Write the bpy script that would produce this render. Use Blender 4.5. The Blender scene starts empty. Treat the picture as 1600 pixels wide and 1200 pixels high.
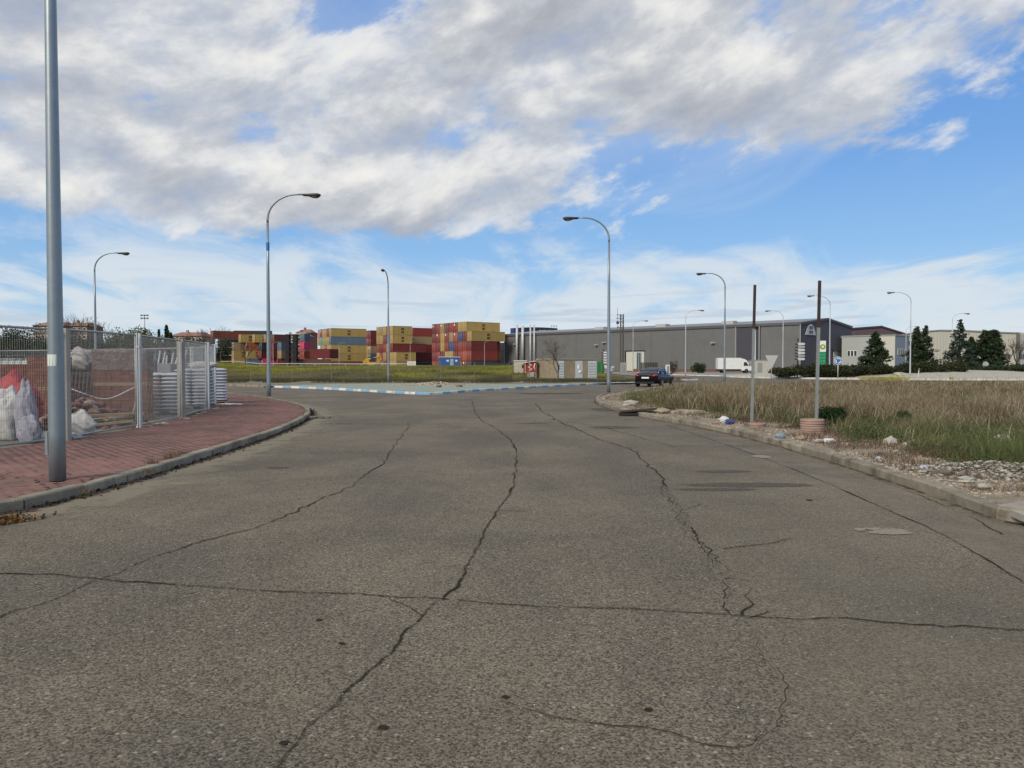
import bpy, bmesh, math, random
import numpy as np
from mathutils import Vector, Matrix
R_ = math.radians
random.seed(7); rng = np.random.default_rng(7)
scene = bpy.context.scene
COL = scene.collection

# ------------------------------------------------------------------ camera
EYE = 1.6; FOC = 1200.0; PITCH = math.atan(30/1200)
cam_d = bpy.data.cameras.new('camera'); cam = bpy.data.objects.new('camera', cam_d); COL.objects.link(cam)
cam.location = (0, 0, EYE); cam.rotation_euler = (math.pi/2 - PITCH, 0, 0)
cam_d.sensor_width = 36; cam_d.lens = 27.0; cam_d.clip_start = 0.1; cam_d.clip_end = 6000
scene.camera = cam
scene.render.resolution_x = 1024; scene.render.resolution_y = 768

# ------------------------------------------------------------------ colour management
scene.view_settings.view_transform = 'Standard'; scene.view_settings.look = 'None'
scene.view_settings.exposure = 0.0; scene.view_settings.gamma = 1.0
scene.view_settings.use_curve_mapping = False

# ------------------------------------------------------------------ node helper
class NT:
    def __init__(s, tree): s.t = tree; s.n = tree.nodes; s.l = tree.links
    def add(s, typ, **kw):
        n = s.n.new(typ)
        for k, v in kw.items(): setattr(n, k, v)
        return n
    def put(s, sock, v):
        if isinstance(v, bpy.types.NodeSocket): s.l.new(v, sock)
        elif isinstance(v, (tuple, list)) and len(v) == 3 and sock.type == 'RGBA': sock.default_value = (*v, 1)
        else: sock.default_value = v
    def m(s, op, a, b=0.0, c=0.0, clamp=False):
        n = s.add('ShaderNodeMath', operation=op, use_clamp=clamp)
        s.put(n.inputs[0], a); s.put(n.inputs[1], b)
        if op in ('MULTIPLY_ADD', 'WRAP', 'SMOOTH_MIN', 'SMOOTH_MAX'): s.put(n.inputs[2], c)
        return n.outputs[0]
    def vm(s, op, a, b=(0, 0, 0)):
        n = s.add('ShaderNodeVectorMath', operation=op)
        s.put(n.inputs[0], a); s.put(n.inputs[1], b); return n.outputs[0]
    def step(s, v, lo, hi):
        n = s.add('ShaderNodeMapRange', interpolation_type='SMOOTHSTEP', clamp=True)
        s.put(n.inputs[0], v); n.inputs[1].default_value = lo; n.inputs[2].default_value = hi
        n.inputs[3].default_value = 0; n.inputs[4].default_value = 1
        return n.outputs[0]
    def mix(s, f, a, b, mode='MIX'):
        n = s.add('ShaderNodeMix', data_type='RGBA', blend_type=mode)
        s.put(n.inputs[0], f); s.put(n.inputs[6], a); s.put(n.inputs[7], b); return n.outputs[2]
    def noise(s, vec, scale, detail=4, rough=.55, dist=0.0):
        n = s.add('ShaderNodeTexNoise'); n.inputs['Scale'].default_value = scale
        n.inputs['Detail'].default_value = detail; n.inputs['Roughness'].default_value = rough
        n.inputs['Distortion'].default_value = dist
        if vec is not None: s.l.new(vec, n.inputs['Vector'])
        return n.outputs['Fac']
    def comb(s, x, y, z):
        n = s.add('ShaderNodeCombineXYZ'); s.put(n.inputs[0], x); s.put(n.inputs[1], y); s.put(n.inputs[2], z); return n.outputs[0]
    def ramp(s, f, stops):
        n = s.add('ShaderNodeValToRGB'); s.put(n.inputs[0], f); cr = n.color_ramp
        while len(cr.elements) < len(stops): cr.elements.new(0.5)
        for e, (p, c) in zip(cr.elements, stops): e.position = p; e.color = (*c, 1) if len(c) == 3 else c
        return n.outputs[0]

# ------------------------------------------------------------------ sky (world) and sun
SUN_EL, SUN_AZ = 34.0, 215.0          # azimuth clockwise from straight ahead (+y): behind the viewer, to the left
w = bpy.data.worlds.new('World'); scene.world = w; w.use_nodes = True
T = NT(w.node_tree); T.n.clear()
tc = T.add('ShaderNodeTexCoord'); D = tc.outputs['Generated']
sp = T.add('ShaderNodeSeparateXYZ'); T.l.new(D, sp.inputs[0]); dx, dy, dz = sp.outputs
sky = T.add('ShaderNodeTexSky', sky_type='NISHITA'); sky.sun_disc = False
sky.sun_elevation = R_(SUN_EL); sky.sun_rotation = R_(SUN_AZ); sky.air_density = 1.0; sky.dust_density = 0.6; sky.ozone_density = 2.0
az = T.m('ARCTAN2', dx, dy)                              # 0 straight ahead
el = T.m('ARCSINE', dz)
zc = T.m('MAXIMUM', dz, 0.0)
den = T.m('ADD', zc, 0.10)
P = T.comb(T.m('DIVIDE', dx, den), T.m('DIVIDE', dy, den), 0.0)     # a cloud layer seen in perspective
def pn(off, sc, detail=9, rough=.55, dist=.15, stretch=(1, 1, 1), rot=0.0):
    mp = T.add('ShaderNodeMapping'); mp.inputs['Location'].default_value = (*off, 0); mp.inputs['Scale'].default_value = stretch
    mp.inputs['Rotation'].default_value = (0, 0, rot)
    T.l.new(P, mp.inputs['Vector']); return T.noise(mp.outputs[0], sc, detail, rough, dist)
def sn(off, sc, detail, rough, dist=.1, zs=2.0, tilt=17):
    mp = T.add('ShaderNodeMapping'); mp.inputs['Rotation'].default_value = (0, R_(tilt), 0); T.l.new(D, mp.inputs['Vector'])
    v = T.vm('ADD', T.vm('MULTIPLY', mp.outputs[0], (1, 1, zs)), off); return T.noise(v, sc, detail, rough, dist)
O_ = (4.3, 7.1, 2.6)
big = sn((9.1, 3.3, 1.7), 2.6, 4, .5)
fine = sn(O_, 4.6, 12, .60, .15)
fine2 = sn((O_[0]+.014, O_[1], O_[2]+.062), 4.6, 12, .60, .15)
wisp = pn((1.3, 9.4), 1.1, 10, .6, .9, (1, .45, 1), R_(62))
# lower edge of the cloud deck as a function of azimuth
EDGE = [(-3.14, .26), (-.9, .20), (-.588, .155), (-.32, .160), (-.04, .165), (.07, .172), (.165, .186), (.32, .215), (.43, .25), (.50, .28), (.56, .30), (.60, .32), (.75, .36), (1.6, .45), (3.14, .26)]
fc = T.add('ShaderNodeFloatCurve'); cv = fc.mapping.curves[0]
pts = [((a + 3.1416) / 6.2832, e) for a, e in EDGE]
while len(cv.points) < len(pts): cv.points.new(.5, .5)
for p_, (a, e) in zip(cv.points, pts): p_.location = (min(max(a, 0), 1), e)
fc.mapping.update(); T.l.new(T.m('MULTIPLY_ADD', az, 1/6.2832, .5), fc.inputs['Value'])
edge = fc.outputs[0]
# deck
rawd = T.m('SUBTRACT', el, edge)
dd = T.m('ADD', rawd, T.m('MULTIPLY', T.m('SUBTRACT', big, .5), .10))
side = T.step(az, .06, .36)                               # ragged, broken edge on the right
k_in = T.m('MULTIPLY_ADD', side, -3.45, 4.2)
bias = T.m('MINIMUM', T.m('MAXIMUM', T.m('MULTIPLY', dd, k_in), -.24), .115)
dens = T.m('ADD', T.m('ADD', T.m('MULTIPLY', fine, .85), T.m('MULTIPLY', big, .15)), bias)
deck = T.step(dens, .505, .585)
relief = T.m('MULTIPLY', T.m('SUBTRACT', fine, fine2), 2.6)
thick = T.step(T.m('ADD', T.m('MULTIPLY', big, .55), T.m('MULTIPLY', fine, .45)), .38, .62)
lum = T.m('ADD', T.m('SUBTRACT', .74, T.m('MULTIPLY', thick, .30)), relief, clamp=True)
dcol = T.ramp(lum, [(0.0, (.36, .38, .43)), (.33, (.45, .475, .53)), (.58, (.57, .59, .625)), (.78, (.74, .745, .75)), (1, (.87, .86, .83))])
deck = T.m('MULTIPLY', deck, T.m('MULTIPLY_ADD', T.step(dens, .52, .70), .28, .72))
# high thin streaks below and beside the deck
band = T.step(el, -.01, .03)
lowwash = T.m('SUBTRACT', 1.0, T.step(el, .06, .17))
cir = T.m('MULTIPLY', T.step(T.m('ADD', wisp, T.m('MULTIPLY', lowwash, .17)), .47, .70), .88)
cir = T.m('MULTIPLY', T.m('MULTIPLY', cir, band), T.m('SUBTRACT', 1.0, T.m('MULTIPLY', T.step(el, .11, .22), .8)))
# long flat grey bars close to the horizon
q = T.noise(T.comb(T.m('MULTIPLY', az, 5.0), T.m('MULTIPLY', el, 70.0), 2.0), 1.0, 7, .58, .5)
bars = T.m('MULTIPLY', T.m('MULTIPLY', T.step(q, .53, .64), T.m('SUBTRACT', 1.0, T.step(el, .06, .13))), .62)
# blue of the clear air: Nishita, washed out towards the horizon
hz = T.m('SUBTRACT', 1.0, T.step(el, -.02, .20))
clear = T.mix(1.0, T.m('ADD', 0, 0), sky.outputs[0], 'MIX')
blue = T.ramp(T.m('MULTIPLY', el, 2.0, clamp=True), [(0.0, (.60, .76, .88)), (.10, (.42, .65, .89)), (.28, (.26, .51, .87)), (.5, (.165, .39, .82)), (1.0, (.09, .27, .70))])
nish = T.vm('MULTIPLY', sky.outputs[0], (.10, .10, .10))
clearcol = T.mix(.22, blue, nish)
c1 = T.mix(cir, clearcol, (.70, .765, .82))
c2 = T.mix(bars, c1, (.46, .55, .68))
low = T.m('MULTIPLY', T.m('SUBTRACT', 1.0, T.step(el, .0, .075)), .45)
c2 = T.mix(low, c2, (.70, .77, .80))
c2 = T.mix(T.m('MULTIPLY', T.step(dd, -.01, .10), T.m('MULTIPLY_ADD', fine, .8, .0)), c2, (.58, .67, .82))
c3 = T.mix(deck, c2, dcol)
ten = T.vm('MULTIPLY', c3, (10, 10, 10))
bg = T.add('ShaderNodeBackground'); bg.inputs['Strength'].default_value = 0.1; T.l.new(ten, bg.inputs['Color'])
wo = T.add('ShaderNodeOutputWorld'); T.l.new(bg.outputs[0], wo.inputs[0])

sun_d = bpy.data.lights.new('sun', 'SUN'); sun_d.energy = 2.9; sun_d.angle = R_(20); sun_d.color = (1, .90, .74)
sun = bpy.data.objects.new('sun', sun_d); COL.objects.link(sun)
sdir = Vector((math.sin(R_(SUN_AZ))*math.cos(R_(SUN_EL)), math.cos(R_(SUN_AZ))*math.cos(R_(SUN_EL)), math.sin(R_(SUN_EL))))
sun.rotation_euler = sdir.to_track_quat('Z', 'Y').to_euler()

# ------------------------------------------------------------------ from a measured bearing to a place in the world
def ray(px, py):
    u = (px-800)/FOC; v = (600-py)/FOC
    c, s_ = math.cos(PITCH), math.sin(PITCH)
    return Vector((u, c+v*s_, -s_+v*c))
def G(px, py, z=0.0):
    r = ray(px, py); t = (z-EYE)/r.z; return Vector((r.x*t, r.y*t, z))
def W(px, py, Y):
    r = ray(px, py); t = Y/r.y; return Vector((r.x*t, Y, EYE+r.z*t))
def XA(px, Y): return (px-800)/FOC*Y
def ZA(py, Y): return EYE+(570-py)/FOC*Y

# ------------------------------------------------------------------ materials
MATS = {}
def pm(name, col, rough=.8, metal=0.0, var=.12, scale=3.0, bump=0.0, bscale=40.0, spec=.3, dirt=None, dirt_amt=.0, dscale=1.2, rand=0.0, world=False):
    if name in MATS: return MATS[name]
    m = bpy.data.materials.new(name); m.use_nodes = True; t = NT(m.node_tree)
    b = t.n['Principled BSDF']
    co = t.add('ShaderNodeNewGeometry').outputs['Position'] if world else t.add('ShaderNodeTexCoord').outputs['Object']
    n1 = t.noise(co, scale, 6, .6)
    f = t.m('MULTIPLY_ADD', t.m('SUBTRACT', n1, .5), var*4, 1.0)
    if rand:
        oi = t.add('ShaderNodeObjectInfo')
        f = t.m('MULTIPLY', f, t.m('MULTIPLY_ADD', t.m('SUBTRACT', oi.outputs['Random'], .5), rand*2, 1.0))
    c = t.vm('MULTIPLY', tuple(col), t.comb(f, f, f))
    if dirt is not None:
        c = t.mix(t.m('MULTIPLY', t.step(t.noise(co, dscale, 8, .65), .45, .7), dirt_amt), c, dirt)
    t.l.new(c, b.inputs['Base Color'])
    b.inputs['Roughness'].default_value = rough; b.inputs['Metallic'].default_value = metal
    b.inputs['Specular IOR Level'].default_value = spec
    if bump:
        bp = t.add('ShaderNodeBump'); bp.inputs['Strength'].default_value = bump; bp.inputs['Distance'].default_value = .02
        t.l.new(t.noise(co, bscale, 4, .6), bp.inputs['Height']); t.l.new(bp.outputs[0], b.inputs['Normal'])
    MATS[name] = m; return m
def leafmat(name='leafy', rough=.75, trans=.25):
    if name in MATS: return MATS[name]
    m = bpy.data.materials.new(name); m.use_nodes = True; t = NT(m.node_tree); b = t.n['Principled BSDF']
    a = t.add('ShaderNodeAttribute', attribute_name='col')
    t.l.new(a.outputs['Color'], b.inputs['Base Color']); b.inputs['Roughness'].default_value = rough
    b.inputs['Specular IOR Level'].default_value = .15
    tr = t.add('ShaderNodeBsdfTranslucent'); t.l.new(a.outputs['Color'], tr.inputs['Color'])
    mx = t.add('ShaderNodeMixShader'); mx.inputs[0].default_value = trans
    t.l.new(b.outputs[0], mx.inputs[1]); t.l.new(tr.outputs[0], mx.inputs[2])
    t.l.new(mx.outputs[0], t.n['Material Output'].inputs[0]); MATS[name] = m; return m
def alphamat(name, col, lo, hi, scale, rough=.9, detail=8, attr=True, amt=1.0, stretch=(1, 1, 1)):
    """thin dust / stain sheet: covers where noise and the strip's own weight say so"""
    m = bpy.data.materials.new(name); m.use_nodes = True; t = NT(m.node_tree); b = t.n['Principled BSDF']
    co = t.add('ShaderNodeNewGeometry').outputs['Position']
    mp = t.vm('MULTIPLY', co, stretch)
    n = t.noise(mp, scale, detail, .65)
    sp2 = t.noise(co, 90, 3, .7)
    cc = t.vm('MULTIPLY', tuple(col), t.comb(*[t.m('MULTIPLY_ADD', sp2, 1.0, .5)]*3))
    t.l.new(cc, b.inputs['Base Color']); b.inputs['Roughness'].default_value = rough; b.inputs['Specular IOR Level'].default_value = .2
    if attr:
        a = t.add('ShaderNodeAttribute', attribute_name='wt').outputs['Fac']
        n = t.m('ADD', n, t.m('SUBTRACT', a, .5))
    al = t.m('MULTIPLY', t.step(n, lo, hi), amt)
    t.l.new(al, b.inputs['Alpha']); MATS[name] = m; return m

# ------------------------------------------------------------------ mesh builder
class MB:
    def __init__(s): s.v = []; s.f = []; s.mi = []; s.sm = []
    def add(s, vs, fs, mi=0, smooth=False):
        o = len(s.v); s.v += [tuple(v) for v in vs]
        for f in fs: s.f.append(tuple(i+o for i in f)); s.mi.append(mi); s.sm.append(smooth)
        return s
    def box(s, x0, x1, y0, y1, z0, z1, mi=0, rot=0.0, M=None):
        vs = [(x, y, z) for z in (z0, z1) for y in (y0, y1) for x in (x0, x1)]
        if M is not None: vs = [tuple(M @ Vector(v)) for v in vs]
        elif rot:
            cx, cy = (x0+x1)/2, (y0+y1)/2; c, q = math.cos(rot), math.sin(rot)
            vs = [(cx+(x-cx)*c-(y-cy)*q, cy+(x-cx)*q+(y-cy)*c, z) for x, y, z in vs]
        return s.add(vs, [(0, 2, 3, 1), (4, 5, 7, 6), (0, 1, 5, 4), (2, 6, 7, 3), (0, 4, 6, 2), (1, 3, 7, 5)], mi)
    def bar(s, a, b, r, n=6, r2=None, mi=0): return s.tube([a, b], [r, r if r2 is None else r2], n, mi)
    def tube(s, path, rad, n=8, mi=0, cap=True):
        path = [Vector(p) for p in path]
        if not isinstance(rad, (list, tuple)): rad = [rad]*len(path)
        rings = []; prev = None
        for i, p in enumerate(path):
            d = (path[min(i+1, len(path)-1)]-path[max(i-1, 0)]).normalized()
            if prev is None:
                u = d.orthogonal().normalized()
            else:
                u = (prev-d*prev.dot(d)).normalized()
            prev = u; v = d.cross(u)
            rings.append([tuple(p+(u*math.cos(2*math.pi*k/n)+v*math.sin(2*math.pi*k/n))*rad[i]) for k in range(n)])
        vs = [q for r in rings for q in r]; fs = []
        for i in range(len(path)-1):
            for k in range(n):
                a = i*n+k; b = i*n+(k+1) % n; fs.append((a, b, b+n, a+n))
        s.add(vs, fs, mi, True)
        if cap:
            o = len(s.v)-len(vs)
            s.f.append(tuple(o+k for k in range(n))[::-1]); s.mi.append(mi); s.sm.append(False)
            e = o+(len(path)-1)*n
            s.f.append(tuple(e+k for k in range(n))); s.mi.append(mi); s.sm.append(False)
        return s
    def lathe(s, prof, n=24, c=(0, 0, 0), mi=0, smooth=True, axis='z'):
        vs = []; fs = []
        for r, z in prof:
            for k in range(n):
                a = 2*math.pi*k/n; p = (r*math.cos(a), r*math.sin(a), z)
                if axis == 'y': p = (p[0], p[2], p[1])
                if axis == 'x': p = (p[2], p[0], p[1])
                vs.append((c[0]+p[0], c[1]+p[1], c[2]+p[2]))
        for i in range(len(prof)-1):
            for k in range(n):
                a = i*n+k; b = i*n+(k+1) % n; fs.append((a, b, b+n, a+n))
        return s.add(vs, fs, mi, smooth)
    def poly(s, pts, mi=0): return s.add(pts, [tuple(range(len(pts)))], mi)
    def prism(s, pts, z0, z1, mi=0):
        n = len(pts); vs = [(p[0], p[1], z0) for p in pts]+[(p[0], p[1], z1) for p in pts]
        return s.add(vs, [tuple(range(n))[::-1], tuple(range(n, 2*n))]+[(i, (i+1) % n, (i+1) % n+n, i+n) for i in range(n)], mi)
    def extr(s, pts, d, mi=0):
        """polygon in space swept along the vector d"""
        n = len(pts); d = Vector(d); vs = [tuple(p) for p in pts]+[tuple(Vector(p)+d) for p in pts]
        return s.add(vs, [tuple(range(n))[::-1], tuple(range(n, 2*n))]+[(i, (i+1) % n, (i+1) % n+n, i+n) for i in range(n)], mi)
    def lump(s, c, r, seed=0, sub=1, sc=(1, 1, 1), rough=.3, mi=0, smooth=False):
        bm = bmesh.new(); bmesh.ops.create_icosphere(bm, subdivisions=sub, radius=1.0); rr = random.Random(seed)
        vs = []
        for v in bm.verts:
            k = r*(1+rr.uniform(-rough, rough)); vs.append((c[0]+v.co.x*k*sc[0], c[1]+v.co.y*k*sc[1], c[2]+v.co.z*k*sc[2]))
        fs = [tuple(v.index for v in f.verts) for f in bm.faces]; bm.free()
        return s.add(vs, fs, mi, smooth)
    def mesh(s, name, mats):
        me = bpy.data.meshes.new(name); me.from_pydata(s.v, [], s.f)
        for m in (mats if isinstance(mats, (list, tuple)) else [mats]): me.materials.append(m)
        me.polygons.foreach_set('material_index', s.mi); me.polygons.foreach_set('use_smooth', s.sm)
        me.update()
        bm = bmesh.new(); bm.from_mesh(me); bmesh.ops.recalc_face_normals(bm, faces=bm.faces); bm.to_mesh(me); bm.free()
        return me
    def build(s, name, mats, parent=None):
        o = bpy.data.objects.new(name, s.mesh(name, mats)); COL.objects.link(o)
        if parent is not None: o.parent = parent
        return o
def link(name, me, parent=None, loc=None, rot=None):
    o = bpy.data.objects.new(name, me); COL.objects.link(o)
    if parent is not None: o.parent = parent
    if loc is not None: o.location = loc
    if rot is not None: o.rotation_euler = rot
    return o
def tag(o, label, cat, group=None):
    o['label'] = label; o['category'] = cat
    if group: o['group'] = group
    return o
def thing(name, label, cat, loc=(0, 0, 0), rz=0.0, group=None):
    o = bpy.data.objects.new(name, None); COL.objects.link(o); o.location = loc; o.rotation_euler = (0, 0, rz)
    o.empty_display_size = .2; return tag(o, label, cat, group)
def dup(root, loc, rz, label, group=None):
    r = root.copy(); COL.objects.link(r); r.location = loc; r.rotation_euler = (0, 0, rz); r['label'] = label
    if group: r['group'] = group
    for ch in list(root.children):
        c = ch.copy(); COL.objects.link(c); c.parent = r
        for g in ch.children:
            d = g.copy(); COL.objects.link(d); d.parent = c
    return r
def struct(o): o['kind'] = 'structure'; return o
def mass(name, V, F, colr=None, mat=None, parent=None, wt=None):
    """big mesh from numpy arrays; F rows of 3 or 4"""
    me = bpy.data.meshes.new(name); k = F.shape[1]
    me.vertices.add(len(V)); me.vertices.foreach_set('co', V.astype(np.float32).ravel())
    me.loops.add(F.size); me.loops.foreach_set('vertex_index', F.astype(np.int32).ravel())
    me.polygons.add(len(F)); me.polygons.foreach_set('loop_start', np.arange(0, F.size, k, dtype=np.int32))
    me.polygons.foreach_set('loop_total', np.full(len(F), k, dtype=np.int32)) if False else None
    me.update(calc_edges=True)
    if colr is not None:
        a = me.color_attributes.new('col', 'FLOAT_COLOR', 'POINT')
        a.data.foreach_set('color', np.hstack([colr, np.ones((len(colr), 1))]).astype(np.float32).ravel())
    if wt is not None:
        a = me.attributes.new('wt', 'FLOAT', 'POINT'); a.data.foreach_set('value', wt.astype(np.float32))
    if mat: me.materials.append(mat)
    return link(name, me, parent)
def sheet(name, pts, z, mat, parent=None):
    from mathutils.geometry import tessellate_polygon
    P_ = []
    for p in pts:
        q = Vector((p[0], p[1], 0))
        if not P_ or (q-P_[-1]).length > 1e-4: P_.append(q)
    tri = tessellate_polygon([P_]); V = [(p.x, p.y, z) for p in P_]; F = []
    for a, b, c in tri:
        ar = (P_[b]-P_[a]).cross(P_[c]-P_[a]).z
        if abs(ar) > 1e-7: F.append((a, b, c) if ar > 0 else (a, c, b))
    me = bpy.data.meshes.new(name); me.from_pydata(V, [], F); me.materials.append(mat); me.update(); return link(name, me, parent)
def resample(pts, step):
    pts = [Vector((p[0], p[1])) for p in pts]; out = [pts[0]]; acc = 0.0
    L = [0]
    for a, b in zip(pts, pts[1:]): L.append(L[-1]+(b-a).length)
    n = max(1, round(L[-1]/step))
    res = []
    for i in range(n+1):
        d = L[-1]*i/n; j = 0
        while j < len(L)-2 and L[j+1] < d: j += 1
        t = (d-L[j])/(L[j+1]-L[j]); res.append(pts[j].lerp(pts[j+1], t))
    return res
def smooth_line(pts, it=2):
    pts = [Vector((p[0], p[1])) for p in pts]
    for _ in range(it):
        o = [pts[0]]
        for a, b in zip(pts, pts[1:]): o += [a.lerp(b, .25), a.lerp(b, .75)]
        pts = o+[pts[-1]]
    return pts
def normals(pts, side):
    out = []
    for i in range(len(pts)):
        d = (pts[min(i+1, len(pts)-1)]-pts[max(i-1, 0)]).normalized(); out.append(Vector((-d.y, d.x))*side)
    return out
def offset(pts, side, d): return [p+n*d for p, n in zip(pts, normals(pts, side))]
def in_poly(X, Y, poly):
    c = np.zeros(X.shape, bool); n = len(poly); j = n-1
    for i in range(n):
        xi, yi = poly[i][0], poly[i][1]; xj, yj = poly[j][0], poly[j][1]
        c ^= ((yi > Y) != (yj > Y)) & (X < (xj-xi)*(Y-yi)/((yj-yi) if yj != yi else 1e-9)+xi); j = i
    return c
def dist_line(X, Y, pts):
    best = np.full(X.shape, 1e9)
    for a, b in zip(pts, pts[1:]):
        dx_, dy_ = b[0]-a[0], b[1]-a[1]; L2 = dx_*dx_+dy_*dy_+1e-9
        t = np.clip(((X-a[0])*dx_+(Y-a[1])*dy_)/L2, 0, 1)
        best = np.minimum(best, np.hypot(X-a[0]-t*dx_, Y-a[1]-t*dy_))
    return best
def vnoise(X, Y, s, seed=0):
    r = np.random.default_rng(seed); g = r.random((257, 257))
    x = (X/s) % 256; y = (Y/s) % 256; xi = x.astype(int); yi = y.astype(int); fx = x-xi; fy = y-yi
    fx = fx*fx*(3-2*fx); fy = fy*fy*(3-2*fy)
    return (g[yi, xi]*(1-fx)+g[yi, xi+1]*fx)*(1-fy)+(g[yi+1, xi]*(1-fx)+g[yi+1, xi+1]*fx)*fy

# ------------------------------------------------------------------ common materials
galv = pm('galvanised steel', (.27, .315, .34), .42, .55, .08, 6, .05, 60, dirt=(.22, .23, .24), dirt_amt=.35)
galv2 = pm('pale galvanised steel', (.45, .48, .50), .5, .3, .06, 5)
darkmetal = pm('dark lamp metal', (.07, .065, .055), .45, .4)
glasslens = pm('lamp lens', (.16, .15, .12), .25, 0, .05, spec=.6)
blackm = pm('black rubber', (.02, .02, .02), .8)
concrete = pm('kerb concrete', (.27, .24, .185), .92, 0, .26, 5, .6, 50, dirt=(.11, .092, .066), dirt_amt=.95, dscale=2.2, rand=.16, world=True)
concpost = pm('concrete post', (.36, .35, .31), .9, 0, .1, 4, .3, 30, dirt=(.2, .19, .16), dirt_amt=.5)
whitep = pm('white paint', (.72, .72, .70), .5, 0, .05, 3, dirt=(.5, .48, .43), dirt_amt=.3)
# ================================================================== GROUND
def asphalt():
    m = bpy.data.materials.new('old asphalt'); m.use_nodes = True; t = NT(m.node_tree); b = t.n['Principled BSDF']
    co = t.add('ShaderNodeNewGeometry').outputs['Position']
    vor = t.add('ShaderNodeTexVoronoi'); vor.inputs['Scale'].default_value = 95; t.l.new(co, vor.inputs['Vector'])
    sc = t.add('ShaderNodeSeparateColor'); t.l.new(vor.outputs['Color'], sc.inputs[0])
    vor2 = t.add('ShaderNodeTexVoronoi'); vor2.inputs['Scale'].default_value = 38; t.l.new(co, vor2.inputs['Vector'])
    sc2 = t.add('ShaderNodeSeparateColor'); t.l.new(vor2.outputs['Color'], sc2.inputs[0])
    n1 = t.noise(co, .33, 8, .62, .4); n2 = t.noise(co, 2.2, 6, .6); n3 = t.noise(co, 30, 4, .7)
    base = t.mix(t.step(n1, .33, .68), (.112, .096, .073), (.172, .145, .106))
    n0 = t.noise(t.vm('MULTIPLY', co, (1.0, .35, 1.0)), .8, 5, .6)
    base = t.mix(t.m('MULTIPLY', t.step(n0, .46, .66), .55), base, (.092, .082, .068))
    base = t.mix(t.m('MULTIPLY', t.step(n2, .45, .75), .30), base, (.096, .085, .068))
    # stones: pale, tan and dark grains
    g = t.m('MULTIPLY_ADD', sc.outputs[0], 1.3, .35)
    base = t.vm('MULTIPLY', base, t.comb(g, g, g))
    base = t.mix(t.m('MULTIPLY', t.m('MULTIPLY', t.step(sc2.outputs[0], .92, .96), .6), t.step(vor2.outputs['Distance'], .5, .2)), base, (.40, .36, .30))
    base = t.mix(t.m('MULTIPLY', t.step(n3, .56, .72), .45), base, (.062, .055, .046))
    sepg = t.add('ShaderNodeSeparateXYZ'); t.l.new(co, sepg.inputs[0])
    # ladders of wheel wear across the lane: long soft tracks
    t.l.new(base, b.inputs['Base Color']); b.inputs['Roughness'].default_value = .88; b.inputs['Specular IOR Level'].default_value = .25
    h = t.m('ADD', t.m('MULTIPLY', vor.outputs['Distance'], -.6), t.m('MULTIPLY', n3, .8))
    bp = t.add('ShaderNodeBump'); bp.inputs['Strength'].default_value = .55; bp.inputs['Distance'].default_value = .006
    t.l.new(h, bp.inputs['Height']); t.l.new(bp.outputs[0], b.inputs['Normal']); return m
asph = asphalt()
asph_pale = alphamat('pale worn asphalt', (.27, .24, .195), .40, .62, 1.3, amt=.75)
asph_edge = alphamat('dusty asphalt', (.27, .24, .18), .44, .72, 2.2, amt=.7)
dirtm = pm('dirt ground', (.20, .165, .12), .95, 0, .25, 1.2, .6, 18, dirt=(.10, .10, .055), dirt_amt=.6, dscale=.5, world=True)
fieldm = pm('weedy soil', (.105, .10, .05), .95, 0, .25, .6, .4, 10, dirt=(.15, .125, .085), dirt_amt=.6, dscale=.3, world=True)
gravelm = pm('sandy gravel soil', (.27, .22, .16), .95, 0, .3, 9, .8, 45, dirt=(.16, .13, .09), dirt_amt=.7, dscale=2, world=True)
yardm = pm('yard soil', (.16, .14, .11), .95, 0, .2, 2, .6, 20, world=True)

def hills_h(X, Y):
    h = np.zeros_like(X)-.04
    # open field behind the island swells gently
    fx = np.clip((14-X)/10, 0, 1)*1.0; fy = np.clip((Y-72)/45, 0, 1); fy = fy*fy*(3-2*fy); fo = np.clip((212-Y)/25, 0, 1)
    h += 1.15*fx*fy*fo*np.clip((X+80)/10, 0, 1)
    # scrubby rise on the far left
    lx = np.clip((-(X)-.33*Y)/28, 0, 1); ly = np.clip((Y-95)/110, 0, 1); ly = ly*ly*(3-2*ly)
    h += 3.0*lx*ly
    h += 7.5*np.exp(-((X+155)/34)**2-((Y-330)/60)**2)
    h += (vnoise(X, Y, 9, 3)-.5)*.22*np.clip((Y-80)/40, 0, 1)*fx
    return h
gx = np.concatenate([np.linspace(-3000, -320, 14), np.linspace(-300, 300, 241), np.linspace(320, 3000, 14)])
gy = np.concatenate([np.linspace(-600, -20, 6), np.linspace(0, 440, 221), np.linspace(460, 5000, 24)])
GX, GY = np.meshgrid(gx, gy); GZ = hills_h(GX, GY)
ny, nx = GX.shape; idx = np.arange(nx*ny).reshape(ny, nx)
F = np.stack([idx[:-1, :-1], idx[:-1, 1:], idx[1:, 1:], idx[1:, :-1]], -1).reshape(-1, 4)
struct(mass('ground', np.stack([GX.ravel(), GY.ravel(), GZ.ravel()], -1), F, mat=fieldm))

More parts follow.
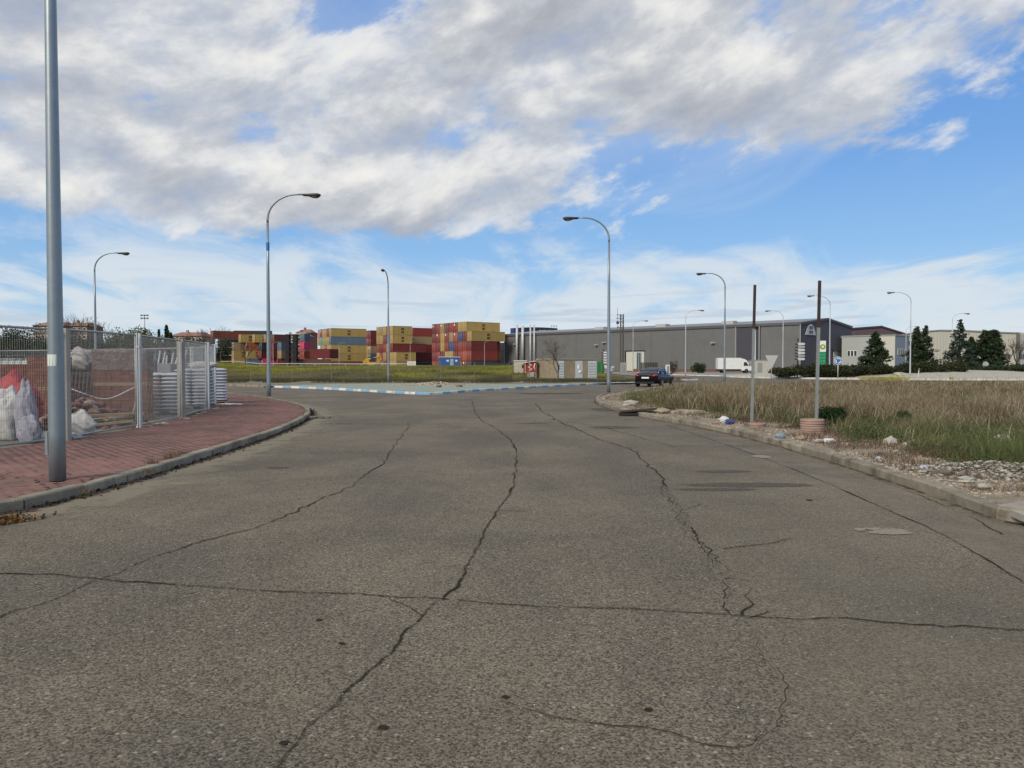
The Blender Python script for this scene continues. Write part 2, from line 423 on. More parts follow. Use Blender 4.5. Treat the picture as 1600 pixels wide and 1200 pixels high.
# kerb lines on the ground, traced as plan curves
KL = smooth_line([Vector((-17.0, -9)), Vector((-9.6, 4.2))]+[G(*p).xy for p in [(0, 810), (140, 772), (270, 733), (360, 704), (420, 684), (462, 666), (482, 654), (487, 645), (474, 637), (440, 629), (395, 621), (352, 616.5)]]+[Vector((-30, 45.5)), Vector((-60, 55)), Vector((-130, 78))])
KR = smooth_line([Vector((13.5, -9)), Vector((8.3, 3.4))]+[G(*p).xy for p in [(1600, 829), (1500, 790), (1400, 755), (1300, 722), (1200, 692), (1100, 669), (1020, 655), (972, 645), (940, 635), (929, 628), (934, 621), (955, 616.5), (1000, 609.5), (1060, 603.5)]]+[Vector((24, 63)), Vector((45, 67)), Vector((120, 72))])
KI = smooth_line([Vector((-130, 98)), Vector((-60, 71)), G(345, 603).xy, G(400, 604.5).xy, G(440, 606).xy, G(500, 608).xy, G(570, 612).xy, G(630, 615.5).xy, G(665, 617).xy, G(690, 616.3).xy, G(720, 613.5).xy, G(760, 610.5).xy, G(810, 607.5).xy, G(860, 604.5).xy, G(920, 601.5).xy, G(990, 599.2).xy, Vector((14.5, 68)), Vector((17.5, 76)), Vector((18, 110)), Vector((16, 150))])
road = struct(sheet('road', [(-130, -9), (130, -9), (130, 175), (17, 175)]+[tuple(p) for p in KI][::-1], 0.0, asph))

# --- left pavement
kl = resample(KL, 1.0); kr = resample(KR, 1.0); ki = resample(KI, 1.0)
FEN = [Vector(p) for p in [(-20.5, -9), (-11.5, 5), (-9.85, 9.9), (-9.07, 13.3), (-8.72, 15.0), (-8.76, 18.0), (-9.16, 21.3), (-10.0, 25.2), (-10.85, 28.0), (-13.0, 31.2), (-17.5, 34.5), (-24, 37.2), (-32, 40)]]
inner = offset(kl, 1, .16)
pav = struct(thing('pavement', '', ''))
for k in ('label', 'category'): del pav[k]
pavepoly = [tuple(p) for p in inner if -9 <= p.x*0+p.y <= 45]+[(-32, 42)]+[tuple(p) for p in FEN][::-1]
base_m = pm('red mortar bed', (.165, .098, .083), .95, 0, .2, 6, .5, 40, world=True)
sheet('pavement_bed', pavepoly, .1195, base_m, pav)
yard = struct(sheet('yard_ground', [tuple(p) for p in FEN]+[(-45, 48), (-130, 72), (-130, -9)], .105, yardm))
verge = struct(sheet('side_verge', [(-32, 42)]+[tuple(p) for p in inner if p.x < -28]+[(-130, 72), (-45, 48)], .098, dirtm))

def kerb(line, side, parent, matf, name='kerb_stone', wd=.15, h=.13, ymax=1e9, rr=random.Random(4)):
    ns = normals(line, side)
    for i in range(len(line)-1):
        a, b = line[i], line[i+1]
        if a.y > ymax or a.y < -9: continue
        na, nb = ns[i], ns[i+1]; d = (b-a); L = d.length; g = .011/L
        a2 = a+d*g; b2 = b-d*g; j = rr.uniform(-.006, .006); hz_ = h+rr.uniform(-.008, .006); o = rr.uniform(-.008, .008)
        a2 = a2+na*o; b2 = b2+nb*o; ch = .018
        mb = MB(); prof = [(0, -.1), (0.0, hz_-ch), (ch, hz_), (wd, hz_+j), (wd, -.1)]
        A = [(a2.x+na.x*u, a2.y+na.y*u, z) for u, z in prof]; B = [(b2.x+nb.x*u, b2.y+nb.y*u, z) for u, z in prof]
        n = len(prof)
        mb.add(A+B, [tuple(range(n)), tuple(range(n, 2*n))[::-1]]+[(k, k+n, (k+1) % n+n, (k+1) % n) for k in range(n)])
        mb.build(name, matf(i, a), parent)
kerb(kl, 1, pav, lambda i, a: concrete, ymax=52)

# red pavers: real pieces, laid in courses, sunk and lifted where the pavement has moved
paverm = pm('worn red paver', (.22, .120, .103), .9, 0, .30, 2.6, .5, 60, dirt=(.145, .098, .083), dirt_amt=.85, dscale=1.0, rand=0, world=True)
def paver_fields():
    xs = np.arange(-16, 2, .204); ys = np.arange(2, 44, .104); X, Y = np.meshgrid(xs, ys)
    X = X+((np.arange(len(ys)) % 2)*.102)[:, None]
    th = R_(-4); Xr = X*math.cos(th)-Y*math.sin(th); Yr = X*math.sin(th)+Y*math.cos(th)
    X, Y = Xr.ravel(), Yr.ravel()
    ok = in_poly(X, Y, pavepoly) & (dist_line(X, Y, inner) > .05) & (dist_line(X, Y, FEN) > .06)
    return X[ok], Y[ok], th
PX, PY, PTH = paver_fields()
PZ = .117+(vnoise(PX, PY, .9, 5)-.5)*.012+rng.uniform(-.0025, .0025, len(PX))
crackd = dist_line(PX, PY, [Vector((-9.2, 10.6)), G(0, 742, .13).xy, G(60, 748, .13).xy, G(120, 760, .13).xy, G(190, 762, .13).xy])
PZ = PZ+np.where(crackd < .09, -.05, 0)+np.where((crackd < .45) & (crackd >= .09), .012, 0)*rng.random(len(PX))
TX = rng.normal(0, .008, len(PX)); TY = rng.normal(0, .008, len(PX))
order = np.argsort(np.hypot(PX*1.0, PY))
vis = order[(PX[order]/PY[order] > -.72)]
near = vis[:290]; rest = np.setdiff1d(np.arange(len(PX)), near)
mb = MB(); hx, hy = .099, .049
mb.add([(-hx, -hy, -.03), (hx, -hy, -.03), (hx, hy, -.03), (-hx, hy, -.03), (-hx, -hy, .006), (hx, -hy, .006), (hx, hy, .006), (-hx, hy, .006),
        (-hx+.006, -hy+.006, .011), (hx-.006, -hy+.006, .011), (hx-.006, hy-.006, .011), (-hx+.006, hy-.006, .011)],
       [(0, 1, 5, 4), (1, 2, 6, 5), (2, 3, 7, 6), (3, 0, 4, 7), (4, 5, 9, 8), (5, 6, 10, 9), (6, 7, 11, 10), (7, 4, 8, 11), (8, 9, 10, 11)])
pme = mb.mesh('paver', paverm)
for i in near: link('paver', pme, pav, (PX[i], PY[i], PZ[i]), (TX[i], TY[i], PTH))
lv = np.array([(-hx, -hy, -.03), (hx, -hy, -.03), (hx, hy, -.03), (-hx, hy, -.03), (-hx, -hy, .011), (hx, -hy, .011), (hx, hy, .011), (-hx, hy, .011)])
lf = np.array([(0, 1, 5, 4), (1, 2, 6, 5), (2, 3, 7, 6), (3, 0, 4, 7), (4, 5, 6, 7)])
n = len(rest); cth, sth = math.cos(PTH), math.sin(PTH)
V = np.zeros((n, 8, 3)); V[:, :, 0] = PX[rest, None]+lv[:, 0]*cth-lv[:, 1]*sth; V[:, :, 1] = PY[rest, None]+lv[:, 0]*sth+lv[:, 1]*cth
V[:, :, 2] = PZ[rest, None]+lv[:, 2]+lv[:, 0]*TY[rest, None]+lv[:, 1]*TX[rest, None]
F = (lf[None]+8*np.arange(n)[:, None, None]).reshape(-1, 4)
o = mass('pavers_beyond', V.reshape(-1, 3), F, mat=paverm, parent=pav); o['kind'] = 'stuff'

# --- right verge, raised behind its kerb
rv = struct(thing('right_verge', '', ''))
for k in ('label', 'category'): del rv[k]
rinner = offset(kr, -1, .15)
RPOLY = [tuple(p) for p in rinner if p.y > -9]+[(125, 70), (125, -9)]
sheet('verge_soil', RPOLY, .10, gravelm, rv)
pave_slab = pm('pale concrete slab', (.36, .33, .28), .9, 0, .12, 3, .3, 40, dirt=(.2, .17, .13), dirt_amt=.5, world=True)
kerb(kr, -1, rv, lambda i, a: concrete, ymax=70)
sl = MB()
c0, c1_, c2_, c3_ = G(1700, 850, .13).xy, G(1552, 792, .13).xy, G(1640, 776, .13).xy, G(1790, 800, .13).xy
nn = offset([c0, c1_], -1, .0)
sl.prism([(c0.x+.12, c0.y+.1), (c1_.x+.12, c1_.y+.12), (c2_.x, c2_.y), (c3_.x, c3_.y)], .06, .128)
sl.build('paving_slab', pave_slab, rv)

# --- painted island
isl = struct(thing('island', '', ''))
for k in ('label', 'category'): del isl[k]
greenc = pm('faded green painted concrete', (.25, .29, .235), .9, 0, .14, 1.5, .2, 30, dirt=(.32, .29, .23), dirt_amt=.55, dscale=.6, world=True)
whitek = pm('white kerb paint', (.66, .66, .61), .8, 0, .14, 4, dirt=(.28, .27, .23), dirt_amt=.75, dscale=3, rand=.15, world=True)
bluek = pm('blue kerb paint', (.19, .37, .60), .8, 0, .16, 4, dirt=(.30, .30, .27), dirt_amt=.65, dscale=3, rand=.2, world=True)
iin = offset(ki, 1, .15)
x0i, x1i = G(415, 605).x, G(985, 599).x
isel = [p for p in iin if x0i < p.x < 11.5 and p.y < 70]
back = [G(px, py, .12).xy for px, py in [(985, 598.2), (930, 598.8), (870, 599.5), (800, 600), (740, 599.8), (700, 599.0), (600, 599.0), (520, 600), (450, 601.8), (415, 603)]]
sheet('island_top', [tuple(p) for p in isel]+[tuple(p) for p in back], .118, greenc, isl)
def ikm(i, a):
    if a.x < x0i or a.x > 12 or a.y > 71: return concrete
    return (whitek, bluek)[(i//1) % 2]
kerb(ki, 1, isl, ikm, ymax=100)
# dirt strip and far pavement behind the island and along the side street
struct(sheet('dirt_strip', [tuple(p) for p in iin if p.x < x0i and p.x > -125]+[tuple(p) for p in back][::-1]+[(12, 69.5), (14, 76), (14, 80), (2, 80), (-8, 76), (-22, 73), (-60, 79), (-125, 104)], .085, dirtm))

# --- worn strips, cracks and stains on the road
def ribbon(name, line, w0, w1, z, mat, parent, wta=1.0, wtb=0.0, nseg=6, step=.35):
    """strip between offset w0 and w1 to the side of a line; wt runs from wta to wtb across"""
    ln = resample(line, step); ns = normals(ln, 1); V = []; Wt = []; F_ = []
    for i, (p, n_) in enumerate(zip(ln, ns)):
        for k in range(nseg+1):
            u = k/nseg; o_ = w0+(w1-w0)*u; V.append((p.x+n_.x*o_, p.y+n_.y*o_, z)); Wt.append(wta+(wtb-wta)*u)
    for i in range(len(ln)-1):
        for k in range(nseg):
            a = i*(nseg+1)+k; F_.append((a, a+1, a+nseg+2, a+nseg+1))
    return mass(name, np.array(V), np.array(F_), mat=mat, parent=parent, wt=np.array(Wt))
ribbon('dust_band', [p for p in kl if p.y < 46 and p.x > -30], -.02, -2.3, .004, asph_edge, road, .85, .0)
seam = [G(*p).xy for p in [(960, 650), (1060, 670), (1120, 690), (1180, 710), (1250, 738), (1330, 772), (1400, 803), (1470, 835), (1530, 868), (1600, 910), (1680, 957)]]
sa_ = resample(smooth_line(seam, 1), .5); kb = resample([q for q in kr if 4.2 < q.y < 24.5][::-1], .5); N_ = 60
sa_ = resample(sa_, sum((b-a).length for a, b in zip(sa_, sa_[1:]))/N_); kb = resample(kb, sum((b-a).length for a, b in zip(kb, kb[1:]))/N_); N_ = min(len(sa_), len(kb))
wearm = alphamat('pale shoulder', (.27, .235, .185), .34, .66, 1.3, attr=False, amt=.55)
mass('shoulder_wear', np.array([(p.x, p.y, .004) for p in sa_[:N_]]+[(p.x-.02, p.y, .004) for p in kb[:N_]]), np.array([(k, k+1, N_+k+1, N_+k) for k in range(N_-1)]), mat=wearm, parent=road)
lane = alphamat('pale lane wear', (.31, .27, .20), .30, .66, .55, attr=False, amt=.22)
la_ = resample(smooth_line([G(*p).xy for p in [(880, 660), (930, 683), (985, 703), (1015, 722), (1046, 762), (1066, 800), (1086, 832), (1116, 870), (1136, 905), (1150, 960), (1185, 1010), (1222, 1070), (1240, 1130), (1240, 1250)]], 1), .3)
lb_ = resample(smooth_line([G(*p).xy for p in [(960, 652), (1060, 671), (1120, 691), (1180, 711), (1250, 739), (1330, 773), (1400, 804), (1470, 836), (1530, 869), (1600, 911), (1680, 958), (1900, 1250)]], 1), .3)
la_ = resample(la_, sum((b-a).length for a, b in zip(la_, la_[1:]))/50); lb_ = resample(lb_, sum((b-a).length for a, b in zip(lb_, lb_[1:]))/50); N_ = min(len(la_), len(lb_))
mass('lane_wear', np.array([(p.x, p.y, .003) for p in la_[:N_]]+[(p.x, p.y, .003) for p in lb_[:N_]]), np.array([(k, N_+k, N_+k+1, k+1) for k in range(N_-1)]), mat=lane, parent=road)
grit = alphamat('gutter grit', (.07, .055, .04), .50, .66, 5.0, amt=.95)
ribbon('gutter_grit', [p for p in kl if 4 < p.y < 40 and p.x > -20], .0, -.42, .008, grit, road, .78, .15, 5, .12)
ribbon('gutter_grit', [p for p in kr if 4 < p.y < 40], .0, .30, .008, grit, road, .62, .1, 5, .12)

crackm = pm('crack shadow soil', (.034, .029, .022), 1.0, 0, .3, 30, world=True, spec=.05)
crumble = alphamat('crumbled crack edge', (.065, .055, .042), .46, .62, 30.0, amt=.8)
fillm = alphamat('pale crack filling', (.185, .160, .125), .50, .64, 26.0, amt=.75)
def crack(pts, wd, parent=None, z=.0075, amp=.035, seed=1, halo=.05, halomat=None):
    rr = random.Random(seed)
    ln = resample(smooth_line([G(*p).xy for p in pts], 1), .06)
    L = []; off = 0.0; off2 = 0.0
    ns = normals(ln, 1); segs = []
    for i, (p, n_) in enumerate(zip(ln, ns)):
        off = off*.93+rr.uniform(-1, 1)*amp*.42; off2 = off2*.5+rr.uniform(-1, 1)*amp*.17; d = rr.uniform(-1, 1)*.005
        L.append(p+n_*(off+off2+d))
    V = []; F_ = []; wn = [wd*.85*(.35+1.5*vnoise(np.array([i*.11+seed*7.]), np.array([seed*3.]), 1.0, 9)[0]**1.5)*max(.10, .5+.9*abs(math.sin(i*.07+seed))*rr.random()+.35*math.sin(i*.21+seed*2)) for i in range(len(L))]
    ns = normals(L, 1)
    for p, n_, k in zip(L, ns, wn):
        V += [(p.x+n_.x*k/2, p.y+n_.y*k/2, z), (p.x-n_.x*k/2, p.y-n_.y*k/2, z)]
    for i in range(len(L)-1):
        if rr.random() < .04 or (wn[i] < wd*.22 and rr.random() < .6): continue
        a = 2*i; F_.append((a, a+1, a+3, a+2))
    if not F_: F_ = [(0, 1, 3, 2)]
    mass('crack', np.array(V), np.array(F_), mat=crackm, parent=road)
    if halo:
        ln2 = L[::2] if len(L) > 4 else L
        hm = halomat or crumble
        ns = normals(ln2, 1); V = []; Wt = []; F_ = []
        for p, n_ in zip(ln2, ns):
            for u, wt_ in ((-1, 0.0), (0, .76 if halomat else .585), (1, 0.0)):
                V.append((p.x+n_.x*halo*u, p.y+n_.y*halo*u, z-.0018)); Wt.append(wt_)
        for i in range(len(ln2)-1):
            for k in range(2):
                a = 3*i+k; F_.append((a, a+1, a+4, a+3))
        mass('crack_edge', np.array(V), np.array(F_), mat=hm, parent=road, wt=np.array(Wt))
crack([(738, 626), (740, 640), (748, 655), (770, 668), (795, 685), (808, 705), (803, 750), (775, 800), (745, 860), (715, 905), (685, 938)], .019, seed=1, halo=.06)
crack([(685, 938), (650, 985), (620, 1020), (570, 1070), (520, 1120), (480, 1165), (440, 1205), (400, 1250)], .008, seed=12, halo=.045, amp=.040)
crack([(640, 660), (625, 690), (600, 720), (570, 745), (515, 775), (430, 815), (370, 832), (300, 850), (220, 875), (175, 892), (140, 906), (90, 935), (0, 965), (-60, 985)], .013, seed=3, halo=.045, amp=.05)
crack([(-60, 893), (0, 897), (60, 900), (140, 906), (230, 912), (370, 920), (520, 928), (610, 936), (690, 938), (800, 945), (900, 950), (1000, 955), (1130, 962)], .016, seed=4, halo=.05, amp=.045)
crack([(1130, 962), (1190, 966), (1300, 969), (1450, 976), (1660, 989)], .013, seed=5, halo=.06, amp=.045)
C4 = [(835, 630), (850, 645), (880, 662), (930, 683), (980, 700), (1010, 720), (1040, 760), (1060, 800), (1080, 830), (1110, 870), (1130, 905), (1138, 940), (1140, 960)]
crack(C4[:7], .026, seed=6, halo=.08, amp=.05)
crack(C4[6:], .012, seed=7, halo=.0, amp=.08)
crack(C4[6:], .016, seed=17, halo=.085, amp=.05, z=.0095, halomat=fillm)
crack([(1165, 968), (1190, 1000), (1215, 1060), (1225, 1110), (1195, 1150), (1180, 1180), (1185, 1230)], .004, seed=8, halo=.055, amp=.05, halomat=fillm)
crack([(780, 1095), (860, 1125), (950, 1135), (1020, 1140), (1080, 1160), (1130, 1170), (1170, 1172), (1195, 1150)], .008, seed=9, halo=.035, amp=.028)
crack([(1040, 664), (1120, 690), (1180, 710), (1250, 738), (1330, 772), (1400, 803), (1470, 835), (1530, 868), (1600, 910), (1680, 957)], .012, seed=10, halo=.05, amp=.016)
crack([(980, 699), (1050, 697), (1120, 698), (1195, 697)], .03, seed=11, halo=.0, amp=.02)
crack([(500, 662.5), (640, 663), (800, 662), (900, 660.5)], .05, seed=13, halo=.0, amp=.03)
crack([(860, 655), (930, 664), (985, 680), (1060, 700)], .02, seed=16, halo=.0, amp=.03)
crack([(1130, 858), (1180, 852), (1215, 848), (1240, 841)], .005, seed=14, halo=.09, amp=.03)
crack([(1330, 735), (1420, 768), (1500, 802), (1560, 835)], .010, seed=15, halo=.0, amp=.03)
crack([(340, 690), (420, 688), (470, 692), (530, 690)], .012, seed=18, halo=.0, amp=.03)
rb_ = random.Random(77)
for k in range(16):
    bx, by = rb_.choice([(808, 705), (775, 800), (745, 860), (1010, 720), (1060, 800), (1110, 870), (1130, 905), (700, 938), (900, 950), (610, 936), (370, 920), (1165, 968), (1215, 1060), (1195, 1150), (520, 1120), (300, 850)])
    sx = rb_.choice([-1, 1]); L_ = rb_.uniform(14, 55); dy = rb_.uniform(-.35, .5)
    crack([(bx, by), (bx+sx*L_*.5, by+L_*.5*dy+rb_.uniform(-3, 3)), (bx+sx*L_, by+L_*dy)], .006, seed=200+k, halo=.02 if k % 2 else .0, amp=.02)
def blot(name, px, py, rx, ry, mat, z=.0055, seed=0, wtc=.85):
    c = G(px, py).xy; rr = random.Random(seed); n_ = 22
    V = [(c.x, c.y, z)]; Wt = [wtc]
    for k in range(n_):
        a = 2*math.pi*k/n_; V.append((c.x+rx*.55*math.cos(a), c.y+ry*.55*math.sin(a), z)); Wt.append(wtc*.8)
    for k in range(n_):
        a = 2*math.pi*k/n_; V.append((c.x+rx*math.cos(a), c.y+ry*math.sin(a), z)); Wt.append(0)
    F1 = [(0, 1+k, 1+(k+1) % n_) for k in range(n_)]
    F2 = [(1+k, 1+n_+k, 1+n_+(k+1) % n_) for k in range(n_)]+[(1+k, 1+n_+(k+1) % n_, 1+(k+1) % n_) for k in range(n_)]
    return mass(name, np.array(V), np.array(F1+F2), mat=mat, parent=road, wt=np.array(Wt))
stain = alphamat('damp stain', (.10, .088, .072), .35, .75, 2.2, amt=.8, stretch=(1, 2.2, 1))
cement = alphamat('dried cement splash', (.29, .265, .215), .44, .52, 4.0, amt=.8)
blot('stain', 1170, 758, 1.3, .30, stain, seed=1); blot('stain', 1120, 765, .8, .18, stain, z=.0062, seed=2); blot('stain', 1130, 737, .6, .22, stain, seed=3)
blot('cement_splash', 1383, 831, .46, .26, cement, z=.0092, seed=4, wtc=.62); blot('cement_splash', 1190, 714, .26, .3, cement, z=.0092, seed=5, wtc=.75)
blot('stain', 435, 731, .25, .2, stain, seed=6); blot('cement_splash', 665, 640, .9, 1.6, cement, seed=7, wtc=.45); blot('stain', 950, 640, .9, 1.6, stain, seed=8)
blot('stain', 960, 668, .9, .6, stain, seed=9); blot('stain', 860, 615, 3.0, 2.0, stain, z=.0061, seed=19, wtc=.7)
for k, (px, py, r) in enumerate([(790, 1091, .016), (1013, 1111, .016), (599, 1139, .018), (444, 1163, .018), (1265, 782, .03), (534, 1007, .016), (498, 970, .016)]):
    blot('pit', px, py, r*1.3, r, crackm, z=.0082, seed=30+k)
# ================================================================== STREET LAMPS
def lamp_mesh(h=9.4, r0=.10, r1=.055, arm=1.35, rise=1.15):
    path = [Vector((0, 0, 0)), Vector((0, 0, .6)), Vector((0, 0, 3)), Vector((0, 0, 6)), Vector((0, 0, h-rise-.15))]
    rad = [r0, r0*.97, r0*.85, r0*.68, r1]
    mb = MB(); mb.tube(path, rad, 14)
    a = MB(); ap = [Vector((0, 0, h-rise-.15))]
    for k in range(0, 11):
        t = math.pi/2*k/10; ap.append(Vector((arm*(1-math.cos(t)), 0, h-rise+rise*math.sin(t))))
    ap.append(Vector((arm+.35, 0, h+.005)))
    a.tube(ap, [r1]+[r1*(1-.32*k/11) for k in range(12)], 10)
    hd = MB(); x0 = arm+.30; prof = [(0, .05, .05), (.04, .075, .075), (.25, .10, .085), (.5, .145, .12), (.7, .155, .13), (.80, .10, .085), (.84, .03, .03)]
    vs = []; n = 12
    for x, wy, wz in prof:
        for k in range(n):
            t = 2*math.pi*k/n; zz = math.sin(t)*wz; zz = zz*.55 if zz > 0 else zz
            vs.append((x0+x, math.cos(t)*wy, h+zz-x*.02))
    fs = [(i*n+k, i*n+(k+1) % n, (i+1)*n+(k+1) % n, (i+1)*n+k) for i in range(len(prof)-1) for k in range(n)]
    hd.add(vs, fs+[tuple(range(n))[::-1], tuple(range((len(prof)-1)*n, len(prof)*n))], 0, True)
    ln = MB(); vs = []
    for x, wy, wz in [(.34, .06, .10), (.5, .11, .150), (.66, .115, .160), (.77, .06, .11)]:
        for k in range(n):
            t = math.pi+math.pi*k/(n-1); vs.append((x0+x, math.cos(t)*wy, h-.02+math.sin(t)*(wz)))
    fs = [(i*n+k, i*n+k+1, (i+1)*n+k+1, (i+1)*n+k) for i in range(3) for k in range(n-1)]
    ln.add(vs, fs, 0, True)
    dr = MB(); dr.box(-r0*1.25, -r0*.9, -.05, .06, .33, .62); dr.box(-r0*1.31, -r0*1.26, -.01, .01, .46, .49)
    return mb, a, hd, ln, dr
lm = lamp_mesh(); bulky = dict(pole=lm[0].mesh('pole', galv), arm=lm[1].mesh('arm', galv), lamp_head=lm[2].mesh('lamp_head', darkmetal), lens=lm[3].mesh('lens', glasslens), access_door=lm[4].mesh('access_door', galv))
lm2 = lamp_mesh(9.4, .085, .04, 1.5, 1.0)
slim = dict(pole=lm2[0].mesh('pole', galv2), arm=lm2[1].mesh('arm', galv2), lamp_head=lm2[2].mesh('lamp_head', pm('grey lamp metal', (.2, .2, .19), .5, .3)), lens=lm2[3].mesh('lens', glasslens))
def lamp(px, Y, rz, label, kit=bulky, s=1.0, z=0.0, full=True):
    o = thing('street_lamp', label, 'street lamp', (XA(px, Y), Y, z), rz, 'street lamps along the roads')
    o.scale = (s, s, s)
    for k, me in kit.items():
        if k == 'lens': link(k, me, hd_)
        else:
            c = link(k, me, o)
            if k == 'lamp_head': hd_ = c
    return o
L0 = lamp(87.5, 9.75, 0, 'thick grey steel lamp post rising out of the picture, with a small white sticker', z=.13)
st = MB(); r = .0905
st.add([(r*1.02*math.sin(t), -r*1.02*math.cos(t), z) for z in (1.455, 1.60) for t in np.linspace(-.95, .62, 7)], [(k, k+1, k+8, k+7) for k in range(6)], 0, True)
st.build('sticker', pm('pale sticker', (.62, .68, .60), .6), L0)
LA = lamp(420, 36.0, 0, 'curved lamp post with a blue band on the rounded corner of the red pavement', z=.13)
bb = MB(); bb.lathe([(.078, 6.8), (.078, 7.18)], 14); bb.build('blue_band', pm('blue tape', (.05, .17, .42), .6), LA)
lamp(607, 66.5, R_(-92), 'thin lamp post on the painted island seen end-on, its head towards the viewer', z=.12)
lamp(951, 41.5, math.pi, 'tall curved lamp post at the tip of the right-hand kerb, arm to the left', z=.10)
lamp(1132, 66.5, math.pi, 'curved lamp post behind the dry weeds, in front of the white truck', z=.08)
lamp(150, 54.5, 0, 'curved lamp post rising behind the mesh fence at far left, arm to the right', z=.1)
lamp(989, 136, 0, 'distant slim lamp in front of the white doorway of the grey warehouse', slim, z=0)
lamp(1071, 110, 0, 'slim lamp with a right arm just left of the white truck, against the grey warehouse', slim)
lamp(1223, 111, math.pi, 'slim lamp with a left arm between the triangular sign and the finger signs', slim)
lL = lamp(1296, 88, math.pi, 'slim lamp beside the green and white pylon sign, red ring near its foot', slim, z=.1)
rb = MB(); rb.lathe([(.10, 1.15), (.10, 1.5)], 12); rb.build('red_band', pm('red reflective band', (.42, .06, .04), .6), lL)
lamp(1422, 84, math.pi, 'slim pale lamp standing before the hedge between the two dark conifers, arm to the left', slim, z=.1)
lamp(1415, 156, 0, 'small distant lamp in front of the white office corner, arm to the right', slim)
lamp(1487, 117, 0, 'slim lamp rising behind the pointed conifers, arm to the right', slim)
for px, hh, lb in [(427, 33, 'small pale yard lamp in front of the maroon containers at left'), (530, 32, 'small pale yard lamp before the long yellow containers of the left block'), (641, 34, 'small pale yard lamp before the gap between the middle and right container blocks'), (757, 35, 'small pale yard lamp before the right-hand container block')]:
    lamp(px, 185, 0, lb, slim, s=(1.6+hh/1200*185-.4)/9.4, z=.8)

# ================================================================== MESH FENCE
wire_m = pm('fence wire', (.42, .43, .42), .5, .3)
fence = thing('mesh_fence', 'tall welded wire mesh fence with galvanised frames and concrete posts along the red pavement', 'fence')
FZ, FH = .13, 2.16
posts = [Vector(p) for p in [(-11.5, 5), (-9.85, 9.9), (-8.70, 14.95), (-8.76, 18.0), (-9.16, 21.3), (-10.0, 25.2), (-10.75, 27.7), (-13.0, 31.2), (-17.5, 34.5), (-21.5, 36.3), (-25.5, 38.0)]]
for i, p in enumerate(posts):
    mb = MB()
    if i in (2, 4):
        mb.box(p.x-.10, p.x+.07, p.y-.07, p.y+.07, 0, FZ+FH+.02); mt = concpost
    else:
        mb.box(p.x-.055, p.x-.005, p.y-.03, p.y+.03, 0, FZ+FH+.05); mb.box(p.x+.02, p.x+.07, p.y-.03, p.y+.03, 0, FZ+FH+.05); mt = galv2
        mb.box(p.x-.07, p.x+.09, p.y-.036, p.y+.036, 2.0, 2.04)
    mb.build('post', mt, fence)
frame_m = pm('fence frame steel', (.36, .37, .365), .5, .25, .08, 4, dirt=(.3, .28, .24), dirt_amt=.4)
for a, b in zip(posts, posts[1:]):
    d = (b-a); L = d.length; d = d/L; n_ = Vector((-d.y, d.x)); A = a+d*.11; B = b-d*.13; L = (B-A).length
    fr = MB(); z0, z1 = FZ+.06, FZ+FH; sag = random.uniform(-.02, .02)
    def P3(u, z): q = A+d*u; return (q.x, q.y, z+sag*u/L)
    fr.bar(P3(0, z0), P3(0, z1), .019, 8); fr.bar(P3(L, z0), P3(L, z1), .019, 8); fr.bar(P3(0, z1), P3(L, z1), .021, 8); fr.bar(P3(0, z0), P3(L, z0), .021, 8)
    fr.build('panel_frame', frame_m, fence)
    wm = MB(); k = int(L/.05)
    for j in range(1, k): u = L*j/k; wm.tube([P3(u, z0), P3(u, z1)], .0029, 3, cap=False)
    for z in np.linspace(z0+.02, z1-.02, 11): wm.tube([P3(0, z), P3(L, z)], .0029, 3, cap=False)
    wm.build('wire_mesh', wire_m, fence)

# ================================================================== BUILDERS' YARD BEHIND THE FENCE
woodm = pm('pallet wood', (.22, .16, .10), .85, 0, .2, 5, .2, 30)
brickm = pm('hollow clay brick', (.135, .056, .043), .85, 0, .12, 5, .3, 40, rand=.22)
plastic_wrap = bpy.data.materials.new('milky stretch film'); plastic_wrap.use_nodes = True
t = NT(plastic_wrap.node_tree); b = t.n['Principled BSDF']; b.inputs['Base Color'].default_value = (.19, .165, .16, 1); b.inputs['Roughness'].default_value = .35
co = t.add('ShaderNodeTexCoord').outputs['Object']; n_ = t.noise(co, 4, 6, .6, 1.2)
t.l.new(t.m('MULTIPLY_ADD', t.step(n_, .35, .65), .45, .22), b.inputs['Alpha'])
bp = t.add('ShaderNodeBump'); bp.inputs['Strength'].default_value = .9; bp.inputs['Distance'].default_value = .05; t.l.new(n_, bp.inputs['Height']); t.l.new(bp.outputs[0], b.inputs['Normal'])
bk = MB(); bk.box(0, .235, 0, .11, 0, .092); bk.box(.03, .205, .005, .105, .092, .095)
bkm = bk.mesh('brick', brickm)
def pallet(o, w_, d_, z=0):
    mb = MB()
    for k in range(5): y = -d_/2+k*(d_-.1)/4; mb.box(-w_/2, w_/2, y, y+.1, z+.10, z+.122)
    for k in range(3): x = -w_/2+k*(w_-.1)/2; mb.box(x, x+.1, -d_/2, d_/2, z, z+.099)
    mb.build('pallet', woodm, o)
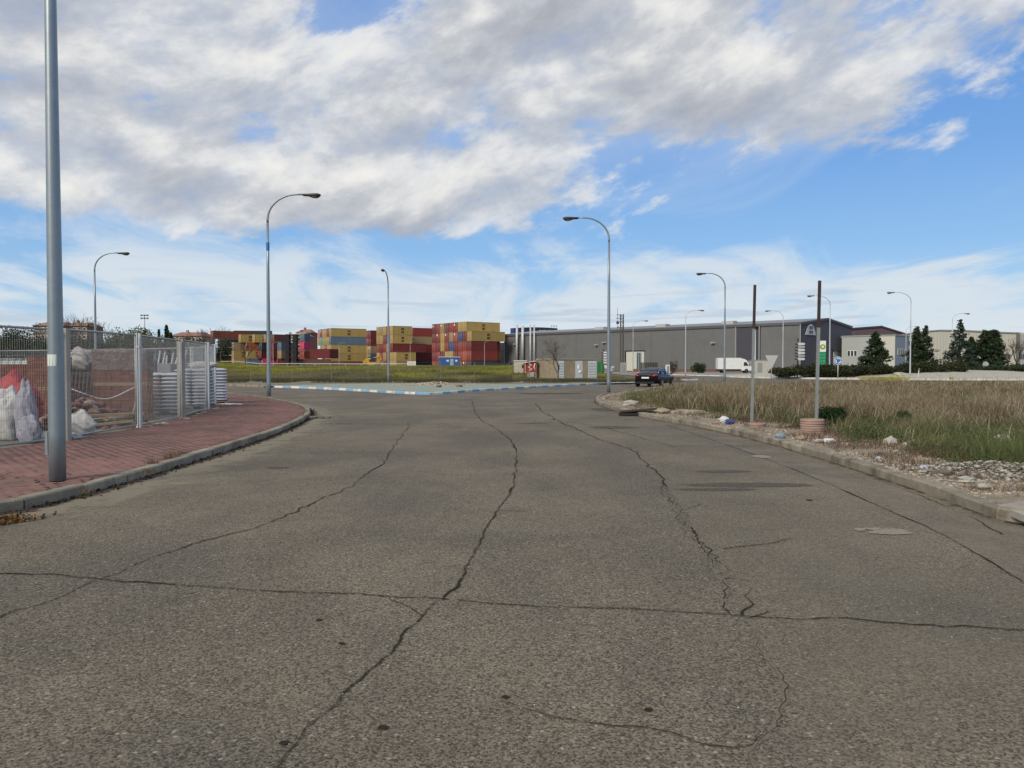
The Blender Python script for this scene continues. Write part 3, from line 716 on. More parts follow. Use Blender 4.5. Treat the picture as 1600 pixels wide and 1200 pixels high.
def wrinkled(name, o, w_, d_, z0, z1, mat, seed=0, amp=.02, top=True):
    mb = MB(); nx_, nz_ = 10, 7; rr = random.Random(seed)
    ring = []
    for k in range(4*nx_):
        s_, u = divmod(k, nx_); u = u/nx_
        x, y = [(-w_/2+w_*u, -d_/2), (w_/2, -d_/2+d_*u), (w_/2-w_*u, d_/2), (-w_/2, d_/2-d_*u)][s_]; ring.append((x, y))
    vs = []; n4 = 4*nx_
    for j in range(nz_+1):
        for k, (x, y) in enumerate(ring):
            f = 1+rr.uniform(-amp, amp); vs.append((x*f, y*f, z0+(z1-z0)*j/nz_+rr.uniform(-amp, amp)*.8))
    fs = [(j*n4+k, j*n4+(k+1) % n4, (j+1)*n4+(k+1) % n4, (j+1)*n4+k) for j in range(nz_) for k in range(n4)]
    if top:
        c = len(vs); vs.append((0, 0, z1+.03)); fs += [(nz_*n4+k, nz_*n4+(k+1) % n4, c) for k in range(n4)]
    mb.add(vs, fs, 0, True); return mb.build(name, mat, o)
def brick_load(px, Y, rz, label, wn=6, dn=8, layers=18, wrap=None, gap=9):
    o = thing('brick_pallet', label, 'brick pallet', (XA(px, Y), Y, .11), rz, 'pallets of red bricks in the yard')
    w_, d_ = wn*.238, dn*.114; pallet(o, w_+.02, d_+.02)
    z = .124
    core = MB(); core.box(-w_/2+.12, w_/2-.12, -d_/2+.05, d_/2-.05, .125, .12+layers*.099+(.12 if layers > gap else 0)-.02); core.build('inner_bricks', pm('dark brick core', (.09, .035, .025), .95), o)
    for L in range(layers):
        if L == gap:
            mb = MB(); mb.box(-w_/2, w_/2, -d_/2, d_/2, z+.003, z+.10); mb.build('pallet', woodm, o); z += .105
        for i in range(wn):
            for j in range(dn):
                if not (j == 0 or i in (0, wn-1)): continue
                if L < 3 and i in (0,) and j > 0: continue
                link('brick', bkm, o, (-w_/2+i*.238+random.uniform(-.004, .004), -d_/2+j*.114+random.uniform(-.006, .006), z))
        z += .0985
    if wrap: wrinkled('plastic_wrap', o, w_+.05, d_+.05, wrap[0], z+.01, plastic_wrap, seed=int(px), amp=.018)
    return o
brick_load(193, 21.2, R_(6), 'double-height pallet of red bricks, top half in milky film, left of the steel posts', 6, 4, 17, (1.35,), 8)
brick_load(78, 20.5, R_(-8), 'lower pallet of red bricks half hidden behind the thick lamp post', 4, 4, 15, None, 7)
# film-wrapped block load between them
o = thing('wrapped_pallet', 'pallet load loosely wrapped in grey film just right of the concrete fence post', 'wrapped pallet', (XA(134, 21.6), 21.6, .11), R_(10))
pallet(o, .9, .8); mb = MB(); mb.box(-.40, .40, -.36, .36, .125, 1.72); mb.build('load', pm('grey blocks', (.16, .15, .14), .9, 0, .3, 6), o)
wrinkled('film', o, .92, .84, .55, 1.80, plastic_wrap, 5, .075)
# white container crate
ibc = thing('liquid_tank', 'white plastic liquid tank in a wire cage behind the fence at far left', 'tank', (XA(36, 23), 23, .11), R_(5))
mb = MB(); mb.box(-.5, .5, -.5, .5, .16, 1.62); mb.build('tank', pm('milky plastic', (.55, .56, .52), .5), ibc); pallet(ibc, 1.1, 1.1)
mb = MB()
for u in np.linspace(-.54, .54, 7):
    for (x, y) in ((u, -.54), (u, .54), (-.54, u), (.54, u)): mb.bar((x, y, .13), (x, y, 1.68), .01, 4)
for z in np.linspace(.2, 1.66, 6): mb.tube([(-.55, -.55, z), (.55, -.55, z), (.55, .55, z), (-.55, .55, z), (-.55, -.55, z)], .01, 4)
mb.build('cage', galv2, ibc)
# draped bags and tarps
def cloth_bag(name, px, Y, wd, dp, ht, mat, label, cat, seed, rz=0, group=None, z=.11, pinch=.6, sub=3):
    bm = bmesh.new(); bmesh.ops.create_icosphere(bm, subdivisions=sub+1, radius=1.0); rr = random.Random(seed); ph = [rr.uniform(0, 6) for _ in range(6)]
    for v in bm.verts:
        x, y, zz = v.co; f = 1-.42*pinch*max(0, zz)**2
        wob_ = 1+.10*math.sin(5*x+ph[0]+3*zz)*math.sin(4*y+ph[1])+.06*math.sin(11*zz+ph[2]+7*x)+.09*math.sin(13*y+ph[3]-6*x)*math.sin(9*zz+5*x+ph[5])+.05*math.sin(23*x+17*zz+ph[0])+rr.uniform(-.045, .045)*(3.2 if sub == 2 else 1)
        v.co = Vector((x*wd/2*f*wob_, y*dp/2*f*wob_, max(0, (zz+.75)/1.75)*ht*(1+.09*math.sin(5*x+ph[4])*math.sin(4*y+ph[1])+.03*math.sin(15*x-9*y))))
    me = bpy.data.meshes.new(name); bm.to_mesh(me); bm.free(); me.materials.append(mat)
    for p in me.polygons: p.use_smooth = sub > 2
    return tag(link(name, me, None, (XA(px, Y), Y, z), (0, 0, rz)), label, cat, group)
whiteb = pm('white woven sack', (.44, .44, .43), .6, 0, .12, 6, .6, 14); greyb = pm('grey woven sack', (.27, .27, .32), .6, 0, .12, 6, .6, 14)
redt = pm('red plastic bag', (.30, .04, .045), .5, 0, .15, 6, .6, 10)
cloth_bag('sack', 12, 15.2, .62, .5, 1.02, whiteb, 'white woven sack slumped on a heap at the left picture edge behind the fence', 'sack', 3)
cloth_bag('sack', 40, 14.9, .40, .32, 1.18, greyb, 'tall grey sack hanging against the fence left of the thick lamp post', 'sack', 8, pinch=.9)
cloth_bag('sack', 44, 14.6, .42, .26, .52, greyb, 'grey sack slumped on the ground at the fence foot left of the lamp post', 'sack', 18, pinch=.1)
cloth_bag('tarpaulin', 20, 17.2, 1.15, .8, 1.26, redt, 'crumpled red plastic sheet over rubble at the left picture edge', 'tarpaulin', 5, pinch=.15)
cloth_bag('plastic_sheet', 125, 16.3, .62, .3, .52, whiteb, 'white plastic sheet bulging at the fence foot right of the concrete post', 'plastic sheet', 9, pinch=1.2)
cloth_bag('plastic_bag', 113, 15.2, .34, .2, .14, whiteb, 'flat white plastic bag poking out under the fence beside the concrete post', 'plastic bag', 10, pinch=.2)
brick_load(28, 20.6, R_(4), 'red brick pallet behind the white sack at the left picture edge', 4, 3, 13, None, 7)
brick_load(150, 26, R_(12), 'brick pallet standing further back between the wrapped loads', 5, 3, 17, (.4,), 8)
brick_load(222, 27.5, R_(12), 'brick pallet further back just left of the first sack stack', 4, 3, 14, None, 7)
st_ = thing('strap', 'loose pale strap drooping across the wrapped pallets behind the fence', 'strap', (0, 0, 0)); mb = MB()
a_, b_ = Vector((XA(112, 19.9), 19.9, ZA(608, 19.9))), Vector((XA(214, 19.9), 19.9, ZA(604, 19.9)))
mb.tube([a_.lerp(b_, u)+Vector((0, 0, -.26*4*u*(1-u)+.03*math.sin(9*u))) for u in np.linspace(0, 1, 14)]+[b_+Vector((-.06, 0, -.5)), b_+Vector((-.2, 0, -.95))], .018, 5); mb.build('webbing', whiteb, st_)
cloth_bag('plastic_sheet', 128, 21.3, .75, .5, .62, pm('crumpled milky film', (.30, .28, .27), .4, 0, .2, 6, .8, 9), 'crumpled milky film bundled on top of the wrapped load beside the concrete post', 'plastic sheet', 41, z=1.45, pinch=.2)
rusty = pm('rusty bar', (.13, .060, .035), .85, 0, .25, 8)
for k, (px, Y, w_, h_, lb) in enumerate([(116, 19.3, .75, 1.25, 'rusty reinforcement mesh leaning before the wrapped load'), (62, 18.6, .8, 1.05, 'rusty mesh panel behind the thick lamp post'), (228, 20.6, .6, 1.1, 'rusty grating leaning beside the first sack stack')]):
    o = thing('rusty_mesh', lb, 'steel mesh', (XA(px, Y), Y, .12), R_(8)); mb = MB()
    for u in np.linspace(-w_/2, w_/2, 9): mb.bar((u, 0, 0), (u+.03, .28, h_), .011, 4)
    for v in np.linspace(0, 1, 8): mb.bar((-w_/2, .28*v, h_*v), (w_/2+.03, .28*v, h_*v), .011, 4)
    mb.build('bar', rusty, o)
# spoil heap of broken bricks and timbers
mb = MB(); rr = random.Random(3)
for k in range(220):
    x, y = rr.gauss(0, .55), rr.gauss(0, .5); h_ = max(0, .75-.75*math.hypot(x/1.2, y/1.0)); mb.lump((x, y, h_*rr.uniform(.8, 1)), rr.uniform(.05, .12), k, 1, (1.3, 1, .6), .3, rr.choice([0, 0, 1]))
o = mb.build('rubble_heap', [brickm, pm('stone rubble', (.25, .22, .18), .95)]); o.location = (XA(132, 18.6), 18.6, .12); tag(o, 'heap of broken red tiles and rubble behind the fence below the grey wrapped load', 'rubble'); o['kind'] = 'stuff'
for k, (px, Y, L, a, z) in enumerate([(150, 17.9, 1.6, 12, .2), (160, 18.2, 1.9, 20, .3), (175, 18.4, 1.5, -5, .24), (168, 18.0, 1.3, 28, .42), (185, 18.3, 1.2, 8, .36)]):
    mb = MB(); mb.box(-L/2, L/2, -.05, .05, -.02, .03); o = mb.build('timber_plank', woodm); o.location = (XA(px, Y), Y, z); o.rotation_euler = (.1, R_(random.uniform(-12, 4)), R_(a))
    tag(o, ['lowest', 'long', 'short', 'tilted topmost', 'rightmost'][k]+' weathered plank in the pile at the fence foot below the brick pallet', 'plank', 'weathered planks behind the fence')
# pallets of cement sacks
sackm = pm('white cement sack', (.46, .48, .54), .55, 0, .08, 5, .3, 20, rand=.10)
def sackmesh():
    bm = bmesh.new(); bmesh.ops.create_cube(bm, size=1.0); bmesh.ops.subdivide_edges(bm, edges=bm.edges[:], cuts=3, use_grid_fill=True)
    for v in bm.verts:
        x, y, z = v.co*2; f = (1-.16*z*z); g = (1-.55*(max(abs(x), abs(y))**4))
        v.co = Vector((x*.27*f*1.0, y*.19*f, z*.062*g))
    me = bpy.data.meshes.new('sack'); bm.to_mesh(me); bm.free(); me.materials.append(sackm)
    for p in me.polygons: p.use_smooth = True
    return me
skm = sackmesh()
def sack_load(px, Y, rz, label, nx_=2, ny_=3, layers=10, z0=.11):
    o = thing('sack_pallet', label, 'sack pallet', (XA(px, Y), Y, z0), rz, 'pallets of white cement sacks'); pallet(o, 1.12, 1.1)
    for L in range(layers):
        for i in range(nx_):
            for j in range(ny_):
                if L < layers-1 and j == 1 and i == 0 and ny_ > 2: continue
                link('cement_sack', skm, o, ((i-(nx_-1)/2)*.55+random.uniform(-.01, .01), (j-(ny_-1)/2)*.37+random.uniform(-.01, .01), .18+L*.112), (0, 0, random.uniform(-.04, .04)))
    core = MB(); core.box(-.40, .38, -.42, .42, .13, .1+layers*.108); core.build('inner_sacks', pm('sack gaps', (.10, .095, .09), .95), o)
    return o
sack_load(256, 23.4, R_(14), 'stack of white cement sacks between the double steel posts and the concrete post', layers=10)
sack_load(305, 26.2, R_(10), 'stack of white cement sacks on a pallet right of the wide concrete post', layers=11)
sack_load(331, 29.4, R_(20), 'last stack of white cement sacks near the far corner of the fence', layers=11)
cloth_bag('roll', 318, 26.2, .95, .5, .22, whiteb, 'white folded sheet lying on top of the second sack stack', 'sheet', 21, z=1.50, pinch=.1)
greyblk = pm('grey concrete block', (.24, .24, .25), .9, 0, .15, 4, .3, 30)
for k, (px, Y, s_) in enumerate([(252, 31, 1.0), (272, 32, .9)]):
    o = thing('block_pallet', ['dark grey', 'paler grey'][k]+' pallet of concrete blocks behind the first sack stack', 'block pallet', (XA(px, Y), Y, .11), R_(8), 'pallets of concrete blocks'); pallet(o, 1.1, 1.1)
    mb = MB()
    for L in range(7):
        for i in range(4): mb.box(-.5+i*.252, -.5+i*.252+.245, -.5, .5, .13+L*.2, .13+L*.2+.193)
    mb.build('blocks', greyblk, o)
o = thing('pipe_rack', 'rack of pale pipes and offcuts behind the sack stacks', 'rack', (XA(262, 36), 36, .11)); mb = MB()
for k in range(9): mb.bar((-.9+k*.2, 0, 1.1), (-.9+k*.2+random.uniform(-.1, .1), .3, 2.0+random.uniform(-.1, .25)), .04, 6)
mb.build('pipe', galv2, o); mb = MB()
for x in (-1, 1): mb.box(x-.04, x+.04, -.04, .04, 0, 1.6)
mb.box(-1, 1, -.04, .04, 1.05, 1.12); mb.build('frame', greyblk, o)

# ================================================================== BARE SIGN POSTS WITH BRICK COLLARS
rustd = pm('dark rusty steel', (.055, .035, .033), .7, .2, .2, 8)
collar = pm('pinkish clay collar', (.34, .235, .195), .9, 0, .18, 8, .4, 50, dirt=(.2, .13, .10), dirt_amt=.6, dscale=4)
def signpost(px, Y, label, courses, h=3.45, lean=0):
    o = thing('sign_post', label, 'post', (XA(px, Y), Y, .10)); o.rotation_euler = (0, R_(lean), 0)
    mb = MB(); mb.box(-.033, .033, -.02, .02, 0, h*.70); mb.build('lower_post', pm('dull zinc post', (.24, .26, .255), .6, .2, .12, 8, dirt=(.16, .16, .15), dirt_amt=.5), o)
    mb = MB(); mb.box(-.029, .029, -.025, .025, h*.70+.002, h); mb.box(-.036, .036, -.03, .03, h*.70-.03, h*.70+.05); mb.build('upper_post', rustd, o)
    return o
signpost(1276, 17.3, 'bare steel post rising from the tall striped clay collar, dark upper part', 5, 3.39, .8)
signpost(1175, 18.9, 'bare steel post with dark upper part and a low broken collar at its foot', 2, 3.46, .9)
def collar_ring(px, Y, r, courses, label, dx_=0):
    o = thing('post_collar', label, 'planter ring', (XA(px, Y), Y, .09))
    for k in range(courses):
        mb = MB(); z = k*.052; mb.lathe([(r*.72, z), (r*.99, z), (r, z+.008), (r, z+.038), (r*.97, z+.046), (r*.72, z+.046), (r*.72, z)], 28, (random.uniform(-.006, .006), random.uniform(-.006, .006), 0))
        mb.build('ring_course', collar, o)
    if courses > 3:
        mb = MB(); mb.lathe([(0, courses*.052-.03), (r*.715, courses*.052-.03)], 20); mb.build('soil', gravelm, o)
collar_ring(1270, 17.0, .255, 6, 'striped pink clay ring of stacked courses around the right-hand bare post')
collar_ring(1184, 18.6, .20, 2, 'low broken clay ring at the foot of the left-hand bare post')

# ================================================================== CAR
def car():
    Y = 57.8; o = thing('parked_car', 'black five-door saloon with red tail lamps and white number plate, seen from behind', 'car', (XA(1023.5, 57.2), 57.2, .0), R_(-27)); o.scale = (1.0, 1.0, .935)
    paint = pm('black car paint', (.005, .006, .009), .25, 0, .02, 3, spec=.10); MATS['black car paint'].node_tree.nodes['Principled BSDF'].inputs['Coat Weight'].default_value = .06
    glass = pm('dark car glass', (.008, .014, .025), .10, 0, 0, spec=.4)
    chrome = pm('chrome strip', (.7, .7, .7), .15, 1.0, 0); redl = pm('red tail lamp', (.34, .012, .018), .2, 0, .02, spec=.6)
    # y forward, x right
    ST = [(-2.40, .60, .30, .78, .92), (-2.34, .80, .27, .98, 1.05), (-2.1, .90, .24, 1.02, 1.09), (-1.4, .93, .22, .98, 1.02), (-.4, .93, .22, .95, .98), (.7, .93, .22, .93, .97), (1.25, .92, .22, .90, .98), (1.8, .90, .24, .80, .86), (2.2, .82, .28, .68, .74), (2.40, .62, .34, .55, .60)]
    vs = []; n = 12
    for y, wd, zb, zs, zt in ST:
        pr = [(0, zb), (wd*.80, zb), (wd*.97, zb+.10), (wd, zb+.28), (wd*.985, (zb+zs)/2+.10), (wd*.95, zs), (wd*.80, zs+(zt-zs)*.85), (0, zt)]
        ring = [(x, y, z) for x, z in pr]+[(-x, y, z) for x, z in pr[-2:0:-1]]; n = len(ring); vs += ring
    fs = [(i*n+k, i*n+(k+1) % n, (i+1)*n+(k+1) % n, (i+1)*n+k) for i in range(len(ST)-1) for k in range(n)]+[tuple(range(n))[::-1], tuple(range((len(ST)-1)*n, len(ST)*n))]
    mb = MB(); mb.add(vs, fs, 0, True); bd = mb.build('body', paint, o)
    s = bd.modifiers.new('s', 'SUBSURF'); s.levels = s.render_levels = 1
    GH = [(-2.02, .70, 1.03, .66, 1.05), (-1.55, .78, .99, .60, 1.27), (-.95, .80, .97, .58, 1.44), (-.1, .81, .95, .58, 1.48), (.45, .80, .95, .57, 1.42), (.85, .79, .95, .60, 1.24), (1.35, .74, .95, .70, .98)]
    def shell(inset, zoff, top_only=False):
        vs = []
        for y, wb, zb, wt_, zt in GH:
            pr = [(wb, zb-.03), (wb*.5+wt_*.5+.03, (zb+zt)/2), (wt_, zt-.04), (wt_*.75, zt)]
            if top_only: pr = [(wt_*1.03+.01, zt-.07), (wt_*1.01, zt-.03), (wt_*.75, zt+.012)]
            ring = [(x-inset, y, z+zoff) for x, z in pr]+[(-x+inset, y, z+zoff) for x, z in pr[::-1]]; vs += ring; m_ = len(ring)
        return vs, m_
    vs, m_ = shell(0, 0); mb = MB(); mb.add(vs, [(i*m_+k, i*m_+k+1, (i+1)*m_+k+1, (i+1)*m_+k) for i in range(len(GH)-1) for k in range(m_-1)], 0, True); mb.build('window_glass', glass, o)
    vs, m_ = shell(0, 0, True); mb = MB(); mb.add(vs[m_*1:m_*6], [(i*m_+k, i*m_+k+1, (i+1)*m_+k+1, (i+1)*m_+k) for i in range(4) for k in range(m_-1)], 0, True); mb.build('roof', paint, o)
    for sd in (-1, 1):
        mb = MB(); mb.tube([(sd*.745, -1.62, 1.05), (sd*.735, -1.50, 1.22), (sd*.66, -1.05, 1.385), (sd*.64, -.3, 1.425), (sd*.65, .35, 1.38), (sd*.70, .95, 1.14), (sd*.80, 1.2, .99)], .014, 5); mb.build('window_trim', chrome, o)
        mb = MB(); mb.bar((sd*.73, -.08, 1.40), (sd*.82, .02, .97), .03, 5); mb.bar((sd*.70, -1.25, 1.33), (sd*.82, -1.32, .99), .035, 5); mb.build('pillar', paint, o)
        for y in (-1.42, 1.42):
            wh = thing('wheel', '', ''); del wh['label']; del wh['category']; wh.parent = o; wh.location = (sd*.88, y, .325)
            mb = MB(); mb.lathe([(.20, -.10), (.30, -.105), (.325, -.07), (.325, .07), (.30, .105), (.20, .10)], 24, axis='x'); mb.build('tyre', blackm, wh)
            mb = MB(); mb.lathe([(.0, sd*.085), (.07, sd*.085), (.19, sd*.065), (.205, sd*.10)], 20, axis='x')
            for k in range(5):
                a = k*2*math.pi/5; mb.bar((sd*.098, .05*math.cos(a), .05*math.sin(a)), (sd*.098, .19*math.cos(a), .19*math.sin(a)), .028, 5)
            mb.build('rim', galv2, wh)
            mb = MB(); mb.lathe([(.0, sd*.915), (.355, sd*.915), (.375, sd*.89)], 24, (0, y, .36), axis='x'); mb.build('wheel_arch', blackm, o)
        mb = MB(); mb.tube([(sd*.45, -2.36, .86), (sd*.60, -2.395, .88), (sd*.76, -2.30, .90), (sd*.86, -2.16, .92)], [.04, .085, .085, .03], 8); mb.build('tail_lamp', redl, o)
        mb = MB(); mb.tube([(sd*.55, 2.36, .60), (sd*.80, 2.14, .68)], [.06, .06], 8); mb.build('headlight', glass, o)
        mb = MB(); mb.lump((sd*1.0, .85, 1.0), .10, 3, 2, (1.0, .6, .75), 0, 0, True); mb.build('mirror', paint, o)
    mb = MB(); mb.box(-.44, .44, -2.43, -2.39, .93, .965); mb.build('chrome_bar', chrome, o)
    mb = MB(); mb.box(-.27, .27, -2.445, -2.41, .66, .775); mb.build('number_plate', pm('number plate', (.75, .75, .75), .4), o)
    mb = MB(); mb.box(-.66, .66, -2.39, -2.30, .27, .42); mb.build('bumper_insert', blackm, o)
car()
# ================================================================== CONTAINERS
CC = dict(yellow=(.385, .27, .09), tan=(.31, .215, .115), red=(.24, .042, .030), maroon=(.155, .028, .026), orange=(.33, .085, .035), rust=(.23, .055, .032), blue=(.03, .075, .22), slate=(.095, .14, .185), teal=(.10, .36, .30), magenta=(.50, .045, .13), pink=(.45, .24, .19), white=(.50, .50, .46), black=(.035, .042, .048), brown=(.15, .06, .04))
for k, c in CC.items(): pm('container '+k, c, .6, 0, .07, .7, dirt=tuple(x*.55+.05 for x in c), dirt_amt=.35, dscale=.9, rand=.12)
CNAME = dict(yellow='mustard yellow', tan='dull tan', red='red', maroon='dark maroon', orange='orange red', rust='rust red', blue='blue', slate='slate grey', teal='turquoise', magenta='bright magenta', pink='pale pink', white='greyish white', black='near-black', brown='brown')
_cm = {}
def cmesh(L, h, col):
    key = (round(L, 2), round(h, 2), col)
    if key in _cm: return _cm[key]
    m = MATS['container '+col]; w_ = 2.438
    b = MB(); p = .04; zb, zt = .12, h-.10
    n = int(L/.42)
    for sd in (0, 1):
        vs = []; y0 = w_ if sd else 0; s = -1 if sd else 1
        xs = []
        for i in range(n):
            x = .1+(L-.2)*i/n; st = (L-.2)/n; xs += [(x, 0), (x+st*.3, 0), (x+st*.5, p), (x+st*.8, p)]
        xs.append((L-.1, 0))
        for x, q in xs: vs += [(x, y0+s*(q+.02), zb), (x, y0+s*(q+.02), zt)]
        b.add(vs, [(2*i, 2*i+2, 2*i+3, 2*i+1) for i in range(len(xs)-1)])
    b.box(.05, L-.05, .05, w_-.05, zt-.06, zt-.02); b.box(.05, L-.05, .05, w_-.05, .1, .13)
    b.box(L-.08, L-.04, .08, w_-.08, zb, zt)
    f = MB()
    for x in (0, L-.12):
        for y in (0, w_-.12): f.box(x, x+.12, y, y+.12, 0, h)
    for x in (0, L-.12):
        f.box(x+.01, x+.11, .121, w_-.121, 0, .12); f.box(x+.01, x+.11, .121, w_-.121, h-.11, h-.002)
    for y in (0, w_-.08): f.box(.121, L-.121, y+.004, y+.076, 0, .119); f.box(.121, L-.121, y+.004, y+.076, h-.10, h-.003)
    d = MB(); d.box(0.03, .07, .12, w_/2-.01, .125, h-.115); rods = MB()
    for y in (.42, .88): rods.bar((.018, y, .14), (.018, y, h-.12), .022, 5)
    for z in (.5, 1.0, 1.5, 2.0): d.box(.022, .03, .15, w_/2-.05, z, z+.03)
    d2 = MB(); d2.box(.03, .07, w_/2+.01, w_-.12, .125, h-.115); rods2 = MB()
    for y in (w_-.42, w_-.88): rods2.bar((.018, y, .14), (.018, y, h-.12), .022, 5)
    for z in (.5, 1.0, 1.5, 2.0): d2.box(.022, .03, w_/2+.05, w_-.15, z, z+.03)
    rm = galv2
    _cm[key] = [('body', b.mesh('body', m)), ('frame', f.mesh('frame', m)), ('door', d.mesh('door', m), rods.mesh('lock_rod', rm)), ('door', d2.mesh('door', m), rods2.mesh('lock_rod', rm))]
    return _cm[key]
def text_mesh(s, size, mat, name='lettering', ext=.01, bold=True, align='CENTER'):
    cu = bpy.data.curves.new('t', 'FONT'); cu.body = s; cu.size = size; cu.extrude = ext; cu.align_x = align; cu.offset = size*.02 if bold else 0; cu.space_line = .72; cu.resolution_u = 2
    ob = bpy.data.objects.new('t', cu); COL.objects.link(ob); bpy.context.view_layer.update()
    me = bpy.data.meshes.new_from_object(ob); bpy.data.objects.remove(ob); bpy.data.curves.remove(cu)
    me.name = name; me.materials.clear(); me.materials.append(mat); return me
blackp = pm('black print', (.03, .025, .02), .7)
logo = text_mesh('m\nsc', 1.35, blackp, 'logo')
whitepr = pm('white print', (.7, .7, .68), .6)
CN = 0
def container(pos, ang, L, h, col, label, lg=False, mark=False, grp='stacked shipping containers'):
    o = thing('shipping_container', label, 'shipping container', pos, ang, grp)
    for it in cmesh(L, h, col):
        c = link(it[0], it[1], o)
        if len(it) > 2: link('lock_rod', it[2], c)
    if lg: link('logo', logo, o, (L*.5, -.012, h*.55), (math.pi/2, 0, 0))
    if mark: mb = MB(); mb.box(-.002, .016, 1.5, 2.1, h*.66, h*.86); mb.build('number_panel', whitepr, o)
    return o
LV = {1: 'bottom', 2: 'second', 3: 'third', 4: 'fourth', 5: 'top'}
ORD = ['first', 'second', 'third', 'fourth', 'fifth', 'sixth', 'seventh', 'eighth', 'ninth', 'tenth', 'eleventh']
def block(where, px, Y, A, h, rows, zb=0.0):
    """rows: level -> list of (row, colour, length, logo)"""
    A = R_(A); rd = Vector((-math.sin(A), math.cos(A), 0)); ld = Vector((math.cos(A), math.sin(A), 0)); O = Vector((XA(px, Y), Y, zb))
    for lev, lst in rows.items():
        first = min(r_[0] for r_ in lst)
        for it in lst:
            r_, col, L, lg = it[:4]; sh_ = it[4] if len(it) > 4 else 0.0
            pos = O+rd*(r_*2.50)+ld*(sh_+random.uniform(-.04, .04))+Vector((0, 0, (lev-1)*h))
            k = int(r_-first)
            lb = f"{CNAME[col]} container, {LV[lev]} layer, {ORD[k]} from near corner of {where}" if where.endswith("block") else f"{CNAME[col]} container, {LV[lev]} layer, {ORD[k]} row, {where}"
            container(pos, A+random.uniform(-.004, .004), L, h-.01, col, lb, lg, random.random() < .25 and col != 'yellow')
def rowlist(start, cols, L=12.19, logo0=False, L0=None):
    return [(start+i, c, (L0 or L) if i == 0 else L, logo0 and i == 0) for i, c in enumerate(cols.split())]
block('right-hand block', 729.5, 228, 37, 2.89, {
    5: rowlist(0, 'yellow yellow red red brown tan red maroon', logo0=True),
    4: rowlist(-1, 'yellow maroon blue orange tan red yellow red maroon', logo0=True),
    3: rowlist(-1, 'maroon red red maroon blue red yellow maroon red', L0=9.3),
    2: rowlist(-1, 'red orange red maroon yellow yellow maroon red maroon', L0=9.3),
    1: rowlist(-1, 'black maroon brown maroon brown maroon red brown red', L0=9.3)})
block('white stack beside the warehouse', 771, 243, 37, 2.89, {k: rowlist(0, c) for k, c in {1: 'white', 2: 'white', 3: 'white white'}.items()})
block('middle block', 614.2, 250, 35, 2.86, {
    5: rowlist(0, 'yellow red yellow tan yellow', L=7.0, logo0=True),
    4: rowlist(0, 'yellow blue red yellow yellow', L=7.0, logo0=True),
    3: rowlist(0, 'maroon yellow red maroon red', L=12.19),
    2: rowlist(-1, 'yellow yellow red tan red yellow', L=7.0, logo0=True),
    1: rowlist(-1, 'yellow yellow maroon brown yellow yellow', L=7.0)})
block('stack linking middle and right-hand blocks', 646, 263, 35, 2.86, {
    5: rowlist(0, 'red', 12.19), 4: rowlist(0, 'tan', 12.19), 3: rowlist(0, 'maroon', 12.19), 2: rowlist(-.5, 'maroon', 12.19), 1: rowlist(-.5, 'black', 12.19)})
block('left block', 518, 255, 31, 2.76, {
    5: rowlist(0, 'yellow red yellow yellow red pink', logo0=True),
    4: rowlist(0, 'slate yellow yellow yellow teal yellow'),
    3: rowlist(0, 'yellow yellow maroon yellow yellow', logo0=True),
    2: rowlist(0, 'yellow yellow yellow maroon', logo0=True),
    1: rowlist(0, 'maroon maroon maroon maroon', 12.19)})
block('narrow stack left of middle block', 580, 283, 35, 2.86, {
    5: rowlist(0, 'maroon red', 12.19), 4: rowlist(0, 'maroon red'), 3: rowlist(0, 'tan yellow'), 2: rowlist(0, 'slate tan'), 1: rowlist(0, 'maroon brown')})
# loose containers standing further left, seen mostly side-on
def single(px0, ytop, Y, L, col, ang, label, h=2.6, lg=False):
    z = ZA(ytop, Y)-h; container((XA(px0, Y), Y, z), R_(ang), L, h, col, label, lg, False, 'containers stacked at the left end of the yard')
lowz = {}
Yl = 246
for lev, ytop, items in [
    (5, 516.6, [(334, 12.19, 'rust', 42, 'long rust red container topmost at the far left of the yard')]),
    (4, 522.3, [(377, 6.06, 'yellow', 38, 'yellow container with a dark emblem left of the curved lamp post, upper layer', 1), (398.5, 6.06, 'yellow', 38, 'yellow container just left of the curved lamp post, upper layer', 1), (416, 6.06, 'tan', 38, 'tan container right behind the curved lamp post, upper layer'), (429, 6.06, 'brown', 52, 'red-brown container right of the curved lamp post, upper layer')]),
    (3, 534.9, [(366, 6.06, 'tan', 38, 'tan container behind the bare tree, third layer'), (386, 8.0, 'orange', 33, 'orange-red container left of the curved lamp post, third layer'), (410, 6.06, 'black', 50, 'dark container behind the curved lamp post, third layer'), (428, 6.06, 'maroon', 48, 'maroon container right of the curved lamp post, third layer'), (440, 6.06, 'slate', 60, 'dark blue-grey container beside the black rack tower')]),
    (2, 547.5, [(366, 6.06, 'yellow', 38, 'yellow container behind the bare tree, second layer', 1), (388, 6.06, 'yellow', 38, 'yellow container with a dark emblem below the orange-red one', 1), (409, 6.06, 'maroon', 50, 'maroon container behind the curved lamp post, second layer'), (428, 6.06, 'maroon', 48, 'maroon container right of the curved lamp post, second layer'), (440, 6.06, 'tan', 60, 'dull yellow container beside the foot of the black rack tower')]),
    (1, 560.1, [(366, 6.06, 'yellow', 38, 'yellow container behind the bare tree, bottom layer'), (386, 7.0, 'slate', 30, 'slate container low behind the guard rail left of the lamp post'), (411, 7.6, 'magenta', 30, 'bright magenta container low behind the curved lamp post'), (434, 7.0, 'maroon', 30, 'maroon container at the foot of the black rack tower')])]:
    for it in items: single(it[0], ytop, Yl, it[1], it[2], it[3], it[4], 2.6, len(it) > 5)
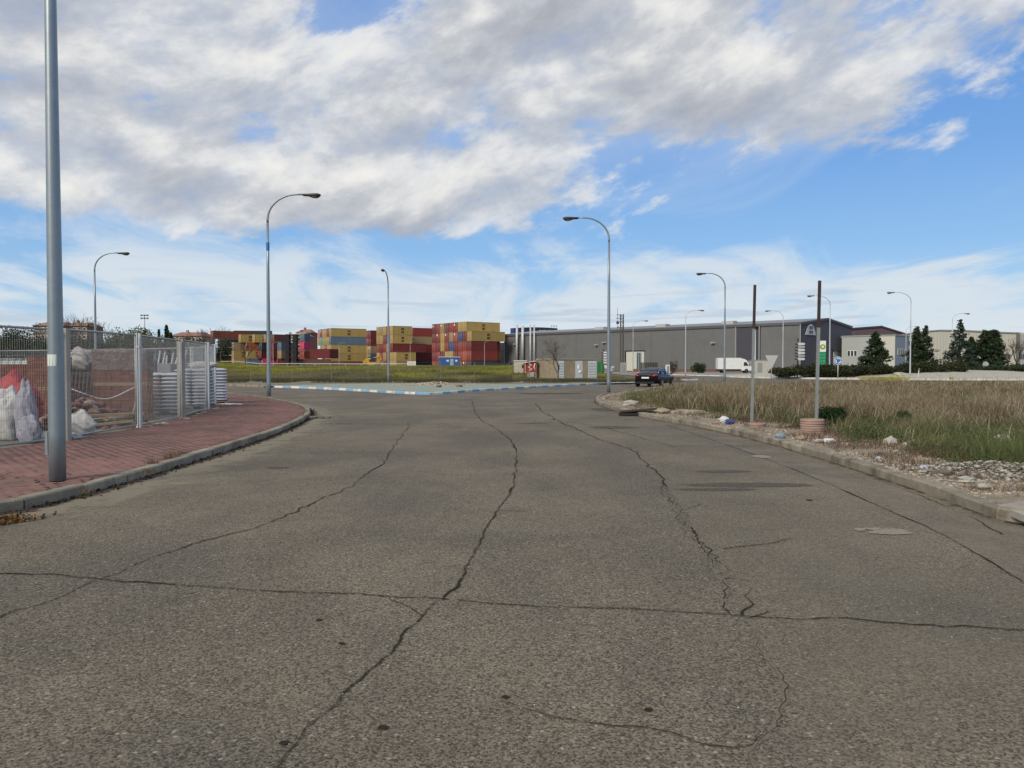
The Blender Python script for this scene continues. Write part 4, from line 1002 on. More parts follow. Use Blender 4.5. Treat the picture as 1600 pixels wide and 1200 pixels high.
for px, yt, L, col, lb in [(484, 545.2, 6.06, 'maroon', 'maroon container with white posts standing before the left block, upper of two'), (458, 561, 6.06, 'brown', 'brown container on the ground right of the black rack tower'), (485, 561, 6.06, 'brown', 'brown container on the ground under the maroon one before the left block')]:
    single(px, yt, 238, L, col, 8, lb, 2.9)
single(508, 545.2, 239.5, 6.06, 'maroon', 60, 'dark maroon container turned end-on before the left block', 2.9)
single(475.5, 534.8, 284, 2.99, 'magenta', 60, 'magenta container end left of the left block, middle layer')
single(475.5, 548.8, 284, 2.99, 'red', 60, 'red container end left of the left block, below the magenta one')
single(476, 521.4, 284.5, 2.99, 'slate', 60, 'grey-blue container end left of the left block, above the magenta one')
single(366, 516.6, 260, 12.19, 'black', 10, 'dark container behind the rust red one at the far left of the yard')
single(740, 567.3, 212, 12.19, 'black', 3, 'near-black container with rows of white lettering before the right-hand block')
tm = text_mesh('. . . . . .\n:: :: :: :: ::', 1.6, whitepr, 'lettering'); link('lettering', tm, bpy.data.objects.get('shipping_container') and [o for o in bpy.data.objects if o.get('label', '').startswith('near-black container with rows')][0], (6, -.02, 1.2), (math.pi/2, 0, 0))
for lev, ytop in ((4, 530.0), (3, 542.6), (2, 555.2), (1, 567.8)):
    single(338 if lev < 3 else 344, ytop, 262, 12.19, ['slate', 'brown', 'black', 'black'][lev-1], 38, ['slate container at the bottom below', 'brown container third below', 'dark container second below', 'dark container directly below'][lev-1]+' the long rust red one', 2.6)
# black rack tower
o = thing('rack_tower', 'tall black stack of steel flat racks left of the brick apartment block', 'steel rack', (XA(455, 236), 236, 1.0))
mb = MB()
for x in (-1.7, .55): mb.box(x, x+1.05, 0, 2.2, 0, 10.0)
mb.build('column', pm('black steel', (.018, .018, .02), .7)); bpy.data.objects['column'].parent = o
for k in range(6): mb = MB(); mb.box(-1.9, 2.0, -.08, 2.3, .9+k*1.75, 1.15+k*1.75); mb.build('rack_shelf', MATS['black steel'], o)
# reach stacker
o = thing('reach_stacker', 'yellow container handler parked at the foot of the middle block', 'reach stacker', (XA(583, 236), 236, .6), 0)
yl = pm('machine yellow', (.50, .27, .03), .5)
mb = MB(); mb.box(-2.9, 2.0, -1.2, 1.2, .9, 1.8); mb.extr([(-2.9, -1.2, 1.8), (-2.9, -1.2, 2.3), (-1.2, -1.2, 2.5), (-.8, -1.2, 1.8)], (0, 2.4, 0)); mb.build('body', yl, o)
mb = MB(); mb.box(-.6, .9, -.8, .8, 1.8, 3.2); mb.build('cab', pm('dark cab glass', (.03, .04, .045), .15), o)
mb = MB(); mb.tube([(-2.4, 0, 2.5), (2.4, 0, 3.4)], .30, 6); mb.tube([(2.4, 0, 3.4), (2.5, 0, 1.6)], .25, 6); mb.build('boom', yl, o)
for x in (-2.2, 1.4):
    for y in (-1.2, 1.2): mb = MB(); mb.lathe([(.2, -.3), (.75, -.3), (.8, 0), (.75, .3), (.2, .3)], 16, (x, y, .75), axis='y'); mb.build('wheel', blackm, o)
# blue site cabin and white board
o = thing('site_cabin', 'blue site cabin with a thin white roof edge before the right-hand container block', 'site cabin', (XA(687, 178), 178, 1.05), R_(8))
bm_ = pm('cabin blue', (.035, .10, .29), .6, 0, .06, 2)
mb = MB(); mb.box(0, 4.6, 0, 2.3, 0, 2.3); mb.build('wall', bm_, o)
mb = MB(); mb.box(-.15, 4.75, -.12, 2.4, 2.302, 2.42); mb.build('roof', whitep, o)
mb = MB(); mb.box(2.4, 3.2, -.03, -.003, .05, 1.9); mb.build('door', pm('pale green door', (.30, .38, .36), .6), o)
for x in (1.6, 3.6): mb = MB(); mb.box(x, x+.5, -.03, -.003, 1.3, 1.7); mb.build('window', whitepr, o)
o = thing('sign_board', 'small white board on posts in the grass between the middle and right-hand blocks', 'sign board', (XA(643, 170), 170, 1.0))
mb = MB(); mb.box(-.95, .95, -.03, 0, .45, 1.35); mb.build('board', whitep, o); mb = MB()
for x in (-.8, .8): mb.box(x-.04, x+.04, .002, .06, 0, 1.5)
mb.build('leg', galv2, o)
mb = MB()
for k in range(2): mb.box(-.75, .75, -.035, -.031, .7+k*.25, .82+k*.25)
mb.build('faded_lettering', pm('faded red print', (.42, .25, .22), .7), o)

# ================================================================== FIELD FENCE, GUARD RAIL
o = thing('guard_rail', 'low galvanised guard rail along the container yard behind the yellow flowers', 'guard rail')
mb = MB(); pth = [Vector((XA(345, 190), 190, 1.0)), Vector((XA(500, 178), 178, 1.15)), Vector((XA(640, 170), 170, 1.25))]
ln = resample([p.xy for p in pth], 4.0)
def gz(p): return float(hills_h(np.array([[p.x]]), np.array([[p.y]]))[0, 0])
mb.tube([(p.x, p.y, gz(p)+.72) for p in ln], .11, 5); mb.build('rail', galv2, o)
for p in ln: mb = MB(); mb.box(p.x-.06, p.x+.06, p.y, p.y+.1, gz(p)-.1, gz(p)+.75); mb.build('post', galv2, o)
o = thing('wire_fence', 'sagging wire fence on thin concrete posts behind the painted island', 'fence')
thinpost = pm('rusty thin post', (.17, .155, .13), .8)
fp = [(392, 66), (456, 67), (518, 68), (575, 69), (688, 71), (741, 69.5), (795, 74)]
for k, (px, Y) in enumerate(fp):
    mb = MB(); x = XA(px, Y); mb.box(x-.024, x+.024, Y-.024, Y+.024, 0, 1.85 if k != 3 else 1.6); mb.build('post', thinpost, o)
mb = MB()
for a, b in zip(fp, fp[1:]):
    for z in (.5, 1.0, 1.5, 1.85):
        A, B = Vector((XA(*a), a[1], z)), Vector((XA(*b), b[1], z)); mb.tube([A, A.lerp(B, .5)-Vector((0, 0, .06)), B], .006, 3)
mb.build('wire', galv, o)
for k, (px, s_) in enumerate([(560, -1), (590, 1), (700, 1)]):
    x = XA(px, 70); mb = MB(); mb.bar((x, 70, .02), (x+s_*1.2, 70, 1.4), .018, 5)
    mb.build('brace', thinpost, o)

# ================================================================== TRANSFORMER KIOSK, SHELTER
o = thing('transformer_kiosk', 'low tan pebble-faced kiosk with three white louvred panels behind the painted kerb', 'kiosk')
A = Vector((XA(869.5, 77.5), 77.5)); B = Vector((XA(932.5, 79), 79.0)); d = (B-A).normalized(); nb_ = Vector((-d.y, d.x))
Cc = Vector((XA(839, 80.5), 80.5)); Lf = (B-A).length; dep = 2.6
nb2 = (Cc-A).normalized()
peb = pm('pebble concrete', (.27, .225, .155), .92, 0, .2, 3, .6, 30, dirt=(.16, .14, .10), dirt_amt=.45, dscale=1)
pts = [A, B, B+(Cc-A), Cc]
mb = MB(); mb.prism([(p.x, p.y) for p in pts], 0, 2.12); mb.build('wall', peb, o)
cx_ = sum((p for p in pts), Vector((0, 0)))/4
mb = MB(); mb.prism([tuple(cx_+(p-cx_)*1.04) for p in pts], 2.123, 2.24); mb.build('roof', pm('roof slab', (.27, .25, .22), .9, 0, .1, 3), o)
wl = pm('white louvre', (.46, .48, .49), .6, 0, .06, 3)
for k, (u0, u1) in enumerate([(.01, .185), (.46, .64), (.78, .995)]):
    mb = MB(); P0, P1 = A+d*Lf*u0, A+d*Lf*u1; off_ = -nb_*.03
    mb.prism([tuple(P0), tuple(P1), tuple(P1+off_), tuple(P0+off_)], .1, 2.0); pn_ = mb.build('door_panel', wl, o)
    if k != 1:
        mb = MB()
        for j in range(11):
            z = .18+j*.165; q0, q1 = P0+off_*1.05, P1+off_*1.05; mb.extr([(q0.x, q0.y, z), (q0.x, q0.y-.05, z-.04), (q0.x, q0.y-.05, z-.03), (q0.x, q0.y, z+.045)], (q1.x-q0.x, q1.y-q0.y, 0))
        mb.build('slat', wl, pn_)
    else:
        mb = MB(); q = P0+(P1-P0)*.35+off_*1.3; mb.box(q.x-.12, q.x+.14, q.y-.01, q.y, 1.2, 1.6); mb.box(q.x+.05, q.x+.3, q.y-.01, q.y, .8, 1.05); mb.build('notice', whitepr, pn_)
# lean-to with graffiti board
o = thing('lean_to_shelter', 'lean-to with pale sloping roof and red and white painted board beside the kiosk', 'shelter')
mb = MB(); x0, x1, Yf = XA(801, 79.5), XA(839, 79.5), 79.6
mb.extr([(x0, Yf-.2, 1.60), (x0+.05, Yf-.2, 1.66), (x1-.05, Yf-.2, 2.05), (x1-.05, Yf-.2, 1.96)], (0, 2.2, 0)); mb.build('roof', pm('pale sheet roof', (.50, .50, .45), .7), o)
redp = pm('red sprayed paint', (.30, .030, .028), .7)
mb = MB(); mb.box(XA(821, Yf), x1-.06, Yf, Yf+.06, .88, 1.86); bd_ = mb.build('board', redp, o)
mb = MB(); bx0 = XA(821, Yf)+.2
mb.tube([(bx0+.15, Yf-.012, 1.7), (bx0+.45, Yf-.012, 1.62), (bx0+.12, Yf-.012, 1.35), (bx0+.5, Yf-.012, 1.15), (bx0+.2, Yf-.012, 1.0)], .07, 4); mb.tube([(bx0+.8, Yf-.012, 1.75), (bx0+.68, Yf-.012, 1.4), (bx0+.85, Yf-.012, 1.02)], .07, 4); mb.build('painted_letters', whitepr, bd_)
for x in (XA(820, Yf),): mb = MB(); mb.box(x-.14, x, Yf-.05, Yf+.08, 0, 1.84); mb.build('post', pm('dark wood post', (.10, .07, .05), .9), o)
mb = MB(); mb.box(XA(824, Yf), x1-.06, Yf+.05, Yf+.2, 0, .87); mb.build('low_wall', peb, o)
mb = MB(); mb.box(XA(836, Yf)-.5, XA(836, Yf)-.1, Yf-.12, Yf+.03, .35, .85); mb.build('meter_box', pm('grey meter box', (.3, .31, .32), .6), o)
o = thing('small_hut', 'small cream hut seen under the lean-to roof at its left', 'hut', (XA(803, 92), 92, .3), 0)
mb = MB(); mb.box(0, 1.5, 0, 1.5, 0, 1.75); mb.build('wall', pm('cream render', (.42, .38, .30), .9), o); mb = MB(); mb.box(-.06, 1.56, -.06, 1.56, 1.752, 1.83); mb.build('roof', whitep, o)
mb = MB(); mb.box(.95, 1.2, -.02, -.002, .9, 1.3); mb.build('window', blackp, o)

# ================================================================== GREY WAREHOUSE
wh = thing('warehouse', 'very long grey metal-clad warehouse with a dark gabled end and an emblem near its roof', 'warehouse')
P0 = Vector((-2.4, 240.0)); P1 = Vector((64.1, 171.0)); wd_ = (P1-P0).normalized(); WL = (P1-P0).length; wn_ = Vector((wd_.y, -wd_.x))  # towards the viewer
if wn_.y > 0: wn_ = -wn_
EAVE = 10.95
def ws(px):
    m_ = (px-800)/1200; return (m_*P0.y-P0.x)/(wd_.x-m_*wd_.y)
greyclad = pm('grey cladding', (.155, .155, .152), .55, .1, .05, .5, dirt=(.10, .10, .10), dirt_amt=.3, dscale=.3)
darkclad = pm('dark violet cladding', (.070, .068, .085), .55, .1, .05, .5)
def ribwall(name, a, b, z0, z1, mat, parent, pitch=.6, dep_=.05, ztop=None, out=None):
    a = Vector(a); b = Vector(b); d_ = (b-a); L = d_.length; d_ /= L; n_ = out or Vector((d_.y, -d_.x)); n = max(1, int(L/pitch)); prof = []
    for i in range(n):
        s0 = L*i/n; st = L/n; prof += [(s0, 0), (s0+st*.55, 0), (s0+st*.66, dep_), (s0+st*.89, dep_)]
    prof.append((L, 0)); vs = []
    for s_, q in prof:
        p = a+d_*s_+n_*q; zt = z1 if ztop is None else ztop(s_/L); vs += [(p.x, p.y, z0), (p.x, p.y, zt)]
    mb = MB(); mb.add(vs, [(2*i, 2*i+2, 2*i+3, 2*i+1) for i in range(len(prof)-1)]); return mb.build(name, mat, parent)
def wp(s_, o_=0): p = P0+wd_*s_+wn_*o_; return (p.x, p.y)
sa, sb, sc_ = ws(1151), ws(1185), ws(1187)
ribwall('wall', wp(0), wp(sa), 0, EAVE, greyclad, wh, out=wn_)
ribwall('dark_wall', wp(sa, .02), wp(ws(1178), .02), 0, EAVE, darkclad, wh, out=wn_)
ribwall('recessed_wall', wp(ws(1178)+.05, -.6), wp(ws(1188), -.6), 0, EAVE, darkclad, wh, out=wn_)
ribwall('wall', wp(ws(1188)), wp(WL), 0, EAVE, greyclad, wh, out=wn_)
gd = Vector((-wn_.x, -wn_.y)); g0 = Vector(wp(WL)); GLn = 27.5; g1 = g0+gd*GLn
gout = Vector((wd_.x, wd_.y))
AP = 12.45
ribwall('gable_wall', g0, g1, 0, EAVE, darkclad, wh, ztop=lambda u: EAVE+(AP-EAVE)*(1-abs(u-.5)*2), out=gout)
mb = MB(); bk0 = P0+gd*GLn
q = [P0-wd_*.3+wn_*.3, g0+gout*.3+wn_*.3]; mid0 = P0+gd*GLn/2-wd_*.3; mid1 = g0+gd*GLn/2+gout*.3; e0 = bk0-wd_*.3-wn_*.3; e1 = g1+gout*.3-wn_*.3
for A_, B_, C_, D_, za, zb_ in [(q[0], q[1], mid1, mid0, EAVE, AP), (mid0, mid1, e1, e0, AP, EAVE)]:
    mb.add([(A_.x, A_.y, za+.02), (B_.x, B_.y, za+.02), (C_.x, C_.y, zb_+.02), (D_.x, D_.y, zb_+.02), (A_.x, A_.y, za+.14), (B_.x, B_.y, za+.14), (C_.x, C_.y, zb_+.14), (D_.x, D_.y, zb_+.14)], [(0, 1, 2, 3), (4, 5, 6, 7), (0, 1, 5, 4), (1, 2, 6, 5), (2, 3, 7, 6), (3, 0, 4, 7)])
mb.build('roof', pm('roof metal', (.22, .22, .22), .5, .2), wh)
trim = pm('roof trim', (.105, .105, .112), .5, .1)
mb = MB(); a_, b_ = Vector(wp(-.3, .06)), Vector(wp(WL+.3, .06)); mb.extr([(a_.x, a_.y, EAVE-.45), (a_.x+wn_.x*.25, a_.y+wn_.y*.25, EAVE-.45), (a_.x+wn_.x*.25, a_.y+wn_.y*.25, EAVE+.16), (a_.x, a_.y, EAVE+.16)], (b_.x-a_.x, b_.y-a_.y, 0)); mb.build('gutter', trim, wh)
for u0, u1, z0, z1 in [(0, .5, EAVE, AP), (.5, 1, AP, EAVE)]:
    a_ = g0+gd*GLn*u0+gout*.08; b_ = g0+gd*GLn*u1+gout*.08; mb = MB()
    mb.extr([(a_.x, a_.y, z0-.4), (a_.x+gout.x*.2, a_.y+gout.y*.2, z0-.4), (a_.x+gout.x*.2, a_.y+gout.y*.2, z0+.17), (a_.x, a_.y, z0+.17)], (b_.x-a_.x, b_.y-a_.y, z1-z0)); mb.build('verge_trim', pm('dark verge trim', (.05, .048, .06), .5), wh)
for px, z0 in [(789, 0), (1149.5, 0), (1186.5, 0), (1250.5, 0)]:
    s_ = ws(px); x, y = wp(s_, .25); mb = MB(); mb.box(x-.09, x+.09, y-.09, y+.09, z0, EAVE-.4); mb.build('downpipe', pm('pale downpipe', (.38, .38, .37), .5, .2), wh)
for px in (900, 1017, 1115):
    s_ = ws(px); x, y = wp(s_, .07); mb = MB(); mb.box(x-.04, x+.04, y-.03, y+.03, 0, EAVE-.5); mb.build('seam', pm('cladding seam', (.17, .17, .17), .5), wh)
flue = pm('bright flue steel', (.52, .53, .55), .45, .15)
for k, (px, zt, rad_) in enumerate([(811, 13.8, .38), (820, 13.4, .42), (832, 13.6, .24), (838, 13.6, .22)]):
    x, y = wp(ws(px), .9); mb = MB(); mb.tube([(x, y, 3.2 if k < 2 else 0), (x, y, zt)], rad_, 12); mb.box(x-.03, x+.03, y, y+.9, 8, 8.1); mb.box(x-.03, x+.03, y, y+.9, 4.5, 4.6); mb.build('flue_pipe', flue, wh)
x, y = wp(ws(835), .75); mb = MB()
for z in np.arange(.5, 12.5, .6): mb.bar((x-.5, y, z), (x+.5, y, z), .03, 4)
mb.build('ladder', flue, wh)
for px, z in [(806, 7.8), (1115, 6.8), (945, 7.6), (933, 7.0)]:
    x, y = wp(ws(px), .35); mb = MB(); mb.box(x-.55, x+.45, y-.4, y+.3, z, z+.28, rot=.3); mb.build('wall_light', pm('pale lamp housing', (.45, .45, .43), .5), wh)
# big pale door with a glazed strip
x0, y0 = wp(ws(979), .12); x1, y1 = wp(ws(1007), .12)
mb = MB(); mb.extr([(x0, y0, 0), (x1, y1, 0), (x1, y1, 5.1), (x0, y0, 5.1)], (wn_.x*.1, wn_.y*.1, 0)); dr = mb.build('door', pm('pale cream door', (.52, .51, .44), .7), wh)
a_, b_ = wp(ws(996.5), .26), wp(ws(1002.5), .26); mb = MB(); mb.extr([(*a_, 0), (*b_, 0), (*b_, 4.8), (*a_, 4.8)], (wn_.x*.12, wn_.y*.12, 0)); mb.build('glazing', pm('dark green glass', (.05, .085, .08), .15, spec=.8), dr)
mb = MB()
for px in (996.2, 999.4, 1002.6):
    p = wp(ws(px), .40); mb.box(p[0]-.07, p[0]+.07, p[1]-.05, p[1]+.05, 0, 4.9)
mb.build('door_frame', galv2, dr)
mb = MB(); a_, b_ = wp(ws(977.6), .06), wp(ws(1007.8), .06); mb.extr([(*a_, 5.12), (*b_, 5.12), (*b_, 5.4), (*a_, 5.4)], (wn_.x*.25, wn_.y*.25, 0)); c_ = wp(ws(978.6), .06); mb.extr([(*a_, 0), (*c_, 0), (*c_, 5.1), (*a_, 5.1)], (wn_.x*.3, wn_.y*.3, 0)); mb.build('door_surround', pm('black surround', (.02, .02, .022), .6), wh)
# dark gates low on the wall and the brick plinth
mb = MB()
for k in range(10):
    a_ = wp(ws(1012+k*2.7), 3.0); b_ = wp(ws(1012+k*2.7+1.9), 3.0); mb.extr([(*a_, .2), (*b_, .2), (*b_, 2.2), (*a_, 2.2)], (wn_.x*.08, wn_.y*.08, 0))
o = mb.build('slatted_gate', pm('dark brown gate', (.045, .035, .032), .7)); tag(o, 'dark slatted gate along the warehouse foot just above the black car', 'gate')
mb = MB(); a_, b_ = wp(ws(1008), 5), wp(ws(1225), 5); mb.extr([(*a_, 0), (*b_, 0), (*b_, .55), (*a_, .55)], (wn_.x*.2, wn_.y*.2, 0)); o = mb.build('low_wall', pm('brown brick plinth', (.16, .09, .07), .9, 0, .2, 1)); tag(o, 'low brownish boundary wall running along the warehouse foot', 'wall')
mb = MB()
for k, (px, zz) in enumerate([(1001, 2.0), (1020, 2.2), (1034, 2.2), (1048, 2.1)]): p = wp(ws(px), 4.7); mb.bar((*p, 0), (*p, zz), .05, 5)
# emblem on the gable: a pale domed shape with a dark cross of openings
def gp(u, z, o_=.1): p = g0+gd*u+gout*o_; return (p.x, p.y, z)
emb = pm('pale emblem', (.48, .46, .50), .6)
pts = [(u-1.2, z) for u, z in [(3.4, 8.35), (8.6, 8.35), (8.0, 9.5), (7.1, 10.45), (6.4, 10.8), (5.6, 10.8), (4.9, 10.45), (4.0, 9.5)]]
mb = MB(); mb.extr([gp(u, z) for u, z in pts], tuple(gout.to_3d()*.12)); em = mb.build('emblem', emb, wh)
mb = MB()
for u0, u1, z0, z1 in [(5.15, 5.8, 8.65, 9.35), (6.2, 6.85, 8.65, 9.35), (5.2, 5.8, 9.65, 10.35), (6.2, 6.8, 9.65, 10.35), (5.8, 6.2, 9.0, 9.12), (5.8, 6.2, 9.95, 10.07)]:
    u0 -= 1.2; u1 -= 1.2
    mb.extr([gp(u0, z0, .225), gp(u1, z0, .225), gp(u1, z1, .225), gp(u0, z1, .225)], tuple(gout.to_3d()*.05))
mb.build('emblem_window', darkclad, em)
mb = MB(); mb.extr([gp(17.0, 0), gp(24.5, 0), gp(24.5, 4.9), gp(17.0, 4.9)], tuple(gout.to_3d()*.15)); mb.build('door', pm('pale shutter', (.42, .41, .40), .7), wh)
mb = MB(); mb.extr([gp(16.6, 4.92), gp(25.2, 4.92), gp(25.2, 5.4), gp(16.6, 5.4)], tuple(gout.to_3d()*.9)); mb.build('canopy', pm('dark canopy', (.03, .03, .035), .6), wh)
mb = MB(); p = gp(21.5, 8.1, .5); mb.box(p[0]-.6, p[0]+.5, p[1]-.3, p[1]+.3, p[2], p[2]+.3); mb.build('wall_light', MATS['pale lamp housing'], wh)
# small rooftop units
for px in (918, 1014, 1119):
    p = Vector(wp(ws(px), -6)); mb = MB(); mb.box(p.x-1.6, p.x+1.6, p.y-1, p.y+1, EAVE+.35, EAVE+1.45, rot=-.8); mb.build('roof_vent', pm('vent grey', (.4, .4, .38), .6), wh)
# blue building showing above the warehouse roof
o = thing('blue_building', 'dark navy building with a shallow curved top and white lettering behind the warehouse roof', 'building')
Y = 272; xa, xb = XA(797.5, Y), XA(871, Y); mb = MB(); navy = pm('navy cladding', (.010, .020, .042), .6, 0, .05, .5); n = 14
front = [(xa, Y, 0)]+[(xa+(xb-xa)*k/n, Y, ZA(513-1.6*math.sin(math.pi*k/n), Y)) for k in range(n+1)]+[(xb, Y, 0)]
mb.extr(front, (0, 14, 0)); mb.build('wall', navy, o)
mb = MB(); mb.box(xa, XA(803.5, Y), Y-.1, Y-.02, 9, ZA(513.4, Y)); mb.build('corner_panel', pm('bright blue panel', (.03, .075, .25), .6), o)
mb = MB(); rr = random.Random(2); x = XA(842, Y)
while x < XA(859, Y):
    w2 = rr.choice([.22, .34, .42]); z0 = ZA(517.8, Y)-.55
    mb.box(x, x+w2*.35, Y-.12, Y-.02, z0, z0+.95+rr.uniform(-.2, .15)); mb.box(x+w2*.36, x+w2, Y-.12, Y-.02, z0+rr.choice([0, .35, .7]), z0+rr.choice([.85, .95]) if rr.random() < .4 else z0+.9); x += w2+.14
mb.build('lettering', whitepr, o)
# flying birds are only specks over the roof; three small aerials stand there
mb = MB()
for px in (862, 865.5, 869): x = XA(px, 274); mb.bar((x, 274, 14), (x, 274, ZA(509, 274)), .05, 4); mb.box(x-.25, x+.25, 273.9, 274.1, ZA(510, 274), ZA(509, 274))
mb.build('aerial', blackp, o)

# ================================================================== OFFICE, MAUVE-ROOFED SHED, CREAM HALL
def wallseg(mb, a, b, z0, z1, th=.3): 
    a = Vector(a); b = Vector(b); d_ = (b-a).normalized(); n_ = Vector((d_.y, -d_.x)); mb.extr([(a.x, a.y, z0), (b.x, b.y, z0), (b.x, b.y, z1), (a.x, a.y, z1)], (-n_.x*th, -n_.y*th, 0))
def on_wall(a, b, u, z, o_=.0):
    a = Vector(a); b = Vector(b); d_ = (b-a).normalized(); n_ = Vector((d_.y, -d_.x)); p = a+(b-a)*u+n_*o_; return (p.x, p.y, z), n_
def u_at(px, a, b):
    m_ = (px-800)/1200; d_ = (b[0]-a[0], b[1]-a[1]); return (m_*a[1]-a[0])/(d_[0]-m_*d_[1])
def window(parent, a, b, px0, px1, z0, z1, panes=3, fr=whitep):
    u0, u1 = u_at(px0, a, b), u_at(px1, a, b); mb = MB(); p, n_ = on_wall(a, b, u0, z0, .02); q, _ = on_wall(a, b, u1, z0, .02)
    mb.extr([p, q, (q[0], q[1], z1), (p[0], p[1], z1)], (n_.x*.06, n_.y*.06, 0)); w_ = mb.build('window', fr, parent)
    for k in range(panes):
        ua = u0+(u1-u0)*(k+.14)/panes; ub = u0+(u1-u0)*(k+.86)/panes; p, n_ = on_wall(a, b, ua, z0+.1, .083); q, _ = on_wall(a, b, ub, z0+.1, .083); mb = MB()
        mb.extr([p, q, (q[0], q[1], z1-.1), (p[0], p[1], z1-.1)], (n_.x*.02, n_.y*.02, 0)); mb.build('pane', pm('office glass', (.05, .055, .06), .12, spec=.7), w_)
Oa, Ob, Oc = (78.6, 183.2), (87.2, 175.0), (94.2, 182.3); OH = 8.25
off = thing('office_block', 'two-storey pale office block with strip windows behind the broad dark conifer', 'office building')
panel = pm('pale panel', (.36, .38, .38), .7, 0, .04, .6); creamp = pm('cream panel', (.50, .49, .43), .7, 0, .04, .6)
mid = tuple(Vector(Oa).lerp(Vector(Ob), u_at(1372, Oa, Ob)))
mb = MB(); wallseg(mb, Oa, mid, 0, OH); mb.build('wall', panel, off); mb = MB(); wallseg(mb, mid, Ob, 0, OH); mb.build('wall', creamp, off)
mb = MB(); wallseg(mb, Ob, Oc, 0, OH); mb.build('wall', pm('shaded side panel', (.27, .30, .34), .7, 0, .04, .6), off)  # shade on this side face is put into its bluish panel colour
mb = MB(); mb.prism([(Oa[0]-.1, Oa[1]-.1), (Ob[0], Ob[1]-.2), (Oc[0]+.2, Oc[1]), (Oc[0]-8.4, Oc[1]+8.2)], OH, OH+.25); mb.build('roof', pm('parapet', (.30, .30, .30), .7), off)
for p0, p1 in [(1323.5, 1339), (1354, 1372), (1383, 1389)]: window(off, Oa, Ob, p0, p1, 3.6, 5.0, 3 if p0 != 1383 else 2)
for p0, p1 in [(1402, 1416)]: window(off, Ob, Oc, p0, p1, 3.9, 5.3, 4)
for p0, p1 in [(1322, 1345)]: window(off, Oa, Ob, p0, p1, .6, 1.6, 4)
sh_ = thing('mauve_shed', 'large shed with a mauve-brown gable rising behind the pale office block', 'shed')
Y = 222; mb = MB(); f_ = [(XA(px, Y), Y, z) for px, z in [(1326, 0), (1326, ZA(513.5, Y)), (1376, ZA(509.8, Y)), (1414, ZA(521.5, Y)), (1414, 0)]]
mb.extr(f_, (0, 40, 0)); mb.build('wall', pm('mauve cladding', (.10, .072, .085), .6, 0, .05, .4), sh_)
for (a_, b_) in ((1, 2), (2, 3)):
    mb = MB(); A_, B_ = Vector(f_[a_]), Vector(f_[b_]); mb.extr([A_+Vector((0, -.3, -.35)), B_+Vector((0, -.3, -.35)), B_+Vector((0, -.3, .15)), A_+Vector((0, -.3, .15))], (0, .28, 0)); mb.build('verge_trim', pm('dark mauve trim', (.05, .035, .04), .6), sh_)
hall = thing('cream_hall', 'wide cream factory hall with a shallow arched roof at the right edge of the picture', 'hall')
Ha = (XA(1405, 205), 205.0); Hb = (XA(1589, 180), 180.0); Hc = (XA(1700, 186), 186.0); m_ = 16
def htop(u): 
    px_ = 1405+(1589-1405)*u; yy = np.interp(px_, [1405, 1440, 1473, 1510, 1560, 1589], [523, 518, 515.2, 515.6, 518.4, 519.3]); Yy = 205+(180-205)*u; return ZA(yy, Yy)
vs = []; fs = []
for i in range(m_+1):
    u = i/m_; p, n_ = on_wall(Ha, Hb, u, 0); vs += [p, (p[0], p[1], htop(u))]
creamc = pm('cream cladding', (.43, .425, .37), .65, 0, .04, .5)
ribwall('wall', Ha, Hb, 0, 9, creamc, hall, .8, .05, ztop=htop)
mb = MB()
for i in range(m_):
    a_, _ = on_wall(Ha, Hb, i/m_, htop(i/m_), .25); b_, _ = on_wall(Ha, Hb, (i+1)/m_, htop((i+1)/m_), .25); a2, _ = on_wall(Ha, Hb, i/m_, htop(i/m_), -12); b2, _ = on_wall(Ha, Hb, (i+1)/m_, htop((i+1)/m_), -12)
    mb.add([a_, b_, b2, a2], [(0, 1, 2, 3)]); mb.add([a_, b_, (b_[0], b_[1], b_[2]-.3), (a_[0], a_[1], a_[2]-.3)], [(0, 1, 2, 3)])
mb.build('roof', pm('hall roof', (.22, .22, .21), .6), hall)
ribwall('end_wall', Hb, Hc, 0, 9.0, pm('light grey cladding', (.38, .39, .36), .65, 0, .04, .5), hall, .8)
mb = MB(); mb.box(Hb[0]-.35, Hb[0]+.25, Hb[1]-.5, Hb[1]-.06, 0, 9.1); mb.build('downpipe', pm('grey pipe box', (.16, .15, .14), .6), hall)
for p0, p1 in [(1568, 1579), (1474, 1482)]: window(hall, Ha, Hb, p0, p1, 2.9, 4.2, 2, greyblk)
window(hall, Hb, Hc, 1592, 1606, 2.9, 4.2, 3, greyblk)
# ================================================================== TRUCK, HUTS
tr = thing('box_truck', 'white box truck with its cab to the right, parked before the grey warehouse', 'truck', (XA(1121.5, 150), 150, 0), R_(-4))
tw = pm('truck white', (.66, .68, .67), .4, 0, .03, 1, dirt=(.45, .45, .42), dirt_amt=.3)
mb = MB(); mb.box(0, 4.5, 0, 2.2, .75, 2.95); mb.build('cargo_box', tw, tr)
mb = MB(); mb.extr([(4.52, .05, .5), (6.5, .05, .45), (6.75, .05, .75), (6.7, .05, 1.15), (6.3, .05, 1.45), (5.55, .05, 2.45), (5.2, .05, 2.7), (4.52, .05, 2.85)], (0, 2.05, 0)); mb.build('cab', tw, tr)
mb = MB(); mb.extr([(5.62, .02, 2.35), (6.28, .02, 1.5), (6.5, .02, 1.38), (6.33, .2, 1.47), (5.65, .2, 2.4)], (0, 1.9, 0)); mb.build('windscreen', pm('truck glass', (.03, .035, .04), .1, spec=.8), tr)
mb = MB(); mb.extr([(4.95, .03, 1.4), (5.95, .03, 1.4), (5.5, .03, 2.1), (5.05, .03, 2.15)], (0, .015, 0)); mb.build('side_window', MATS['truck glass'], tr)
mb = MB(); mb.box(0, 6.4, .1, 2.1, .42, .74); mb.build('chassis', blackm, tr)
